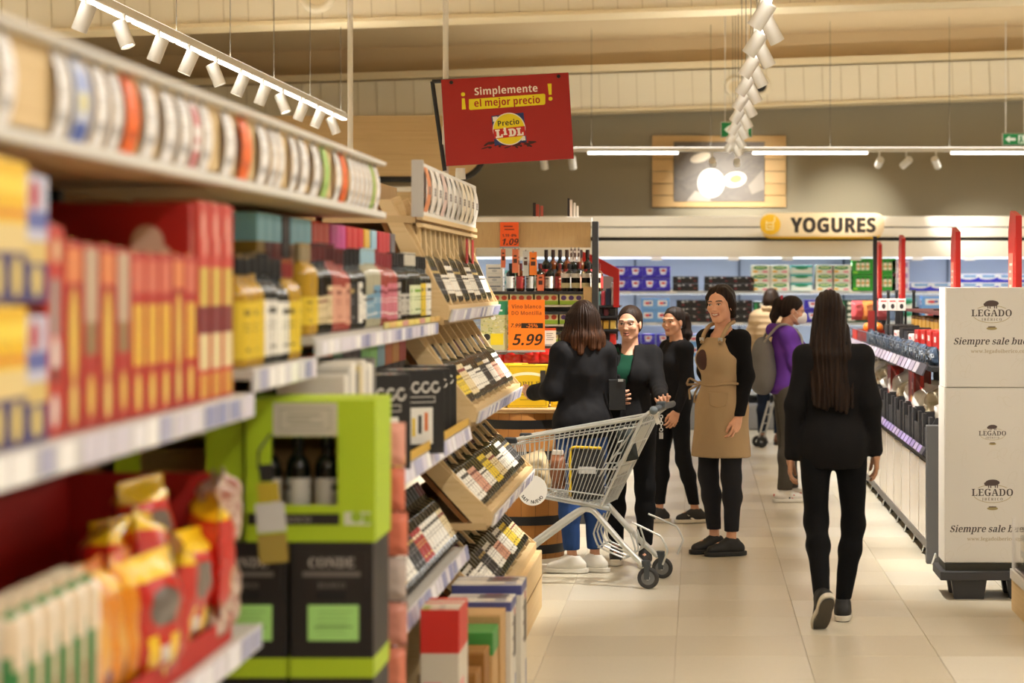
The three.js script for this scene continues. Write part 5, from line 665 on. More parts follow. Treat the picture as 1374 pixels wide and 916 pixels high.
  [[1192, 18.5], [1203, 18.5], [1226, 18.5]].forEach(([px, d], i) => { const t = T('dark_bottle_holder', 'short dark upright bar on the right island, ' + ord(i) + ' right of the black post', 'post', X(px, d), 1.18, -d, 0, 'short dark bars'); P(t, 'bar', box(0.025, Y(392, d) - 1.18, 0.025), dark, 0, (Y(392, d) - 1.18) / 2, 0); P(t, 'cap', box(0.032, 0.02, 0.032), M(0x4a4a4c), 0, Y(392, d) - 1.17, 0); });
}
// ---------- cardboard ham display on a plastic pallet ----------
{
  const d = 12.05, xl = X(1268, d), w = 0.52, zf = -d, dep = 0.3, cx = xl + w / 2;
  const logo = (g, x, y, s) => {
    g.strokeStyle = '#a89b78'; g.lineWidth = 3 * s; g.beginPath(); g.ellipse(x, y + 6 * s, 92 * s, 42 * s, 0, 0, 7); g.stroke();
    g.fillStyle = '#d3d0c8'; g.fillRect(x - 100 * s, y - 22 * s, 200 * s, 40 * s);
    g.fillStyle = '#3b3330'; g.textAlign = 'center'; g.textBaseline = 'middle'; g.font = 'bold ' + 46 * s + 'px serif'; g.fillText('LEGADO', x, y); g.font = 'bold ' + 17 * s + 'px serif'; g.save(); g.fillStyle = '#6a6258'; g.fillText('I B É R I C O', x, y + 32 * s); g.restore();
    g.fillStyle = '#4a3b38'; g.beginPath(); g.ellipse(x, y - 47 * s, 34 * s, 15 * s, 0, 0, 7); g.fill(); g.beginPath(); g.ellipse(x - 30 * s, y - 40 * s, 11 * s, 8 * s, 0.5, 0, 7); g.fill(); for (const lx of [-18, -8, 14, 24]) g.fillRect(x + (lx - 3) * s, y - 40 * s, 5 * s, 18 * s);
    g.fillStyle = '#9a8a5c'; g.beginPath(); g.ellipse(x, y + 76 * s, 26 * s, 8 * s, 0, 0, 7); g.fill(); g.fillStyle = '#5a4a3a'; g.fillRect(x - 18 * s, y + 66 * s, 36 * s, 5 * s);
  };
  const paper = (g, W, H) => { g.fillStyle = '#d3d0c8'; g.fillRect(0, 0, W, H); g.strokeStyle = '#c6c0b0'; g.lineWidth = 2; for (let i = 0; i < 26; i++) { g.beginPath(); g.ellipse(rr(0, W), rr(0, H), rr(20, 90), rr(14, 60), rr(0, 3), 0, 5); g.stroke(); } };
  const slog = (g, x, y, s) => { g.fillStyle = '#3b3330'; g.textAlign = 'left'; g.font = 'italic bold ' + 46 * s + 'px serif'; g.save(); g.translate(x, y); g.scale(0.93, 1); g.fillText('Siempre sale bueno', 0, 0); g.restore(); g.fillStyle = '#a5977a'; g.font = 'bold ' + 24 * s + 'px serif'; g.fillText('www.legadoiberico.com', x + 88 * s, y + 50 * s); };
  const PX = 1000 / w / 1000;   // pixels per millimetre on the prints
  const topT = cv(1000, 1040, (g, W, H) => { paper(g, W, H); logo(g, 475, 262, 2.15); slog(g, 70, 560, 2.1); });
  const lowT = cv(1000, 1820, (g, W, H) => { paper(g, W, H); logo(g, 492, 470, 1.45); logo(g, 492, 1090, 2.2); slog(g, 40, 1470, 2.1); });
  const plain = M(0xd3d0c8, { roughness: 0.6 });
  const H1 = Y(520, d) - Y(755, d), H2 = Y(386, d) - Y(520, d), y0 = Y(755, d);
  const mk = (label, y, h, t, x, zz) => { const b = T('display_carton', label, 'carton', x, y, zz - dep / 2); P(b, 'body', box(w, h, dep, 0.004), plain, 0, h / 2, 0); P(b, 'front_print', box(w - 0.008, h - 0.008, 0.002), M(0xffffff, { map: t, roughness: 0.6 }), 0, h / 2, dep / 2 + 0.0005); P(b, 'edge_fold', box(0.004, h, dep - 0.01), M(0xe0ddd6), -w / 2 - 0.001, h / 2, 0); return b; };
  mk('tall lower cream carton with two LEGADO emblems standing on the pallet', y0, H1, lowT, cx, zf); mk('upper cream carton with one LEGADO emblem stacked on the taller one', y0 + H1 + 0.002, H2, topT, cx + 0.004, zf + 0.004);
  const p = T('plastic_pallet', 'dark plastic pallet under the cream cartons', 'pallet', cx + 0.04, 0, zf - dep / 2); const pm = M(0x35363a, { roughness: 0.6 });
  P(p, 'base_tray', box(w + 0.02, y0 - Y(766, d), dep + 0.02), M(0x2a2a20), -0.03, (y0 + Y(766, d)) / 2, 0); P(p, 'deck', box(w + 0.18, Y(765, d) - Y(777, d), dep + 0.1, 0.006), pm, 0.02, (Y(765, d) + Y(777, d)) / 2, 0); const lh = Y(777, d); for (const x of [-0.17, 0.13]) for (const zz of [-0.12, 0.12]) P(p, 'leg', (() => { const g = new THREE.CylinderGeometry(0.145, 0.12, lh, 4, 1).rotateY(Math.PI / 4); g.scale(0.92, 1, 0.45); return g; })(), pm, x, lh / 2, zz);
}
// ---------- wooden bin at the right edge ----------
{
  const x0 = 1.637, g = T('wooden_bin', 'low wooden bin with a clear front at the right edge of the picture', 'bin', 0, 0, 0), z0 = -11.66, z1 = -10.4, zc = (z0 + z1) / 2, L = z1 - z0;
  P(g, 'wooden_side', box(0.02, 0.17, L), pine, x0 + 0.01, 0.085, zc); P(g, 'wooden_end', box(0.8, 0.17, 0.02), pine, x0 + 0.42, 0.085, z0 + 0.01); P(g, 'wooden_end', box(0.8, 0.17, 0.02), pine, x0 + 0.42, 0.085, z1 - 0.01); P(g, 'bottom', box(0.8, 0.02, L), pine, x0 + 0.41, 0.14, zc); P(g, 'wooden_side', box(0.02, 0.17, L), pine, x0 + 0.81, 0.085, zc);
  P(g, 'price_rail', box(0.012, 0.05, L), M(0xd6d2cc), x0 - 0.002, 0.19, zc); P(g, 'clear_front', box(0.004, 0.26, L), new THREE.MeshPhysicalMaterial({ color: 0xffffff, transmission: 1, roughness: 0.05, thickness: 0 }), x0 + 0.01, 0.34, zc);
  for (const z of [z0 + 0.01, z1 - 0.01]) P(g, 'corner_post', box(0.02, 0.31, 0.02), M(0xd9d6d0), x0 + 0.012, 0.325, z);
  const pk = printTex(64, 96, (q, W, H) => { q.fillStyle = '#2a2620'; q.fillRect(0, 0, W, H); q.fillStyle = '#b9a05a'; q.fillRect(8, 10, 48, 20); q.fillStyle = '#d8d0c0'; q.fillRect(10, 44, 30, 14); q.fillStyle = '#7a2a22'; q.fillRect(12, 70, 40, 14); });
  for (let i = 0; i < 6; i++) C(carton(0.2, 0.24, 0.16, pk, undefined, 'packet'), 'dark packet with gold band in the wooden bin, ' + ord(i) + ' from the back', 'packet', x0 + 0.14, 0.152, z0 + 0.12 + i * 0.19, 0, 'packets in the wooden bin');
}
// ---------- shopping trolley ----------
{
  const d = 12.72, t = T('shopping_trolley', 'chrome supermarket trolley standing beside the barrel display', 'trolley', X(790, d), 0, -d, -0.16), gal = M(0xc3c7c6, { roughness: 0.32, metalness: 0.7 }), plast = M(0x3a4146, { roughness: 0.45 }), tyre = M(0x2c2c2d, { roughness: 0.6 });
  // side outline in local x (towards the handle) and y
  const hw = (u) => 0.18 + 0.085 * u;                          // half width: narrow nose, wide handle end
  const FT = [-0.42, 0.815], FB = [-0.38, 0.53], RT = [0.36, 0.955], RB = [0.115, 0.455];
  const top = (u) => [FT[0] + (RT[0] - FT[0]) * u, FT[1] + (RT[1] - FT[1]) * u], bot = (u) => [FB[0] + (RB[0] - FB[0]) * u, FB[1] + (RB[1] - FB[1]) * u];
  for (const s of [-1, 1]) {
    const p3 = (p, u, k = 1) => [p[0], p[1], s * hw(u) * k], at = (u, v) => { const a = bot(u), b = top(u); return [a[0] + (b[0] - a[0]) * v, a[1] + (b[1] - a[1]) * v, s * hw(u) * (0.82 + 0.18 * v)]; };
    P(t, 'basket_rim', bar(at(0, 1), at(1, 1), 0.0095, 8), gal);
    const w = []; for (const v of [0, 0.12, 0.42, 0.9]) w.push(bar(at(0, v), at(1, v), 0.0042)); for (let i = 0; i <= 26; i++) { const u = i / 26; w.push(bar(at(u, 0), at(u, 1), 0.0024, 5)); }
    P(t, 'side_grid', merge(w), gal);
    // undercarriage: one bent tube per side
    P(t, 'leg_tube', tube([[-0.4, 0.15, s * 0.2], [-0.24, 0.27, s * 0.2], [-0.02, 0.425, s * 0.19], [0.06, 0.43, s * 0.19], [0.12, 0.37, s * 0.19], [0.24, 0.24, s * 0.2], [0.36, 0.13, s * 0.22]], 0.017, 60, 10, false, 0.3), gal);
    P(t, 'side_wire', tube([[0.3, 0.37, s * 0.24], [0.46, 0.3, s * 0.26], [0.5, 0.22, s * 0.26], [0.47, 0.14, s * 0.24]], 0.006, 30, 6), gal);
    for (const [wx, fx] of [[0.385, 0.36], [-0.4, -0.4]]) {
      const zz = s * (wx > 0 ? 0.225 : 0.2), wg = new THREE.Group(); wg.name = 'wheel'; t.add(wg); wg.position.set(wx, 0.062, zz);
      P(wg, 'tyre', new THREE.TorusGeometry(0.048, 0.0135, 10, 28), tyre); P(wg, 'disc', cyl(0.04, 0.04, 0.018, 24), M(0x6d6f70), 0, 0, 0, Math.PI / 2); P(wg, 'hub', cyl(0.012, 0.012, 0.03, 12), chrome, 0, 0, 0, Math.PI / 2);
      P(wg, 'fork', merge([box(0.03, 0.075, 0.004).translate(-0.006, 0.03, 0.018), box(0.03, 0.075, 0.004).translate(-0.006, 0.03, -0.018), box(0.045, 0.012, 0.042).translate(-0.008, 0.068, 0), cyl(0.026, 0.026, 0.022, 14).translate(-0.012, 0.085, 0)]), plast);
    }
    P(t, 'handle_bracket', tube([[0.36, 0.955, s * 0.262], [0.4, 0.985, s * 0.262], [0.43, 1.0, s * 0.25]], 0.011, 14, 8), gal);
    P(t, 'nose_bumper', new RoundedBoxGeometry(0.075, 0.036, 0.034, 2, 0.01), M(0x1f2326, { roughness: 0.5 }), -0.41, 0.815, s * 0.185);
  }
  const nose = []; for (let i = 0; i <= 8; i++) { const z = -0.18 + i * 0.045; nose.push(bar([FB[0], FB[1], z * 0.82], [FT[0], FT[1], z], 0.0026, 5)); } for (const v of [0, 0.12, 0.42, 0.9, 1]) { const x = FB[0] + (FT[0] - FB[0]) * v, y = FB[1] + (FT[1] - FB[1]) * v, k = 0.18 * (0.82 + 0.18 * v); nose.push(bar([x, y, -k], [x, y, k], 0.0045)); } P(t, 'front_grid', merge(nose), gal);
  const rear = []; for (let i = 0; i <= 10; i++) { const z = -0.26 + i * 0.052; rear.push(bar([RB[0], RB[1], z * 0.82], [RT[0], RT[1], z], 0.0028, 5)); } for (const v of [0, 0.2, 0.45, 0.7, 0.92, 1]) { const x = RB[0] + (RT[0] - RB[0]) * v, y = RB[1] + (RT[1] - RB[1]) * v, k = 0.265 * (0.82 + 0.18 * v); rear.push(bar([x, y, -k], [x, y, k], 0.0042)); } for (const s of [-1, 1]) rear.push(bar([RB[0], RB[1], s * 0.215], [RT[0], RT[1], s * 0.262], 0.009)); P(t, 'rear_flap', merge(rear), gal); P(t, 'flap_panel', box(0.004, 0.3, 0.3, 0.001), M(0xb9b6a8, { roughness: 0.4 }), 0.262, 0.76, 0.0, 0, 0, -0.456);
  const base = []; for (let i = 0; i <= 12; i++) { const u = i / 12, p = bot(u), k = hw(u) * 0.82; base.push(bar([p[0], p[1], -k], [p[0], p[1], k], 0.0028, 5)); } for (let i = 0; i <= 6; i++) { const f = -1 + i / 3; base.push(bar([FB[0], FB[1], f * hw(0) * 0.82], [RB[0], RB[1], f * hw(1) * 0.82], 0.0032, 5)); } P(t, 'floor_grid', merge(base), gal);
  P(t, 'lower_basket_bar', bar([-0.3, 0.51, 0.155], [0.16, 0.44, 0.2], 0.013, 8), M(0xaeb3b3, { metalness: 0.5, roughness: 0.4 })); P(t, 'cross_bar', bar([0.0, 0.425, -0.19], [0.0, 0.425, 0.19], 0.014, 8), gal); P(t, 'cross_bar', bar([-0.36, 0.18, -0.2], [-0.36, 0.18, 0.2], 0.012, 8), gal);
  const lr = []; for (let i = 0; i < 4; i++) { const z = -0.15 + i * 0.1; lr.push(tube([[0.1, 0.4, z], [0.06, 0.3, z], [0.09, 0.22, z], [0.24, 0.16, z], [0.3, 0.2, z], [0.27, 0.3, z]], 0.0055, 24, 6)); } for (const p of [[0.09, 0.22], [0.24, 0.16]]) lr.push(bar([...p, -0.17], [...p, 0.17], 0.005)); P(t, 'crate_rack', merge(lr), gal);
  const hd = P(t, 'handle', tube([[0.42, 0.995, -0.27], [0.44, 1.005, -0.26], [0.44, 1.005, 0.26], [0.42, 0.995, 0.27]], 0.018, 40, 12), plast);
  P(hd, 'handle_cap', new THREE.SphereGeometry(0.024, 14, 10), M(0x5b6468), 0.425, 0.997, 0.275); P(hd, 'coin_lock', new RoundedBoxGeometry(0.05, 0.04, 0.07, 2, 0.01), plast, 0.445, 1.02, 0.14);
  P(hd, 'lock_chain', merge([0, 1, 2, 3, 4].map((i) => new THREE.TorusGeometry(0.009, 0.003, 6, 10).rotateY(i * 1.57).translate(0.46, 0.96 - i * 0.018, 0.235)).concat([box(0.02, 0.035, 0.014).translate(0.46, 0.855, 0.235)])), chrome);
  P(hd, 'paper_tag', box(0.025, 0.06, 0.002), M(0xe0ddd4), 0.43, 0.945, 0.2, 0, 0, 0.35);
  const seat = []; for (let i = 0; i < 5; i++) seat.push(tube([[0.17 + i * 0.012, 0.6 + i * 0.07, -0.2], [0.19 + i * 0.012, 0.61 + i * 0.07, -0.19], [0.19 + i * 0.012, 0.61 + i * 0.07, 0.19], [0.17 + i * 0.012, 0.6 + i * 0.07, 0.2]], 0.005, 20, 6)); for (const s of [-1, 1]) seat.push(bar([0.1, 0.62, s * 0.2], [0.34, 0.93, s * 0.25], 0.005)); P(t, 'child_seat', merge(seat), gal);
  const badge = T('trolley_badge', 'round white advertising badge under the trolley nose', 'badge', X(715, 12.6), 0.535, -12.58, -0.16); const bt = cv(256, 256, (g, W) => { g.fillStyle = '#d8d6cf'; g.fillRect(0, 0, W, W); g.fillStyle = '#3a3632'; g.font = 'bold 40px sans-serif'; g.textAlign = 'center'; const s = 'MUY NUEVO'; for (let i = 0; i < s.length; i++) { g.save(); g.translate(128, 128); g.rotate(0.95 - i * 0.235); g.fillText(s[i], 0, 112); g.restore(); } });
  P(badge, 'ring', new THREE.ExtrudeGeometry((() => { const s = new THREE.Shape(); s.absarc(0, 0, 0.085, 0, Math.PI * 2); return s; })(), { depth: 0.004, bevelEnabled: false, curveSegments: 32 }), M(0xd6d3cb)); P(badge, 'print', new THREE.CircleGeometry(0.084, 32), M(0xffffff, { map: bt }), 0, 0, 0.0045);
  // load
  const ry = -0.16, place = (lx, y, lz) => { const v = V(lx, y, lz).applyAxisAngle(V(0, 1, 0), ry); return [X(790, d) + v.x, y, -d + v.z]; };
  const bread = T('bread_bag', 'brown paper bread bag lying in the nose of the trolley', 'bag', ...place(-0.3, 0.6, 0.02), ry + 0.3); P(bread, 'paper_bag', pillow(0.17, 0.25, 0.1, 0.02), M(0xb7a27c, { roughness: 0.7 }), 0, 0.02, 0, 0.2, 0, 0.35);
  const lf = pillow(0.09, 0.2, 0.08, 0.006); const loaf = T('wrapped_loaf', 'clear wrapped brown loaf beside the paper bag in the trolley', 'bread', ...place(-0.18, 0.62, 0.0), ry - 0.2); P(loaf, 'loaf', lf, M(0x7a4a2c, { roughness: 0.5 }), 0, 0.01, 0); P(loaf, 'wrapper_end', box(0.07, 0.03, 0.01, 0.004), M(0xcfc8bc), 0, 0.115, 0);
  const pch = T('dark_pouch', 'dark drawstring pouch hanging inside the rear of the trolley', 'bag', ...place(0.24, 0.8, 0.1), ry); P(pch, 'pouch', pillow(0.1, 0.2, 0.07, 0.01), M(0x16201f), 0, 0, 0, 0, 0, 0.2); P(pch, 'cord', tube([[-0.02, 0.09, 0], [0.02, 0.14, 0], [0.07, 0.15, 0]], 0.004, 14, 6), M(0x121414));
  const yp = T('yellow_edged_bag', 'black shopping bag with yellow edge standing in the trolley', 'bag', ...place(0.0, 0.475, 0.02), ry); P(yp, 'bag', new RoundedBoxGeometry(0.17, 0.29, 0.14, 2, 0.02), M(0x1a1a1b), 0, 0.148, 0); P(yp, 'yellow_edge', tube([[-0.088, 0.02, 0.072], [-0.088, 0.28, 0.072], [-0.06, 0.3, 0.072], [0.09, 0.295, 0.072]], 0.008, 30, 8), M(0xc9a818)); P(yp, 'white_print', box(0.1, 0.04, 0.002), M(0xb9b7b2), 0.01, 0.17, 0.0715);
}
// ---------- people: smooth fields meshed with surface nets ----------
const lerp = (a, b, t) => a + (b - a) * t, clamp = (x, a, b) => Math.min(b, Math.max(a, x));
const smin = (a, b, k) => { const h = Math.max(k - Math.abs(a - b), 0) / k; return Math.min(a, b) - h * h * k * 0.25; };
const cap = (a, b, ra, rb, k = 0.03) => ({ a, b, ra, rb, k });
const ell = (c, r, k = 0.03, o) => ({ c, r, k, ...o });
function dist(q, x, y, z) {
  if (q.c) { const dx = (x - q.c[0]) / q.r[0], dy = (y - q.c[1]) / q.r[1], dz = (z - q.c[2]) / q.r[2], k0 = Math.sqrt(dx * dx + dy * dy + dz * dz), k1 = Math.sqrt((dx / q.r[0]) ** 2 + (dy / q.r[1]) ** 2 + (dz / q.r[2]) ** 2) || 1e-6; return k0 < 1e-4 ? -Math.min(...q.r) : k0 * (k0 - 1) / k1; }
  const bx = q.b[0] - q.a[0], by = q.b[1] - q.a[1], bz = q.b[2] - q.a[2], px = x - q.a[0], py = y - q.a[1], pz = z - q.a[2], t = clamp((px * bx + py * by + pz * bz) / (bx * bx + by * by + bz * bz + 1e-9), 0, 1);
  return Math.sqrt((px - bx * t) ** 2 + (py - by * t) ** 2 + (pz - bz * t) ** 2) - lerp(q.ra, q.rb, t);
}
function solid(bones, cell, { cuts = [], disp, color } = {}) {
  const lo = [1e9, 1e9, 1e9], hi = [-1e9, -1e9, -1e9], ext = bones.map((q) => { const l = [], h = []; for (let i = 0; i < 3; i++) { const m = q.k + 0.02; if (q.c) { l[i] = q.c[i] - q.r[i] - m; h[i] = q.c[i] + q.r[i] + m; } else { l[i] = Math.min(q.a[i] - q.ra, q.b[i] - q.rb) - m; h[i] = Math.max(q.a[i] + q.ra, q.b[i] + q.rb) + m; } if (!q.sub) { lo[i] = Math.min(lo[i], l[i]); hi[i] = Math.max(hi[i], h[i]); } } return [l, h]; });
  const n = [0, 1, 2].map((i) => Math.ceil((hi[i] - lo[i]) / cell) + 2), F = new Float32Array(n[0] * n[1] * n[2]).fill(0.06), id = (i, j, k) => i + n[0] * (j + n[1] * k);
  bones.forEach((q, b) => { const s = [0, 1, 2].map((i) => Math.max(0, Math.floor((ext[b][0][i] - lo[i]) / cell))), e = [0, 1, 2].map((i) => Math.min(n[i] - 1, Math.ceil((ext[b][1][i] - lo[i]) / cell)));
    for (let k = s[2]; k <= e[2]; k++) for (let j = s[1]; j <= e[1]; j++) for (let i = s[0]; i <= e[0]; i++) { const w = id(i, j, k), d = dist(q, lo[0] + i * cell, lo[1] + j * cell, lo[2] + k * cell); F[w] = q.sub ? -smin(-F[w], d, q.k) : smin(F[w], d, q.k); } });
  if (cuts.length || disp) for (let k = 0; k < n[2]; k++) for (let j = 0; j < n[1]; j++) for (let i = 0; i < n[0]; i++) { const w = id(i, j, k); if (F[w] > 0.05 && !cuts.length) continue; const x = lo[0] + i * cell, y = lo[1] + j * cell, z = lo[2] + k * cell; if (disp) F[w] += disp(x, y, z); for (const c of cuts) F[w] = Math.max(F[w], c(x, y, z)); }
  for (let k = 0; k < n[2]; k++) for (let j = 0; j < n[1]; j++) for (let i = 0; i < n[0]; i++) if (!i || !j || !k || i === n[0] - 1 || j === n[1] - 1 || k === n[2] - 1) F[id(i, j, k)] = 0.05;
  const pos = [], nor = [], uv = [], col = [], idx = [], vid = new Int32Array(F.length).fill(-1), off = [0, 1, n[0], n[0] + 1, n[0] * n[1], n[0] * n[1] + 1, n[0] * n[1] + n[0], n[0] * n[1] + n[0] + 1];
  const edges = [[0, 1], [2, 3], [4, 5], [6, 7], [0, 2], [1, 3], [4, 6], [5, 7], [0, 4], [1, 5], [2, 6], [3, 7]];
  for (let k = 0; k < n[2] - 1; k++) for (let j = 0; j < n[1] - 1; j++) for (let i = 0; i < n[0] - 1; i++) {
    const w = id(i, j, k), v = off.map((o) => F[w + o]); let m = 0; for (let q = 0; q < 8; q++) if (v[q] < 0) m |= 1 << q; if (!m || m === 255) continue;
    let sx = 0, sy = 0, sz = 0, c = 0; for (const [a, b] of edges) if ((v[a] < 0) !== (v[b] < 0)) { const t = v[a] / (v[a] - v[b]); sx += lerp(a & 1, b & 1, t); sy += lerp(a >> 1 & 1, b >> 1 & 1, t); sz += lerp(a >> 2, b >> 2, t); c++; }
    sx /= c; sy /= c; sz /= c; vid[w] = pos.length / 3; const x = lo[0] + (i + sx) * cell, y = lo[1] + (j + sy) * cell, z = lo[2] + (k + sz) * cell; pos.push(x, y, z); uv.push(x * 3 + z * 2, y * 3);
    let gx = v[1] - v[0] + v[3] - v[2] + v[5] - v[4] + v[7] - v[6], gy = v[2] - v[0] + v[3] - v[1] + v[6] - v[4] + v[7] - v[5], gz = v[4] - v[0] + v[5] - v[1] + v[6] - v[2] + v[7] - v[3]; const gl = Math.hypot(gx, gy, gz) || 1; nor.push(gx / gl, gy / gl, gz / gl);
    if (color) { const q = color(x, y, z); col.push(q[0], q[1], q[2]); }
  }
  const st = [1, n[0], n[0] * n[1]];
  for (let k = 1; k < n[2] - 1; k++) for (let j = 1; j < n[1] - 1; j++) for (let i = 1; i < n[0] - 1; i++) { const w = id(i, j, k), s = F[w] < 0; for (let a = 0; a < 3; a++) if (s !== F[w + st[a]] < 0) { const u = st[(a + 1) % 3], v = st[(a + 2) % 3], A = vid[w - u - v], B = vid[w - v], Cc = vid[w], D = vid[w - u]; if (A < 0 || B < 0 || Cc < 0 || D < 0) continue; s ? idx.push(A, B, Cc, A, Cc, D) : idx.push(A, Cc, B, A, D, Cc); } }
  const g = new THREE.BufferGeometry(); g.setAttribute('position', new THREE.Float32BufferAttribute(pos, 3)); g.setAttribute('normal', new THREE.Float32BufferAttribute(nor, 3)); g.setAttribute('uv', new THREE.Float32BufferAttribute(uv, 2)); if (color) g.setAttribute('color', new THREE.Float32BufferAttribute(col, 3)); g.setIndex(idx); return g;
}
const rgb = (h) => { const c = new THREE.Color(h); return [c.r, c.g, c.b]; }, mixc = (a, b, t) => [lerp(a[0], b[0], t), lerp(a[1], b[1], t), lerp(a[2], b[2], t)], smooth = (a, b, x) => { const t = clamp((x - a) / (b - a), 0, 1); return t * t * (3 - 2 * t); };
// head in its own frame: origin between the ears at eye height, face towards +z
function headGeo({ skin, smile = 0, open = 0, cell = 0.0034, gaze = 0 }) {
  const b = [ell([0, 0.032, -0.014], [0.073, 0.089, 0.093]), ell([0, -0.038, 0.022], [0.051, 0.078, 0.064], 0.035), cap([-0.011, -0.1, 0.056], [0.011, -0.1, 0.056], 0.018, 0.018, 0.03), cap([0, -0.06, -0.03], [0, -0.17, -0.045], 0.044, 0.047, 0.035)];
  for (const s of [-1, 1]) b.push(ell([s * 0.036, -0.028 + smile * 0.006, 0.06], [0.024, 0.022, 0.022], 0.025), ell([s * 0.033, -0.062, 0.01], [0.02, 0.03, 0.034], 0.03), cap([s * 0.044, 0.022, 0.07], [s * 0.012, 0.019, 0.081], 0.009, 0.011, 0.016), { ...ell([s * 0.031, 0.001, 0.091], [0.017, 0.01, 0.013], 0.012), sub: 1 }, ell([s * 0.031, 0.001, 0.0735], [0.0125, 0.0105, 0.0115], 0.003), cap([s * 0.044, 0.0025, 0.073], [s * 0.02, 0.006, 0.0805], 0.0035, 0.0042, 0.004), ell([s * 0.0085, -0.0365, 0.0865], [0.0062, 0.0052, 0.007], 0.007), ell([s * 0.073, -0.01, -0.006], [0.007, 0.03, 0.018], 0.008));
  b.push(cap([0, 0.012, 0.08], [0, -0.033, 0.0965], 0.0065, 0.0088, 0.013));
  const wl = 0.02 + smile * 0.006, up = smile * 0.008;
  b.push(cap([-wl, -0.0635 + up, 0.074], [0, -0.0625, 0.0835], 0.004, 0.0055, 0.006), cap([wl, -0.0635 + up, 0.074], [0, -0.0625, 0.0835], 0.004, 0.0055, 0.006), cap([-wl * 0.8, -0.0695 + up - open * 0.006, 0.074], [wl * 0.8, -0.0695 + up - open * 0.006, 0.074], 0.004, 0.004, 0.006), ell([0, -0.0725 - open * 0.007 - smile * 0.003, 0.079], [0.016, 0.006, 0.007], 0.006));
  const S0 = rgb(skin), lip = mixc(S0, rgb('#8a2f30'), 0.6), brow = rgb('#2a1a12'), eyeW = rgb('#d8d0c6'), iris = rgb('#1c0f08'), cheek = mixc(S0, rgb('#b4543e'), 0.3), teeth = rgb('#e6ddd0');
  return solid(b, cell, { color: (x, y, z) => {
    const ax = Math.abs(x); if (z < 0.045) return S0;
    const ex = x - Math.sign(x) * 0.031 - gaze * 0.004, ey = y - 0.001;
    if ((ex / 0.0125) ** 2 + (ey / 0.0046) ** 2 < 1 && z > 0.068) { if (ey > 0.0022) return brow; return Math.hypot(ex, ey * 0.9) < 0.0062 ? iris : eyeW; }
    if ((ex / 0.0155) ** 2 + ((ey - 0.0015) / 0.0085) ** 2 < 1 && z > 0.064 && ey > 0) return mixc(S0, brow, 0.75);
    const by = 0.0215 + 0.004 * (1 - ((ax - 0.031) / 0.02) ** 2); if (ax > 0.012 && ax < 0.05 && Math.abs(y - by) < 0.0042) return mixc(S0, brow, 0.95);
    const my = up * (ax / wl) ** 2; if (ax < wl * 1.05 && y - my < -0.0565 && y - my > -0.079 - open * 0.007 && z > 0.068) { const line = -0.066 + my - open * 0.002; if ((smile > 0.5 || open > 0.3) && ax < wl * 0.68 && Math.abs(y - line) < 0.0036) return smile > 0.5 ? teeth : rgb('#3a1512'); return lip; }
    return mixc(S0, cheek, 0.55 * Math.exp(-(((ax - 0.037) / 0.016) ** 2) - ((y + 0.026) / 0.014) ** 2));
  } });
}
function handGeo(right, curl = 0.5, skin, cell = 0.003) {
  const s = right ? -1 : 1, b = [], zs = [-0.03, -0.011, 0.01, 0.031], len = [[0.026, 0.018, 0.016], [0.033, 0.022, 0.018], [0.035, 0.024, 0.019], [0.032, 0.021, 0.018]];
  b.push(cap([0, 0.03, 0], [0, -0.02, 0], 0.026, 0.024, 0.02));
  zs.forEach((z, i) => { b.push(cap([0, -0.015, z * 0.7], [0, -0.078 - (i === 2 ? 0.006 : i === 0 ? -0.01 : 0.002), z], 0.014, 0.0115, 0.012)); let p = [0, -0.078 - (i === 2 ? 0.006 : i === 0 ? -0.01 : 0.002), z], a = 0.12 + curl * (0.35 + i * 0.03); len[i].forEach((l, q) => { const e = [p[0] - s * Math.sin(a) * l, p[1] - Math.cos(a) * l, p[2] + (z * 0.12)]; b.push(cap(p, e, 0.0092 - q * 0.0008, 0.0086 - q * 0.0009, q ? 0.004 : 0.005)); p = e; a += curl * (0.75 + q * 0.15); }); });
  b.push(cap([-s * 0.006, -0.02, 0.022], [-s * 0.016, -0.052, 0.045], 0.0145, 0.0115, 0.014), cap([-s * 0.016, -0.052, 0.045], [-s * 0.024, -0.08, 0.05], 0.011, 0.0095, 0.005), cap([-s * 0.024, -0.08, 0.05], [-s * 0.033, -0.103, 0.046], 0.0095, 0.0078, 0.004));
  const c = rgb(skin); return solid(b, cell, { color: () => c });
}
const DEF = { pel: [0, 0.93, 0], wai: [0, 1.07, 0.006], che: [0, 1.225, 0], nk: [0, 1.38, -0.022], head: [0, 1.533, 0.012], shL: [0.14, 1.328, -0.018], shR: [-0.14, 1.328, -0.018], elL: [0.178, 1.105, -0.035], elR: [-0.178, 1.105, -0.035], wrL: [0.188, 0.875, 0.03], wrR: [-0.188, 0.875, 0.03], hipL: [0.08, 0.9, 0], hipR: [-0.08, 0.9, 0], knL: [0.09, 0.49, 0.018], knR: [-0.09, 0.49, 0.018], anL: [0.09, 0.085, -0.025], anR: [-0.09, 0.085, -0.025] };
const mid = (a, b, t) => a.map((v, i) => lerp(v, b[i], t));
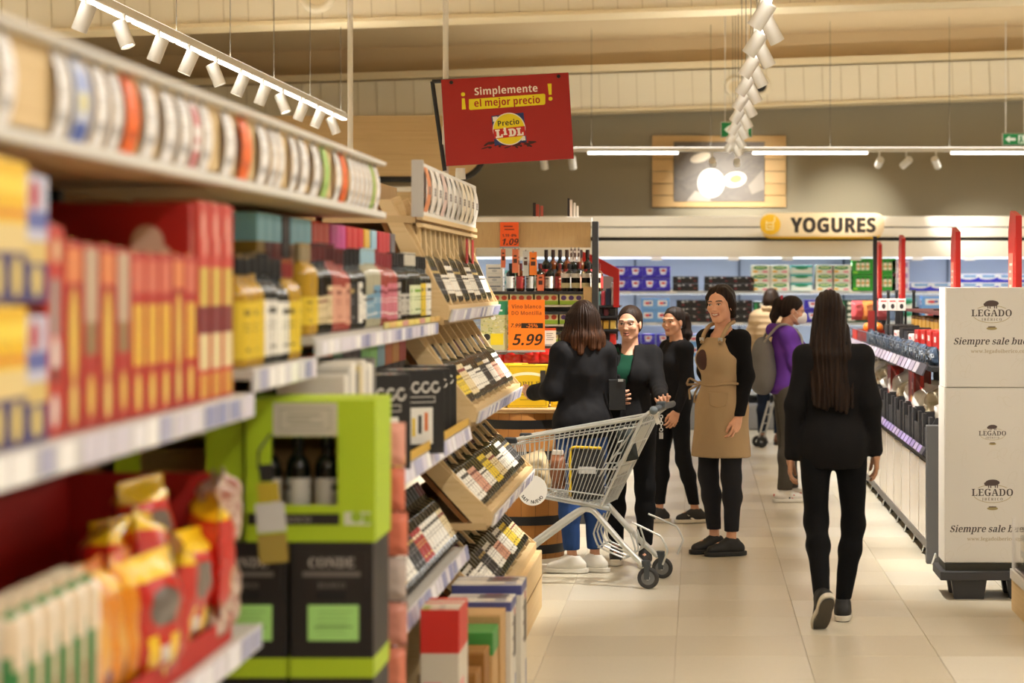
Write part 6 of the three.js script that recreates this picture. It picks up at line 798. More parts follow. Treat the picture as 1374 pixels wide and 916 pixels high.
const torsoB = (J, e, w = 1) => [ell(J.pel.map((v, i) => v + [0, -0.01, -0.008][i]), [0.138 * w + e, 0.135, 0.108 + e], 0.05), ell(J.wai, [0.104 * w + e, 0.15, 0.084 + e], 0.07), ell([J.che[0], J.che[1] - 0.01, J.che[2]], [0.118 * w + e, 0.155, 0.092 + e], 0.06), ell([J.che[0] + 0.056, J.che[1] - 0.02, J.che[2] + 0.07], [0.054 + e, 0.056 + e, 0.046 + e], 0.05), ell([J.che[0] - 0.056, J.che[1] - 0.02, J.che[2] + 0.07], [0.054 + e, 0.056 + e, 0.046 + e], 0.05), cap(J.shL, J.shR, 0.042 + e, 0.042 + e, 0.05), cap(J.che, [J.nk[0], J.nk[1] - 0.035, J.nk[2]], 0.085 + e, 0.05 + e, 0.06)];
const armB = (J, e, cut = 1) => ['L', 'R'].flatMap((s) => [cap(J['sh' + s], J['el' + s], 0.041 + e, 0.034 + e, 0.04), cap(J['el' + s], mid(J['el' + s], J['wr' + s], cut), 0.033 + e, 0.024 + e, 0.03)]);
const legB = (J, e, w = 1, endY = 0) => ['L', 'R'].flatMap((s) => { const h = J['hip' + s], k = J['kn' + s], a = J['an' + s], c = mid(k, a, 0.32); return [cap(h, k, 0.077 * w + e, 0.05 * w + e, 0.05), cap(k, [c[0], c[1], c[2] - 0.012], 0.047 * w + e, 0.05 * w + e, 0.04), cap([c[0], c[1], c[2] - 0.012], a, 0.048 * w + e, 0.032 * w + e, 0.03)]; });
const fold = (amp, seedv) => (x, y, z) => amp * (noise.noise(x * 9 + seedv, y * 6 + x * 5, z * 9) + 0.5 * noise.noise(x * 22, y * 15 + seedv, z * 22));
const soft = {}; const cloth = (c, r = 0.85) => soft[c + '_' + r] ??= new THREE.MeshPhysicalMaterial({ color: c, roughness: r, specularIntensity: 0.3, bumpMap: texCloth, bumpScale: 0.0005 });
const skinM = new THREE.MeshPhysicalMaterial({ color: 0xffffff, vertexColors: true, roughness: 0.5, sheen: 0.1 });
const hairM = (c, k = 1) => { const m = new THREE.MeshPhysicalMaterial({ color: 0xffffff, vertexColors: true, roughness: 0.52, specularIntensity: 0.3 }), a = rgb(c), b = a.map((v, i) => v * 1.6 + [0.012, 0.007, 0.004][i]); m.userData.tone = (x, y, z) => mixc(a, b, clamp(0.35 + 0.9 * noise.noise(Math.atan2(x, z + 0.02) * 13, y * 7, 3 + z * 6), 0, 1)); return m; };
const strand = (x, y, z) => 0.0014 * Math.sin(Math.atan2(x, z + 0.02) * 46 + noise.noise(x * 20, y * 4, z * 20) * 5);
function shoeGeo() {
  const up = solid([cap([0, -0.036, -0.05], [0, -0.046, 0.125], 0.037, 0.031, 0.03), cap([0, 0.004, -0.012], [0, -0.03, -0.018], 0.04, 0.04, 0.03), cap([0, 0.002, 0.02], [0, -0.034, 0.085], 0.031, 0.028, 0.03), { ...cap([0, 0.09, -0.008], [0, 0.012, -0.012], 0.03, 0.029, 0.006), sub: 1 }], 0.006, { cuts: [(x, y) => -0.06 - y, (x, y, z) => y - 0.034 - Math.max(0, z) * 0.4 - Math.max(0, -z - 0.03) * 0.4] });
  const s = new THREE.Shape(); s.moveTo(0, -0.095); s.bezierCurveTo(0.046, -0.095, 0.038, -0.03, 0.036, 0.02); s.bezierCurveTo(0.056, 0.09, 0.045, 0.165, 0.004, 0.168); s.bezierCurveTo(-0.04, 0.165, -0.048, 0.09, -0.036, 0.02); s.bezierCurveTo(-0.036, -0.03, -0.046, -0.095, 0, -0.095);
  const so = new THREE.ExtrudeGeometry(s, { depth: 0.018, bevelEnabled: true, bevelSize: 0.004, bevelThickness: 0.004, bevelSegments: 2, curveSegments: 12 }); so.rotateX(Math.PI / 2); so.translate(0, -0.056, 0); so.computeVertexNormals();   // outline toe +z, sole 26 mm thick below the upper
  return [up, so];
}
const [shoeUpper, shoeSole] = shoeGeo();
function person(o) {
  const J = {}; for (const k in DEF) J[k] = o.J?.[k] ?? DEF[k];
  const root = T('person', o.label, 'person', o.x, o.y ?? 0, -o.d, o.yaw); const sc = o.s; root.scale.setScalar(sc);
  const skin = o.skin ?? '#c08a68', c = rgb(skin), body = [...torsoB(J, -0.012), ...armB(J, 0, 1), ...legB(J, -0.004), cap(J.nk, mid(J.nk, J.head, 0.55), 0.05, 0.05, 0.03)];
  for (const s of ['L', 'R']) { const a = J['an' + s], f = o['foot' + s] ?? [0, 0], dir = V(0, 0, 1).applyEuler(new THREE.Euler(f[1], f[0], 0, 'YXZ')); body.push(cap(a, [a[0] + dir.x * 0.1, a[1] + dir.y * 0.1 - 0.03, a[2] + dir.z * 0.1], 0.032, 0.024, 0.02)); }
  const parts = [solid(body, 0.013, { color: () => c })];
  const hq = new THREE.Matrix4().compose(V(...J.head), new THREE.Quaternion().setFromEuler(new THREE.Euler(o.pitch ?? 0, o.hyaw ?? 0, o.roll ?? 0, 'YXZ')), V(1, 0.94, 1).multiplyScalar(o.hs ?? 0.95));
  parts.push(headGeo({ skin, cell: o.fine ? 0.0023 : 0.005, ...o.face }).applyMatrix4(hq));
  for (const s of ['L', 'R']) if (o.hands?.[s]) { const d = V(...J['wr' + s]).sub(V(...J['el' + s])).normalize(), hd = o.hands[s].dir ? V(...o.hands[s].dir).normalize() : d, q = new THREE.Quaternion().setFromUnitVectors(V(0, -1, 0), hd); if (o.hands[s].twist) q.multiply(new THREE.Quaternion().setFromAxisAngle(V(0, 1, 0), o.hands[s].twist)); parts.push(handGeo(s === 'R', o.hands[s].curl ?? 0.45, skin).applyMatrix4(new THREE.Matrix4().compose(V(...J['wr' + s]).addScaledVector(d, 0.012), q, V(0.95, 0.95, 0.95)))); }
  P(root, 'body', mergeGeometries(parts), skinM);
  const H = new THREE.Group(); H.name = 'hair'; H.applyMatrix4(hq);
  o.parts({ root, J, hq, head: (g) => g.clone().applyMatrix4(hq), add: (name, bones, mat, cell, opt) => P(root, name, solid(bones, cell, { color: mat.userData.tone, ...opt }), mat), addHead: (name, bones, mat, cell, opt) => P(root, name, solid(bones, cell, { color: mat.userData.tone, ...opt }).applyMatrix4(hq), mat), mesh: (name, g, mat) => P(root, name, g, mat) });
  for (const s of ['L', 'R']) { const a = J['an' + s], f = o['foot' + s] ?? [0, 0], k = o.shoe; const u = P(root, 'shoe', shoeUpper, k.upper, a[0], a[1] - 0.003, a[2], 0, 0, 0); u.rotation.set(f[1], f[0], 0, 'YXZ'); P(u, 'sole', shoeSole, k.sole); if (k.extra) k.extra(u); P(u, 'laces', merge([0, 1, 2, 3].map((i) => bar([-0.018, 0.019 - i * 0.0085, 0.044 + i * 0.016], [0.018, 0.019 - i * 0.0085, 0.048 + i * 0.016], 0.003, 5))), k.lace ?? k.upper); }
  return root;
}
const cutY = (y) => (x, yy) => y - yy;
const capBase = () => [ell([0, 0.04, -0.022], [0.08, 0.094, 0.1], 0.03), ell([0, -0.015, -0.056], [0.068, 0.07, 0.056], 0.03)];
const hairline = () => (x, y, z) => (z - (0.03 + 0.5 * y)) * 0.85;
const trousers = (A, J, mat, e, ankle, w, seedv) => A.add('trousers', [...torsoB(J, 0.004).slice(0, 1), ell(J.wai, [0.108, 0.1, 0.087], 0.06), ...legB(J, e, w)], mat, 0.0105, { disp: fold(0.0035, seedv), cuts: [(x, y) => ankle(x, y), (x, y) => y - 1.08] });
const blackCloth = cloth(0x15141a - 0x000005), darkShoe = M(0x141414, { roughness: 0.6 }), whiteSole = M(0xcfc8b8, { roughness: 0.6 });

// the woman in the long-haired back view, walking away
person({
  label: 'person with long brown hair walking away in black blazer, black trousers and sneakers', x: 0.685, d: 11.28, yaw: Math.PI, s: 1.0, skin: '#b58464',
  J: { elL: [0.195, 1.09, -0.03], wrL: [0.212, 0.83, 0.02], elR: [-0.19, 1.095, -0.02], wrR: [-0.215, 0.85, 0.04], knL: [0.088, 0.5, -0.02], anL: [0.075, 0.16, -0.3], knR: [-0.105, 0.48, 0.06], anR: [-0.05, 0.085, 0.03], hipL: [0.09, 0.9, -0.01], hipR: [-0.09, 0.9, 0.01], head: [0.02, 1.54, 0.02] },
  footL: [0.25, 0.85], footR: [-0.1, 0], hands: { L: { curl: 0.5 }, R: { curl: 0.4 } },
  shoe: { upper: darkShoe, sole: whiteSole, extra: (u) => P(u, 'sole_tread', (() => { const g = shoeSole.clone(); g.scale(0.88, 0.2, 0.9); return g; })(), M(0x4a443c, { roughness: 0.8 }), 0, -0.0705, 0) },
  parts: (A) => {
    const { J } = A;
    A.add('blazer', [...torsoB(J, 0.022), ...armB(J, 0.014, 0.97), ell([0, 0.86, -0.005], [0.165, 0.16, 0.13], 0.06)], blackCloth, 0.0105, { disp: fold(0.004, 1), cuts: [cutY(0.77), (x, y, z) => (y > 1.36 ? Math.max(y - 1.4, 0.062 - Math.hypot(x, z + 0.02)) : -1)] });
    A.add('blazer_collar', [0, 1, 2, 3, 4, 5, 6, 7].map((i) => { const a0 = i / 8 * 6.283, a1 = (i + 1) / 8 * 6.283; return cap([Math.cos(a0) * 0.066, 1.385 - Math.sin(a0) * 0.016, -0.018 + Math.sin(a0) * 0.066], [Math.cos(a1) * 0.066, 1.385 - Math.sin(a1) * 0.016, -0.018 + Math.sin(a1) * 0.066], 0.02, 0.02, 0.02); }), blackCloth, 0.008);
    trousers(A, J, cloth(0x0d0d0f), 0.008, (x, y) => (x > 0 ? 0.16 : 0.1) - y, 1.0, 5);
    const h = [ell([0.02, 1.578, 0.0], [0.076, 0.092, 0.1], 0.03)]; for (let i = 0; i <= 10; i++) { const u = i / 5 - 1; h.push(cap([0.02 + u * 0.046, 1.55, -0.05 + 0.045 * u * u], [0.016 + u * 0.092, 1.34, -0.095 + 0.05 * u * u], 0.034, 0.024, 0.025), cap([0.016 + u * 0.092, 1.34, -0.095 + 0.05 * u * u], [u * 0.092 + 0.008 * Math.sin(i * 2.1), 1.05 + 0.045 * rnd(), -0.135 + 0.03 * u * u], 0.026, 0.009, 0.02)); }
    A.add('hair', h, hairM(0x190f09), 0.0065, { disp: (x, y, z) => 0.0034 * Math.sin(x * 260 + noise.noise(x * 14, y * 3, 2) * 6) + 0.004 * noise.noise(x * 30, y * 4, z * 12) });
  },
});
// the smiling woman in the tan apron
person({
  label: 'smiling person with tied-back dark hair wearing a tan apron over a black long-sleeved top', x: 0.15, d: 14.0, yaw: -0.68, s: 1.02, hs: 0.98, fine: 1, skin: '#d09a7a', face: { smile: 1, gaze: -0.6 }, hyaw: 0.22, pitch: -0.02, roll: 0.05,
  J: { elL: [0.175, 1.1, -0.03], wrL: [0.165, 0.86, 0.04], elR: [-0.18, 1.12, -0.06], wrR: [-0.13, 0.95, -0.1], anL: [0.075, 0.085, 0.0], anR: [-0.085, 0.085, -0.04] }, footL: [-0.62, 0], footR: [-0.5, 0], hands: { L: { curl: 0.45 }, R: { curl: 0.5 } },
  shoe: { upper: darkShoe, sole: M(0x1a1a1a) },
  parts: (A) => {
    const { J } = A, apronM = cloth(0xa58c6a, 0.85), w = 1.06;
    A.add('top', [...torsoB(J, 0.008, w), ...armB(J, 0.012, 0.96)], cloth(0x0f0e0f), 0.0105, { disp: fold(0.003, 11), cuts: [cutY(0.86), (x, y, z) => (y > 1.31 ? 0.082 - Math.hypot(x, (y - 1.4) * 0.8, z - 0.02) : -1)] });
    trousers(A, J, cloth(0x242427), 0.006, (x, y) => 0.15 - y, 1.06, 14);
    const shell = (e) => [...torsoB(J, e, w), ell([0, 0.86, 0.0], [0.17, 0.2, 0.13], 0.06), ell([0, 0.6, 0.005], [0.2, 0.34, 0.155], 0.06)];
    A.add('apron', shell(0.018), apronM, 0.0085, { disp: fold(0.0035, 21), cuts: [cutY(0.605), (x, y) => y - 1.335, (x, y, z) => { const t = clamp((y - 1.06) / 0.25, 0, 1), half = lerp(0.24, 0.078, t); return Math.max(Math.abs(x) - half, (y < 1.06 ? -0.075 : 0.0) - z); }] });
    for (const s of [-1, 1]) A.mesh('neck_strap', tube([[s * 0.07, 1.3, 0.105], [s * 0.076, 1.36, 0.074], [s * 0.07, 1.412, 0.015], [s * 0.045, 1.43, -0.065], [0, 1.43, -0.08]], 0.0125, 40, 8, false, 0.5), apronM);
    for (const s of [-1, 1]) A.mesh('strap_buckle', box(0.03, 0.022, 0.008, 0.002).translate(s * 0.073, 1.325, 0.104), chrome);
    const belt = []; for (let i = 0; i <= 20; i++) { const a = i / 20 * Math.PI * 2; belt.push([Math.cos(a) * 0.14 * w, 1.05 + 0.008 * Math.sin(a * 3), Math.sin(a) * 0.112]); } A.mesh('waist_tie', tube(belt.slice(0, 20), 0.009, 80, 6, true, 0.5), apronM);
    A.mesh('tie_bow', merge([tube([[-0.145, 1.045, 0.02], [-0.22, 1.08, 0.04], [-0.235, 1.04, 0.05], [-0.17, 1.045, 0.03]], 0.007, 24, 6), tube([[-0.145, 1.045, 0.03], [-0.205, 1.01, 0.06], [-0.2, 0.95, 0.06]], 0.007, 16, 6), tube([[-0.145, 1.045, 0.03], [-0.185, 0.99, 0.03], [-0.175, 0.93, 0.05]], 0.007, 16, 6)]), apronM);
    A.mesh('pocket', (() => { const s = new THREE.Shape(); s.moveTo(-0.06, 0.05); s.lineTo(0.06, 0.05); s.lineTo(0.05, -0.02); s.quadraticCurveTo(0, -0.05, -0.05, -0.02); return new THREE.ExtrudeGeometry(s, { depth: 0.006, bevelEnabled: true, bevelSize: 0.003, bevelThickness: 0.003, bevelSegments: 1 }).rotateY(0.42).translate(0.07, 0.95, 0.118); })(), apronM);
    A.add('chest_emblem', shell(0.0215), M(0x3c1d14, { roughness: 0.75 }), 0.006, { disp: fold(0.0035, 21), cuts: [(x, y, z) => Math.max(0.02 - z, (Math.hypot((x + 0.05) / 0.046, (y - 1.2) / 0.064) - 1) * 0.045)] });
    A.addHead('hair', [ell([0, 0.048, -0.03], [0.083, 0.096, 0.101], 0.03), ell([0, -0.015, -0.056], [0.068, 0.07, 0.056], 0.03), ell([0, -0.05, -0.105], [0.045, 0.05, 0.042], 0.03), ...[-1, 1].flatMap((q) => [cap([q * 0.045, 0.098, 0.028], [q * 0.071, 0.05, 0.012], 0.014, 0.016, 0.03), cap([q * 0.071, 0.05, 0.012], [q * 0.079, -0.005, -0.012], 0.016, 0.015, 0.03), cap([q * 0.079, -0.005, -0.012], [q * 0.058, -0.07, -0.06], 0.016, 0.02, 0.04)])], hairM(0x190f0a), 0.0042, { disp: (x, y, z) => strand(x, y, z) * 0.4 + 0.004 * Math.exp(-((x / 0.004) ** 2)) * (y > 0.06 ? 1 : 0) });
  },
});
// the woman with glasses facing the camera
person({
  label: 'person with glasses in black blazer over green sweater, holding the trolley handle', x: -0.41, d: 13.5, yaw: -0.02, s: 0.95, fine: 1, skin: '#c9967a', face: { open: 0.8 }, hyaw: -0.25, pitch: 0.02,
  J: { elL: [0.19, 1.125, 0.14], wrL: [0.22, 1.075, 0.42], elR: [-0.19, 1.11, 0.02], wrR: [-0.06, 1.05, 0.14], anL: [0.1, 0.085, 0.05], anR: [-0.09, 0.085, -0.08], knL: [0.1, 0.49, 0.05] }, hands: { L: { curl: 0.9, twist: 1.4 }, R: { curl: 0.7, dir: [0.2, 0.25, 1] } },
  shoe: { upper: darkShoe, sole: whiteSole, extra: (u) => { P(u, 'toe_cap', new THREE.SphereGeometry(0.034, 14, 10).scale(1, 0.6, 1), whiteSole, 0, -0.05, 0.128); P(u, 'ankle_patch', cyl(0.016, 0.016, 0.004, 18), M(0xd6d2ca), 0.036, -0.006, 0, 0, 0, Math.PI / 2); } },
  parts: (A) => {
    const { J } = A;
    A.add('sweater', [...torsoB(J, 0.008), cap([J.nk[0], J.nk[1] - 0.03, J.nk[2]], [0, 1.37, -0.015], 0.06, 0.056, 0.03)], cloth(0x143d2c, 0.9), 0.0105, { cuts: [cutY(0.9), (x, y, z) => (y > 1.3 ? 0.07 - Math.hypot(x, (y - 1.4) * 0.8, z - 0.02) : -1)] });
    A.mesh('name_badge', box(0.05, 0.012, 0.004, 0.001).rotateZ(-0.5).translate(-0.04, 1.14, 0.104), white);
    A.add('blazer', [...torsoB(J, 0.024), ...armB(J, 0.018, 0.95), ell([0, 0.86, -0.005], [0.165, 0.16, 0.13], 0.06)], blackCloth, 0.0105, { disp: fold(0.004, 31), cuts: [cutY(0.78), (x, y, z) => (z > 0.0 ? lerp(0.004, 0.066, clamp((y - 1.0) / 0.36, 0, 1)) - Math.abs(x + 0.035) : -1), (x, y, z) => (y > 1.35 ? 0.066 - Math.hypot(x, z + 0.02) : -1)] });
    for (const s of [-1, 1]) A.add('lapel', [cap([s * 0.062, 1.375, -0.01], [s * 0.06 - 0.012, 1.32, 0.062], 0.016, 0.016, 0.02), cap([s * 0.06 - 0.012, 1.32, 0.062], [s * 0.034 - 0.03, 1.2, 0.116], 0.016, 0.014, 0.02), cap([s * 0.034 - 0.03, 1.2, 0.116], [s * 0.006 - 0.035, 1.03, 0.104], 0.014, 0.008, 0.02), cap([s * 0.062, 1.375, -0.01], [0, 1.385, -0.075], 0.016, 0.018, 0.02)], blackCloth, 0.007);
    trousers(A, J, cloth(0x121214), 0.012, (x, y) => 0.13 - y, 1, 33);
    A.addHead('hair', [...capBase(), ell([0, -0.02, -0.1], [0.04, 0.05, 0.035], 0.03)], hairM(0x1d120c), 0.0045, { cuts: [hairline()], disp: strand });
    const gl = M(0x8a7768, { roughness: 0.3, metalness: 0.5 }), g = []; for (const s of [-1, 1]) { g.push(new THREE.TorusGeometry(0.023, 0.0014, 6, 28).scale(1, 0.9, 1).translate(s * 0.031, -0.004, 0.1)); g.push(bar([s * 0.054, 0.0, 0.1], [s * 0.075, 0.004, 0.0], 0.0014, 5)); } g.push(tube([[-0.009, 0.0, 0.1], [0, 0.004, 0.104], [0.009, 0.0, 0.1]], 0.0014, 8, 5)); A.mesh('glasses', A.head(merge(g)), gl);
  },
});
// the woman with a ponytail
person({
  label: 'person with dark ponytail in black jacket and tight black trousers looking over the shoulder', x: -0.165, d: 15.9, yaw: -1.05, s: 0.93, fine: 1, skin: '#bb8868', face: { gaze: 0.6 }, hyaw: 0.45, pitch: 0.0,
  J: { elL: [0.172, 1.1, -0.02], wrL: [0.165, 0.87, 0.07], elR: [-0.172, 1.1, 0.0], wrR: [-0.15, 0.88, 0.12], anL: [0.1, 0.085, -0.13], anR: [-0.06, 0.085, 0.1], knL: [0.1, 0.49, -0.02], knR: [-0.08, 0.49, 0.07] }, footL: [-0.25, 0], footR: [-0.1, 0], hands: { L: { curl: 0.5 }, R: { curl: 0.6 } },
  shoe: { upper: M(0x1b1b1c, { roughness: 0.6 }), sole: whiteSole, extra: (u) => { const s = new THREE.Shape(); s.moveTo(0.055, 0.012); s.quadraticCurveTo(0.0, -0.006, -0.045, 0.022); s.quadraticCurveTo(-0.02, -0.014, 0.0, -0.018); s.quadraticCurveTo(0.03, -0.014, 0.055, 0.012); for (const k of [-1, 1]) P(u, 'side_mark', new THREE.ExtrudeGeometry(s, { depth: 0.003, bevelEnabled: false }).rotateY(k > 0 ? Math.PI / 2 : Math.PI / 2), M(0xe4e0d8), k > 0 ? 0.0335 : -0.0365, -0.036, 0.03); } },
  parts: (A) => {
    const { J } = A;
    A.add('jacket', [...torsoB(J, 0.016), ...armB(J, 0.014, 0.96)], cloth(0x121113), 0.0105, { disp: fold(0.0035, 41), cuts: [cutY(0.84), (x, y, z) => (y > 1.345 ? 0.062 - Math.hypot(x, z + 0.015) : -1)] });
    A.add('jacket_collar', [0, 1, 2, 3, 4, 5, 6, 7].map((i) => { const a0 = i / 8 * 6.283, a1 = (i + 1) / 8 * 6.283; return cap([Math.cos(a0) * 0.064, 1.37 - Math.sin(a0) * 0.02, -0.018 + Math.sin(a0) * 0.064], [Math.cos(a1) * 0.064, 1.37 - Math.sin(a1) * 0.02, -0.018 + Math.sin(a1) * 0.064], 0.016, 0.016, 0.02); }), cloth(0x161517), 0.008);
    trousers(A, J, cloth(0x0f0f11), 0.008, (x, y) => 0.14 - y, 0.96, 43);
    const tail = [[0, 0.05, -0.115], [0.01, 0.045, -0.15], [0.0, -0.03, -0.175], [0.012, -0.11, -0.165], [-0.005, -0.19, -0.15], [0.01, -0.24, -0.165]], r = [0.022, 0.034, 0.045, 0.045, 0.034, 0.01];
    A.addHead('hair', [...capBase(), ...tail.slice(1).map((p, i) => cap(tail[i], p, r[i], r[i + 1], 0.025))], hairM(0x140c09), 0.0045, { cuts: [hairline()], disp: (x, y, z) => strand(x, y, z) + 0.006 * noise.noise(x * 26, y * 14, z * 26) });
    A.mesh('earring', A.head(new THREE.TorusGeometry(0.008, 0.0015, 6, 16).rotateY(1.57).translate(0.078, -0.045, -0.004)), chrome);
  },
});
// the woman with auburn shoulder-length hair, back to the camera
person({
  label: 'person with shoulder-length auburn brown hair seen from behind, black jacket, blue jeans, white sneakers', x: -0.68, d: 13.17, yaw: 3.62, s: 0.97, skin: '#c08c6c', hyaw: 0.05,
  J: { elL: [0.205, 1.11, -0.01], wrL: [0.235, 1.085, 0.2], elR: [-0.18, 1.1, 0.0], wrR: [-0.12, 1.0, 0.2], anL: [0.07, 0.085, -0.01], anR: [-0.07, 0.085, -0.03] }, footL: [0.95, 0], footR: [0.75, 0], hands: { L: { curl: 0.55, twist: 0.6 }, R: { curl: 0.5 } },
  shoe: { upper: M(0xd8d4ca, { roughness: 0.6 }), sole: M(0xe2ded4), lace: M(0xeeeae2) },
  parts: (A) => {
    const { J } = A;
    A.add('jacket', [...torsoB(J, 0.032, 1.08), ...armB(J, 0.026, 0.95), ell([0, 0.88, -0.005], [0.175, 0.16, 0.135], 0.06)], cloth(0x131214, 0.75), 0.0105, { disp: fold(0.007, 51), cuts: [cutY(0.82), (x, y, z) => (y > 1.37 ? 0.066 - Math.hypot(x, z + 0.02) : -1)] });
    A.add('jacket_collar', [0, 1, 2, 3, 4, 5, 6, 7].map((i) => { const a0 = i / 8 * 6.283, a1 = (i + 1) / 8 * 6.283; return cap([Math.cos(a0) * 0.072, 1.385, -0.018 + Math.sin(a0) * 0.075], [Math.cos(a1) * 0.072, 1.385, -0.018 + Math.sin(a1) * 0.075], 0.022, 0.022, 0.02); }), cloth(0x131214, 0.75), 0.008);
    trousers(A, J, cloth(0x27406e, 0.8), 0.014, (x, y) => 0.14 - y, 1, 53);
    const h = [...capBase(), ell([0, 0.0, -0.045], [0.09, 0.1, 0.08], 0.04)]; for (let i = 0; i <= 8; i++) { const a = -1.95 + i / 8 * 3.9, sx = Math.sin(a), cz = -Math.cos(a); h.push(cap([sx * 0.07, 0.02, cz * 0.075 - 0.015], [sx * 0.11, -0.12, cz * 0.095 - 0.02], 0.034, 0.034, 0.03), cap([sx * 0.11, -0.12, cz * 0.095 - 0.02], [sx * 0.132 + 0.012 * Math.sin(i * 3), -0.2 + 0.02 * Math.sin(i * 2.2), cz * 0.112 - 0.025], 0.034, 0.02, 0.03)); }
    const c0 = rgb(0x23150d), c1 = rgb(0x472a18);
    const m = A.addHead('hair', h, new THREE.MeshPhysicalMaterial({ vertexColors: true, roughness: 0.55, specularIntensity: 0.25 }), 0.006, { cuts: [(x, y, z) => (z - (0.03 + 0.7 * Math.max(y, -0.02))) * 0.8], disp: (x, y, z) => strand(x, y, z) * 1.6 + 0.005 * noise.noise(x * 24, y * 12, z * 24), color: (x, y, z) => mixc(c0, c1, clamp((-y - 0.03) * 6.5 + 0.5 * noise.noise(x * 60, y * 8, z * 60), 0, 1)) });
  },
});
// the woman in the purple hoodie with mask
person({
  label: 'person in purple hoodie with white face mask, grey trousers and red-tied dark hair', x: 0.7, d: 17.46, yaw: 1.72, s: 0.975, fine: 1, skin: '#c69274', pitch: 0.2, hyaw: -0.12,
  J: { head: [0, 1.525, 0.05], elL: [0.18, 1.1, 0.06], wrL: [0.12, 1.06, 0.28], elR: [-0.18, 1.11, 0.04], wrR: [-0.12, 1.04, 0.26], anL: [0.09, 0.085, 0.05], anR: [-0.09, 0.085, -0.04] }, footL: [0.05, 0], hands: { L: { curl: 0.7 }, R: { curl: 0.7 } },
  shoe: { upper: M(0xd8d4cc, { roughness: 0.5 }), sole: M(0xe0dcd2), extra: (u) => { for (const k of [-1, 1]) for (let i = 0; i < 3; i++) P(u, 'side_stripe', box(0.004, 0.034, 0.014).rotateX(-0.6 + i * 0.6), i === 1 ? M(0x1c1c20) : M(0xb8241c), k * 0.0345, -0.034, 0.005 + i * 0.03); P(u, 'heel_stripe', box(0.03, 0.02, 0.006), M(0xb8241c), 0, -0.025, -0.083); } },
  parts: (A) => {
    const { J } = A, pur = cloth(0x5a3186, 0.85);
    A.add('hoodie', [...torsoB(J, 0.03, 1.08), ...armB(J, 0.024, 0.96)], pur, 0.0105, { disp: fold(0.006, 61), cuts: [cutY(0.86), (x, y, z) => (y > 1.37 ? 0.056 - Math.hypot(x, z + 0.0) : -1)] });
    A.add('hood', [cap([-0.09, 1.385, -0.03], [0, 1.37, -0.12], 0.036, 0.045, 0.04), cap([0.09, 1.385, -0.03], [0, 1.37, -0.12], 0.036, 0.045, 0.04), cap([-0.09, 1.385, -0.03], [-0.05, 1.36, 0.06], 0.03, 0.024, 0.03), cap([0.09, 1.385, -0.03], [0.05, 1.36, 0.06], 0.03, 0.024, 0.03)], pur, 0.009, { disp: fold(0.004, 63) });
    A.add('trousers', [...torsoB(J, 0.008).slice(0, 1), ...legB(J, 0.026, 1)], cloth(0x4c4740), 0.0105, { disp: fold(0.006, 64), cuts: [cutY(0.1), (x, y) => y - 1.05] });
    A.add('grey_backpack', [ell([0.0, 1.12, -0.2], [0.15, 0.2, 0.1], 0.05), ell([0.0, 1.0, -0.2], [0.16, 0.15, 0.11], 0.05)], cloth(0x6f6d6a, 0.95), 0.0105, { disp: fold(0.008, 66) });
    for (const s of [-1, 1]) A.mesh('shoulder_strap', tube([[s * 0.07, 1.22, -0.24], [s * 0.12, 1.4, -0.1], [s * 0.115, 1.4, 0.0], [s * 0.11, 1.32, 0.09], [s * 0.115, 1.2, 0.1]], 0.011, 40, 8, false, 0.5), cloth(0x8a857c));
    A.addHead('hair', [...capBase(), ell([0, 0.06, -0.125], [0.035, 0.035, 0.03], 0.02), cap([0, 0.05, -0.14], [0, -0.08, -0.15], 0.04, 0.035, 0.03), cap([0, -0.08, -0.15], [0, -0.16, -0.14], 0.035, 0.015, 0.03)], hairM(0x1a110c), 0.005, { cuts: [hairline()], disp: strand });
    A.mesh('hair_tie', A.head(new THREE.TorusGeometry(0.03, 0.011, 8, 20).translate(0, 0.075, -0.12)), M(0xb0203a));
    A.addHead('face_mask', [ell([0, -0.05, 0.066], [0.058, 0.06, 0.052], 0.02), cap([0, -0.02, 0.1], [0, -0.07, 0.108], 0.016, 0.014, 0.03)], M(0xdedad4, { roughness: 0.75 }), 0.004, { cuts: [(x, y, z) => 0.024 - z] });
    A.mesh('mask_loops', A.head(merge([-1, 1].flatMap((s) => [bar([s * 0.052, -0.03, 0.055], [s * 0.078, 0.015, -0.005], 0.0016, 5), bar([s * 0.05, -0.075, 0.045], [s * 0.078, -0.03, -0.012], 0.0016, 5)]))), white);
  },
});
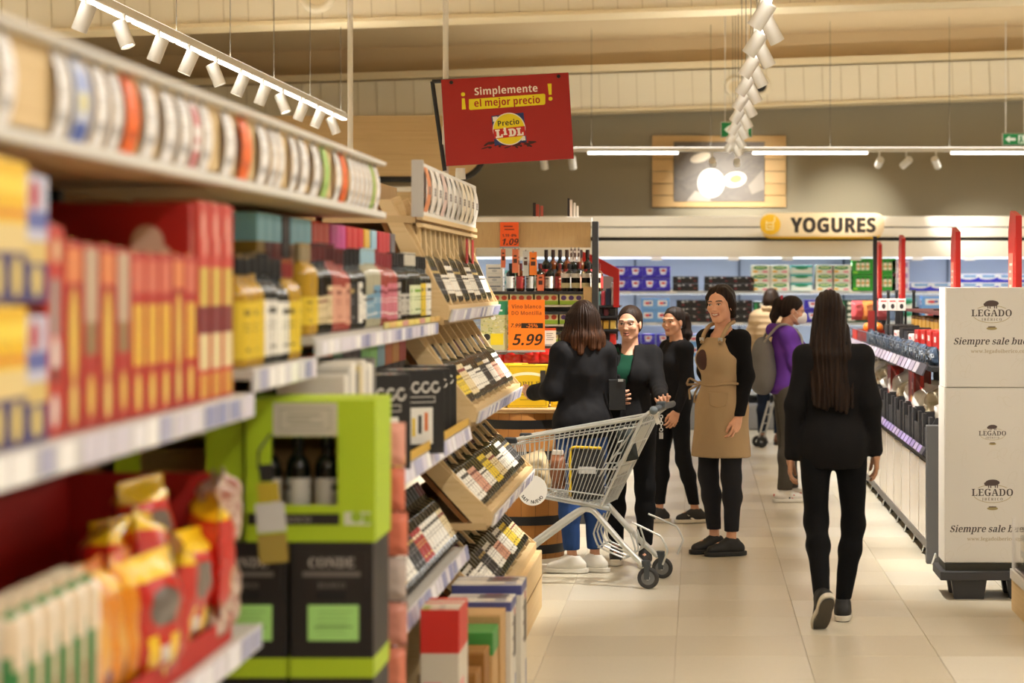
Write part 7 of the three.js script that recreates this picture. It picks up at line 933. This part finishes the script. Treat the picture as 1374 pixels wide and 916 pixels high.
// the far shopper in the beige jacket
person({
  label: 'person with dark hair in beige padded jacket and dark jeans at the yogurt cabinet', x: 0.78, d: 23.6, yaw: 2.9, s: 1.0, skin: '#b98868', hands: { L: { curl: 0.5 } },
  J: { anL: [0.1, 0.085, 0.0], anR: [-0.08, 0.085, -0.03], elL: [0.24, 1.12, 0.0], wrL: [0.26, 0.92, 0.14] },
  shoe: { upper: M(0x5a3418, { roughness: 0.6 }), sole: M(0x2a1c12) },
  parts: (A) => {
    const { J } = A, bg = cloth(0xb89f7e, 0.7);
    A.add('padded_jacket', [...torsoB(J, 0.05, 1.08), ...armB(J, 0.036, 0.95)], bg, 0.014, { disp: (x, y, z) => 0.008 * Math.abs(Math.sin(y * 46)) - 0.006 + fold(0.005, 71)(x, y, z), cuts: [cutY(0.86)] });
    A.add('jacket_collar', [0, 1, 2, 3, 4, 5, 6, 7].map((i) => { const a0 = i / 8 * 6.283, a1 = (i + 1) / 8 * 6.283; return cap([Math.cos(a0) * 0.08, 1.44, -0.018 + Math.sin(a0) * 0.08], [Math.cos(a1) * 0.08, 1.44, -0.018 + Math.sin(a1) * 0.08], 0.028, 0.028, 0.02); }), bg, 0.012);
    trousers(A, J, cloth(0x1a2233), 0.014, (x, y) => 0.12 - y, 1, 73);
    A.addHead('hair', [...capBase(), ell([0, -0.03, -0.05], [0.09, 0.12, 0.085], 0.04), cap([0, -0.03, -0.07], [0, -0.16, -0.06], 0.075, 0.05, 0.03)], hairM(0x1c120c), 0.007, { cuts: [(x, y, z) => z - (0.03 + 0.7 * y)], disp: strand });
  },
});
{
  const t = T('pull_basket', 'folding pull basket on wheels beside the beige jacket', 'basket', 0.72, 0, -23.2, 0.3), g = M(0xa9a8a6, { metalness: 0.5, roughness: 0.4 });
  for (const s of [-1, 1]) P(t, 'frame_bar', bar([s * 0.03 - 0.06, 0.1, 0], [s * 0.03 + 0.05, 0.48, 0], 0.011), g); for (let i = 0; i < 4; i++) P(t, 'cross_bar', bar([-0.075 + i * 0.028, 0.16 + i * 0.09, 0], [-0.015 + i * 0.028, 0.16 + i * 0.09, 0], 0.006), g);
  for (const s of [-1, 1]) { P(t, 'wheel', new THREE.TorusGeometry(0.04, 0.02, 8, 20), M(0x1c1c1c), -0.08, 0.06, s * 0.07); } P(t, 'axle', bar([-0.08, 0.06, -0.07], [-0.08, 0.06, 0.07], 0.01), g);
}
{
  const t = T('black_folder', 'black folder held between the two people at the trolley', 'folder', X(828, 13.15), 0, -13.15, 0.15); P(t, 'cover', box(0.1, 0.18, 0.012, 0.003), M(0x0b0b0c), 0, 1.045, 0); P(t, 'clip', box(0.03, 0.015, 0.008), chrome, 0.02, 1.13, 0.008); P(t, 'pages', box(0.092, 0.16, 0.008), M(0x8a867e), 0, 1.05, -0.01);
}

renderer.render(scene, camera);
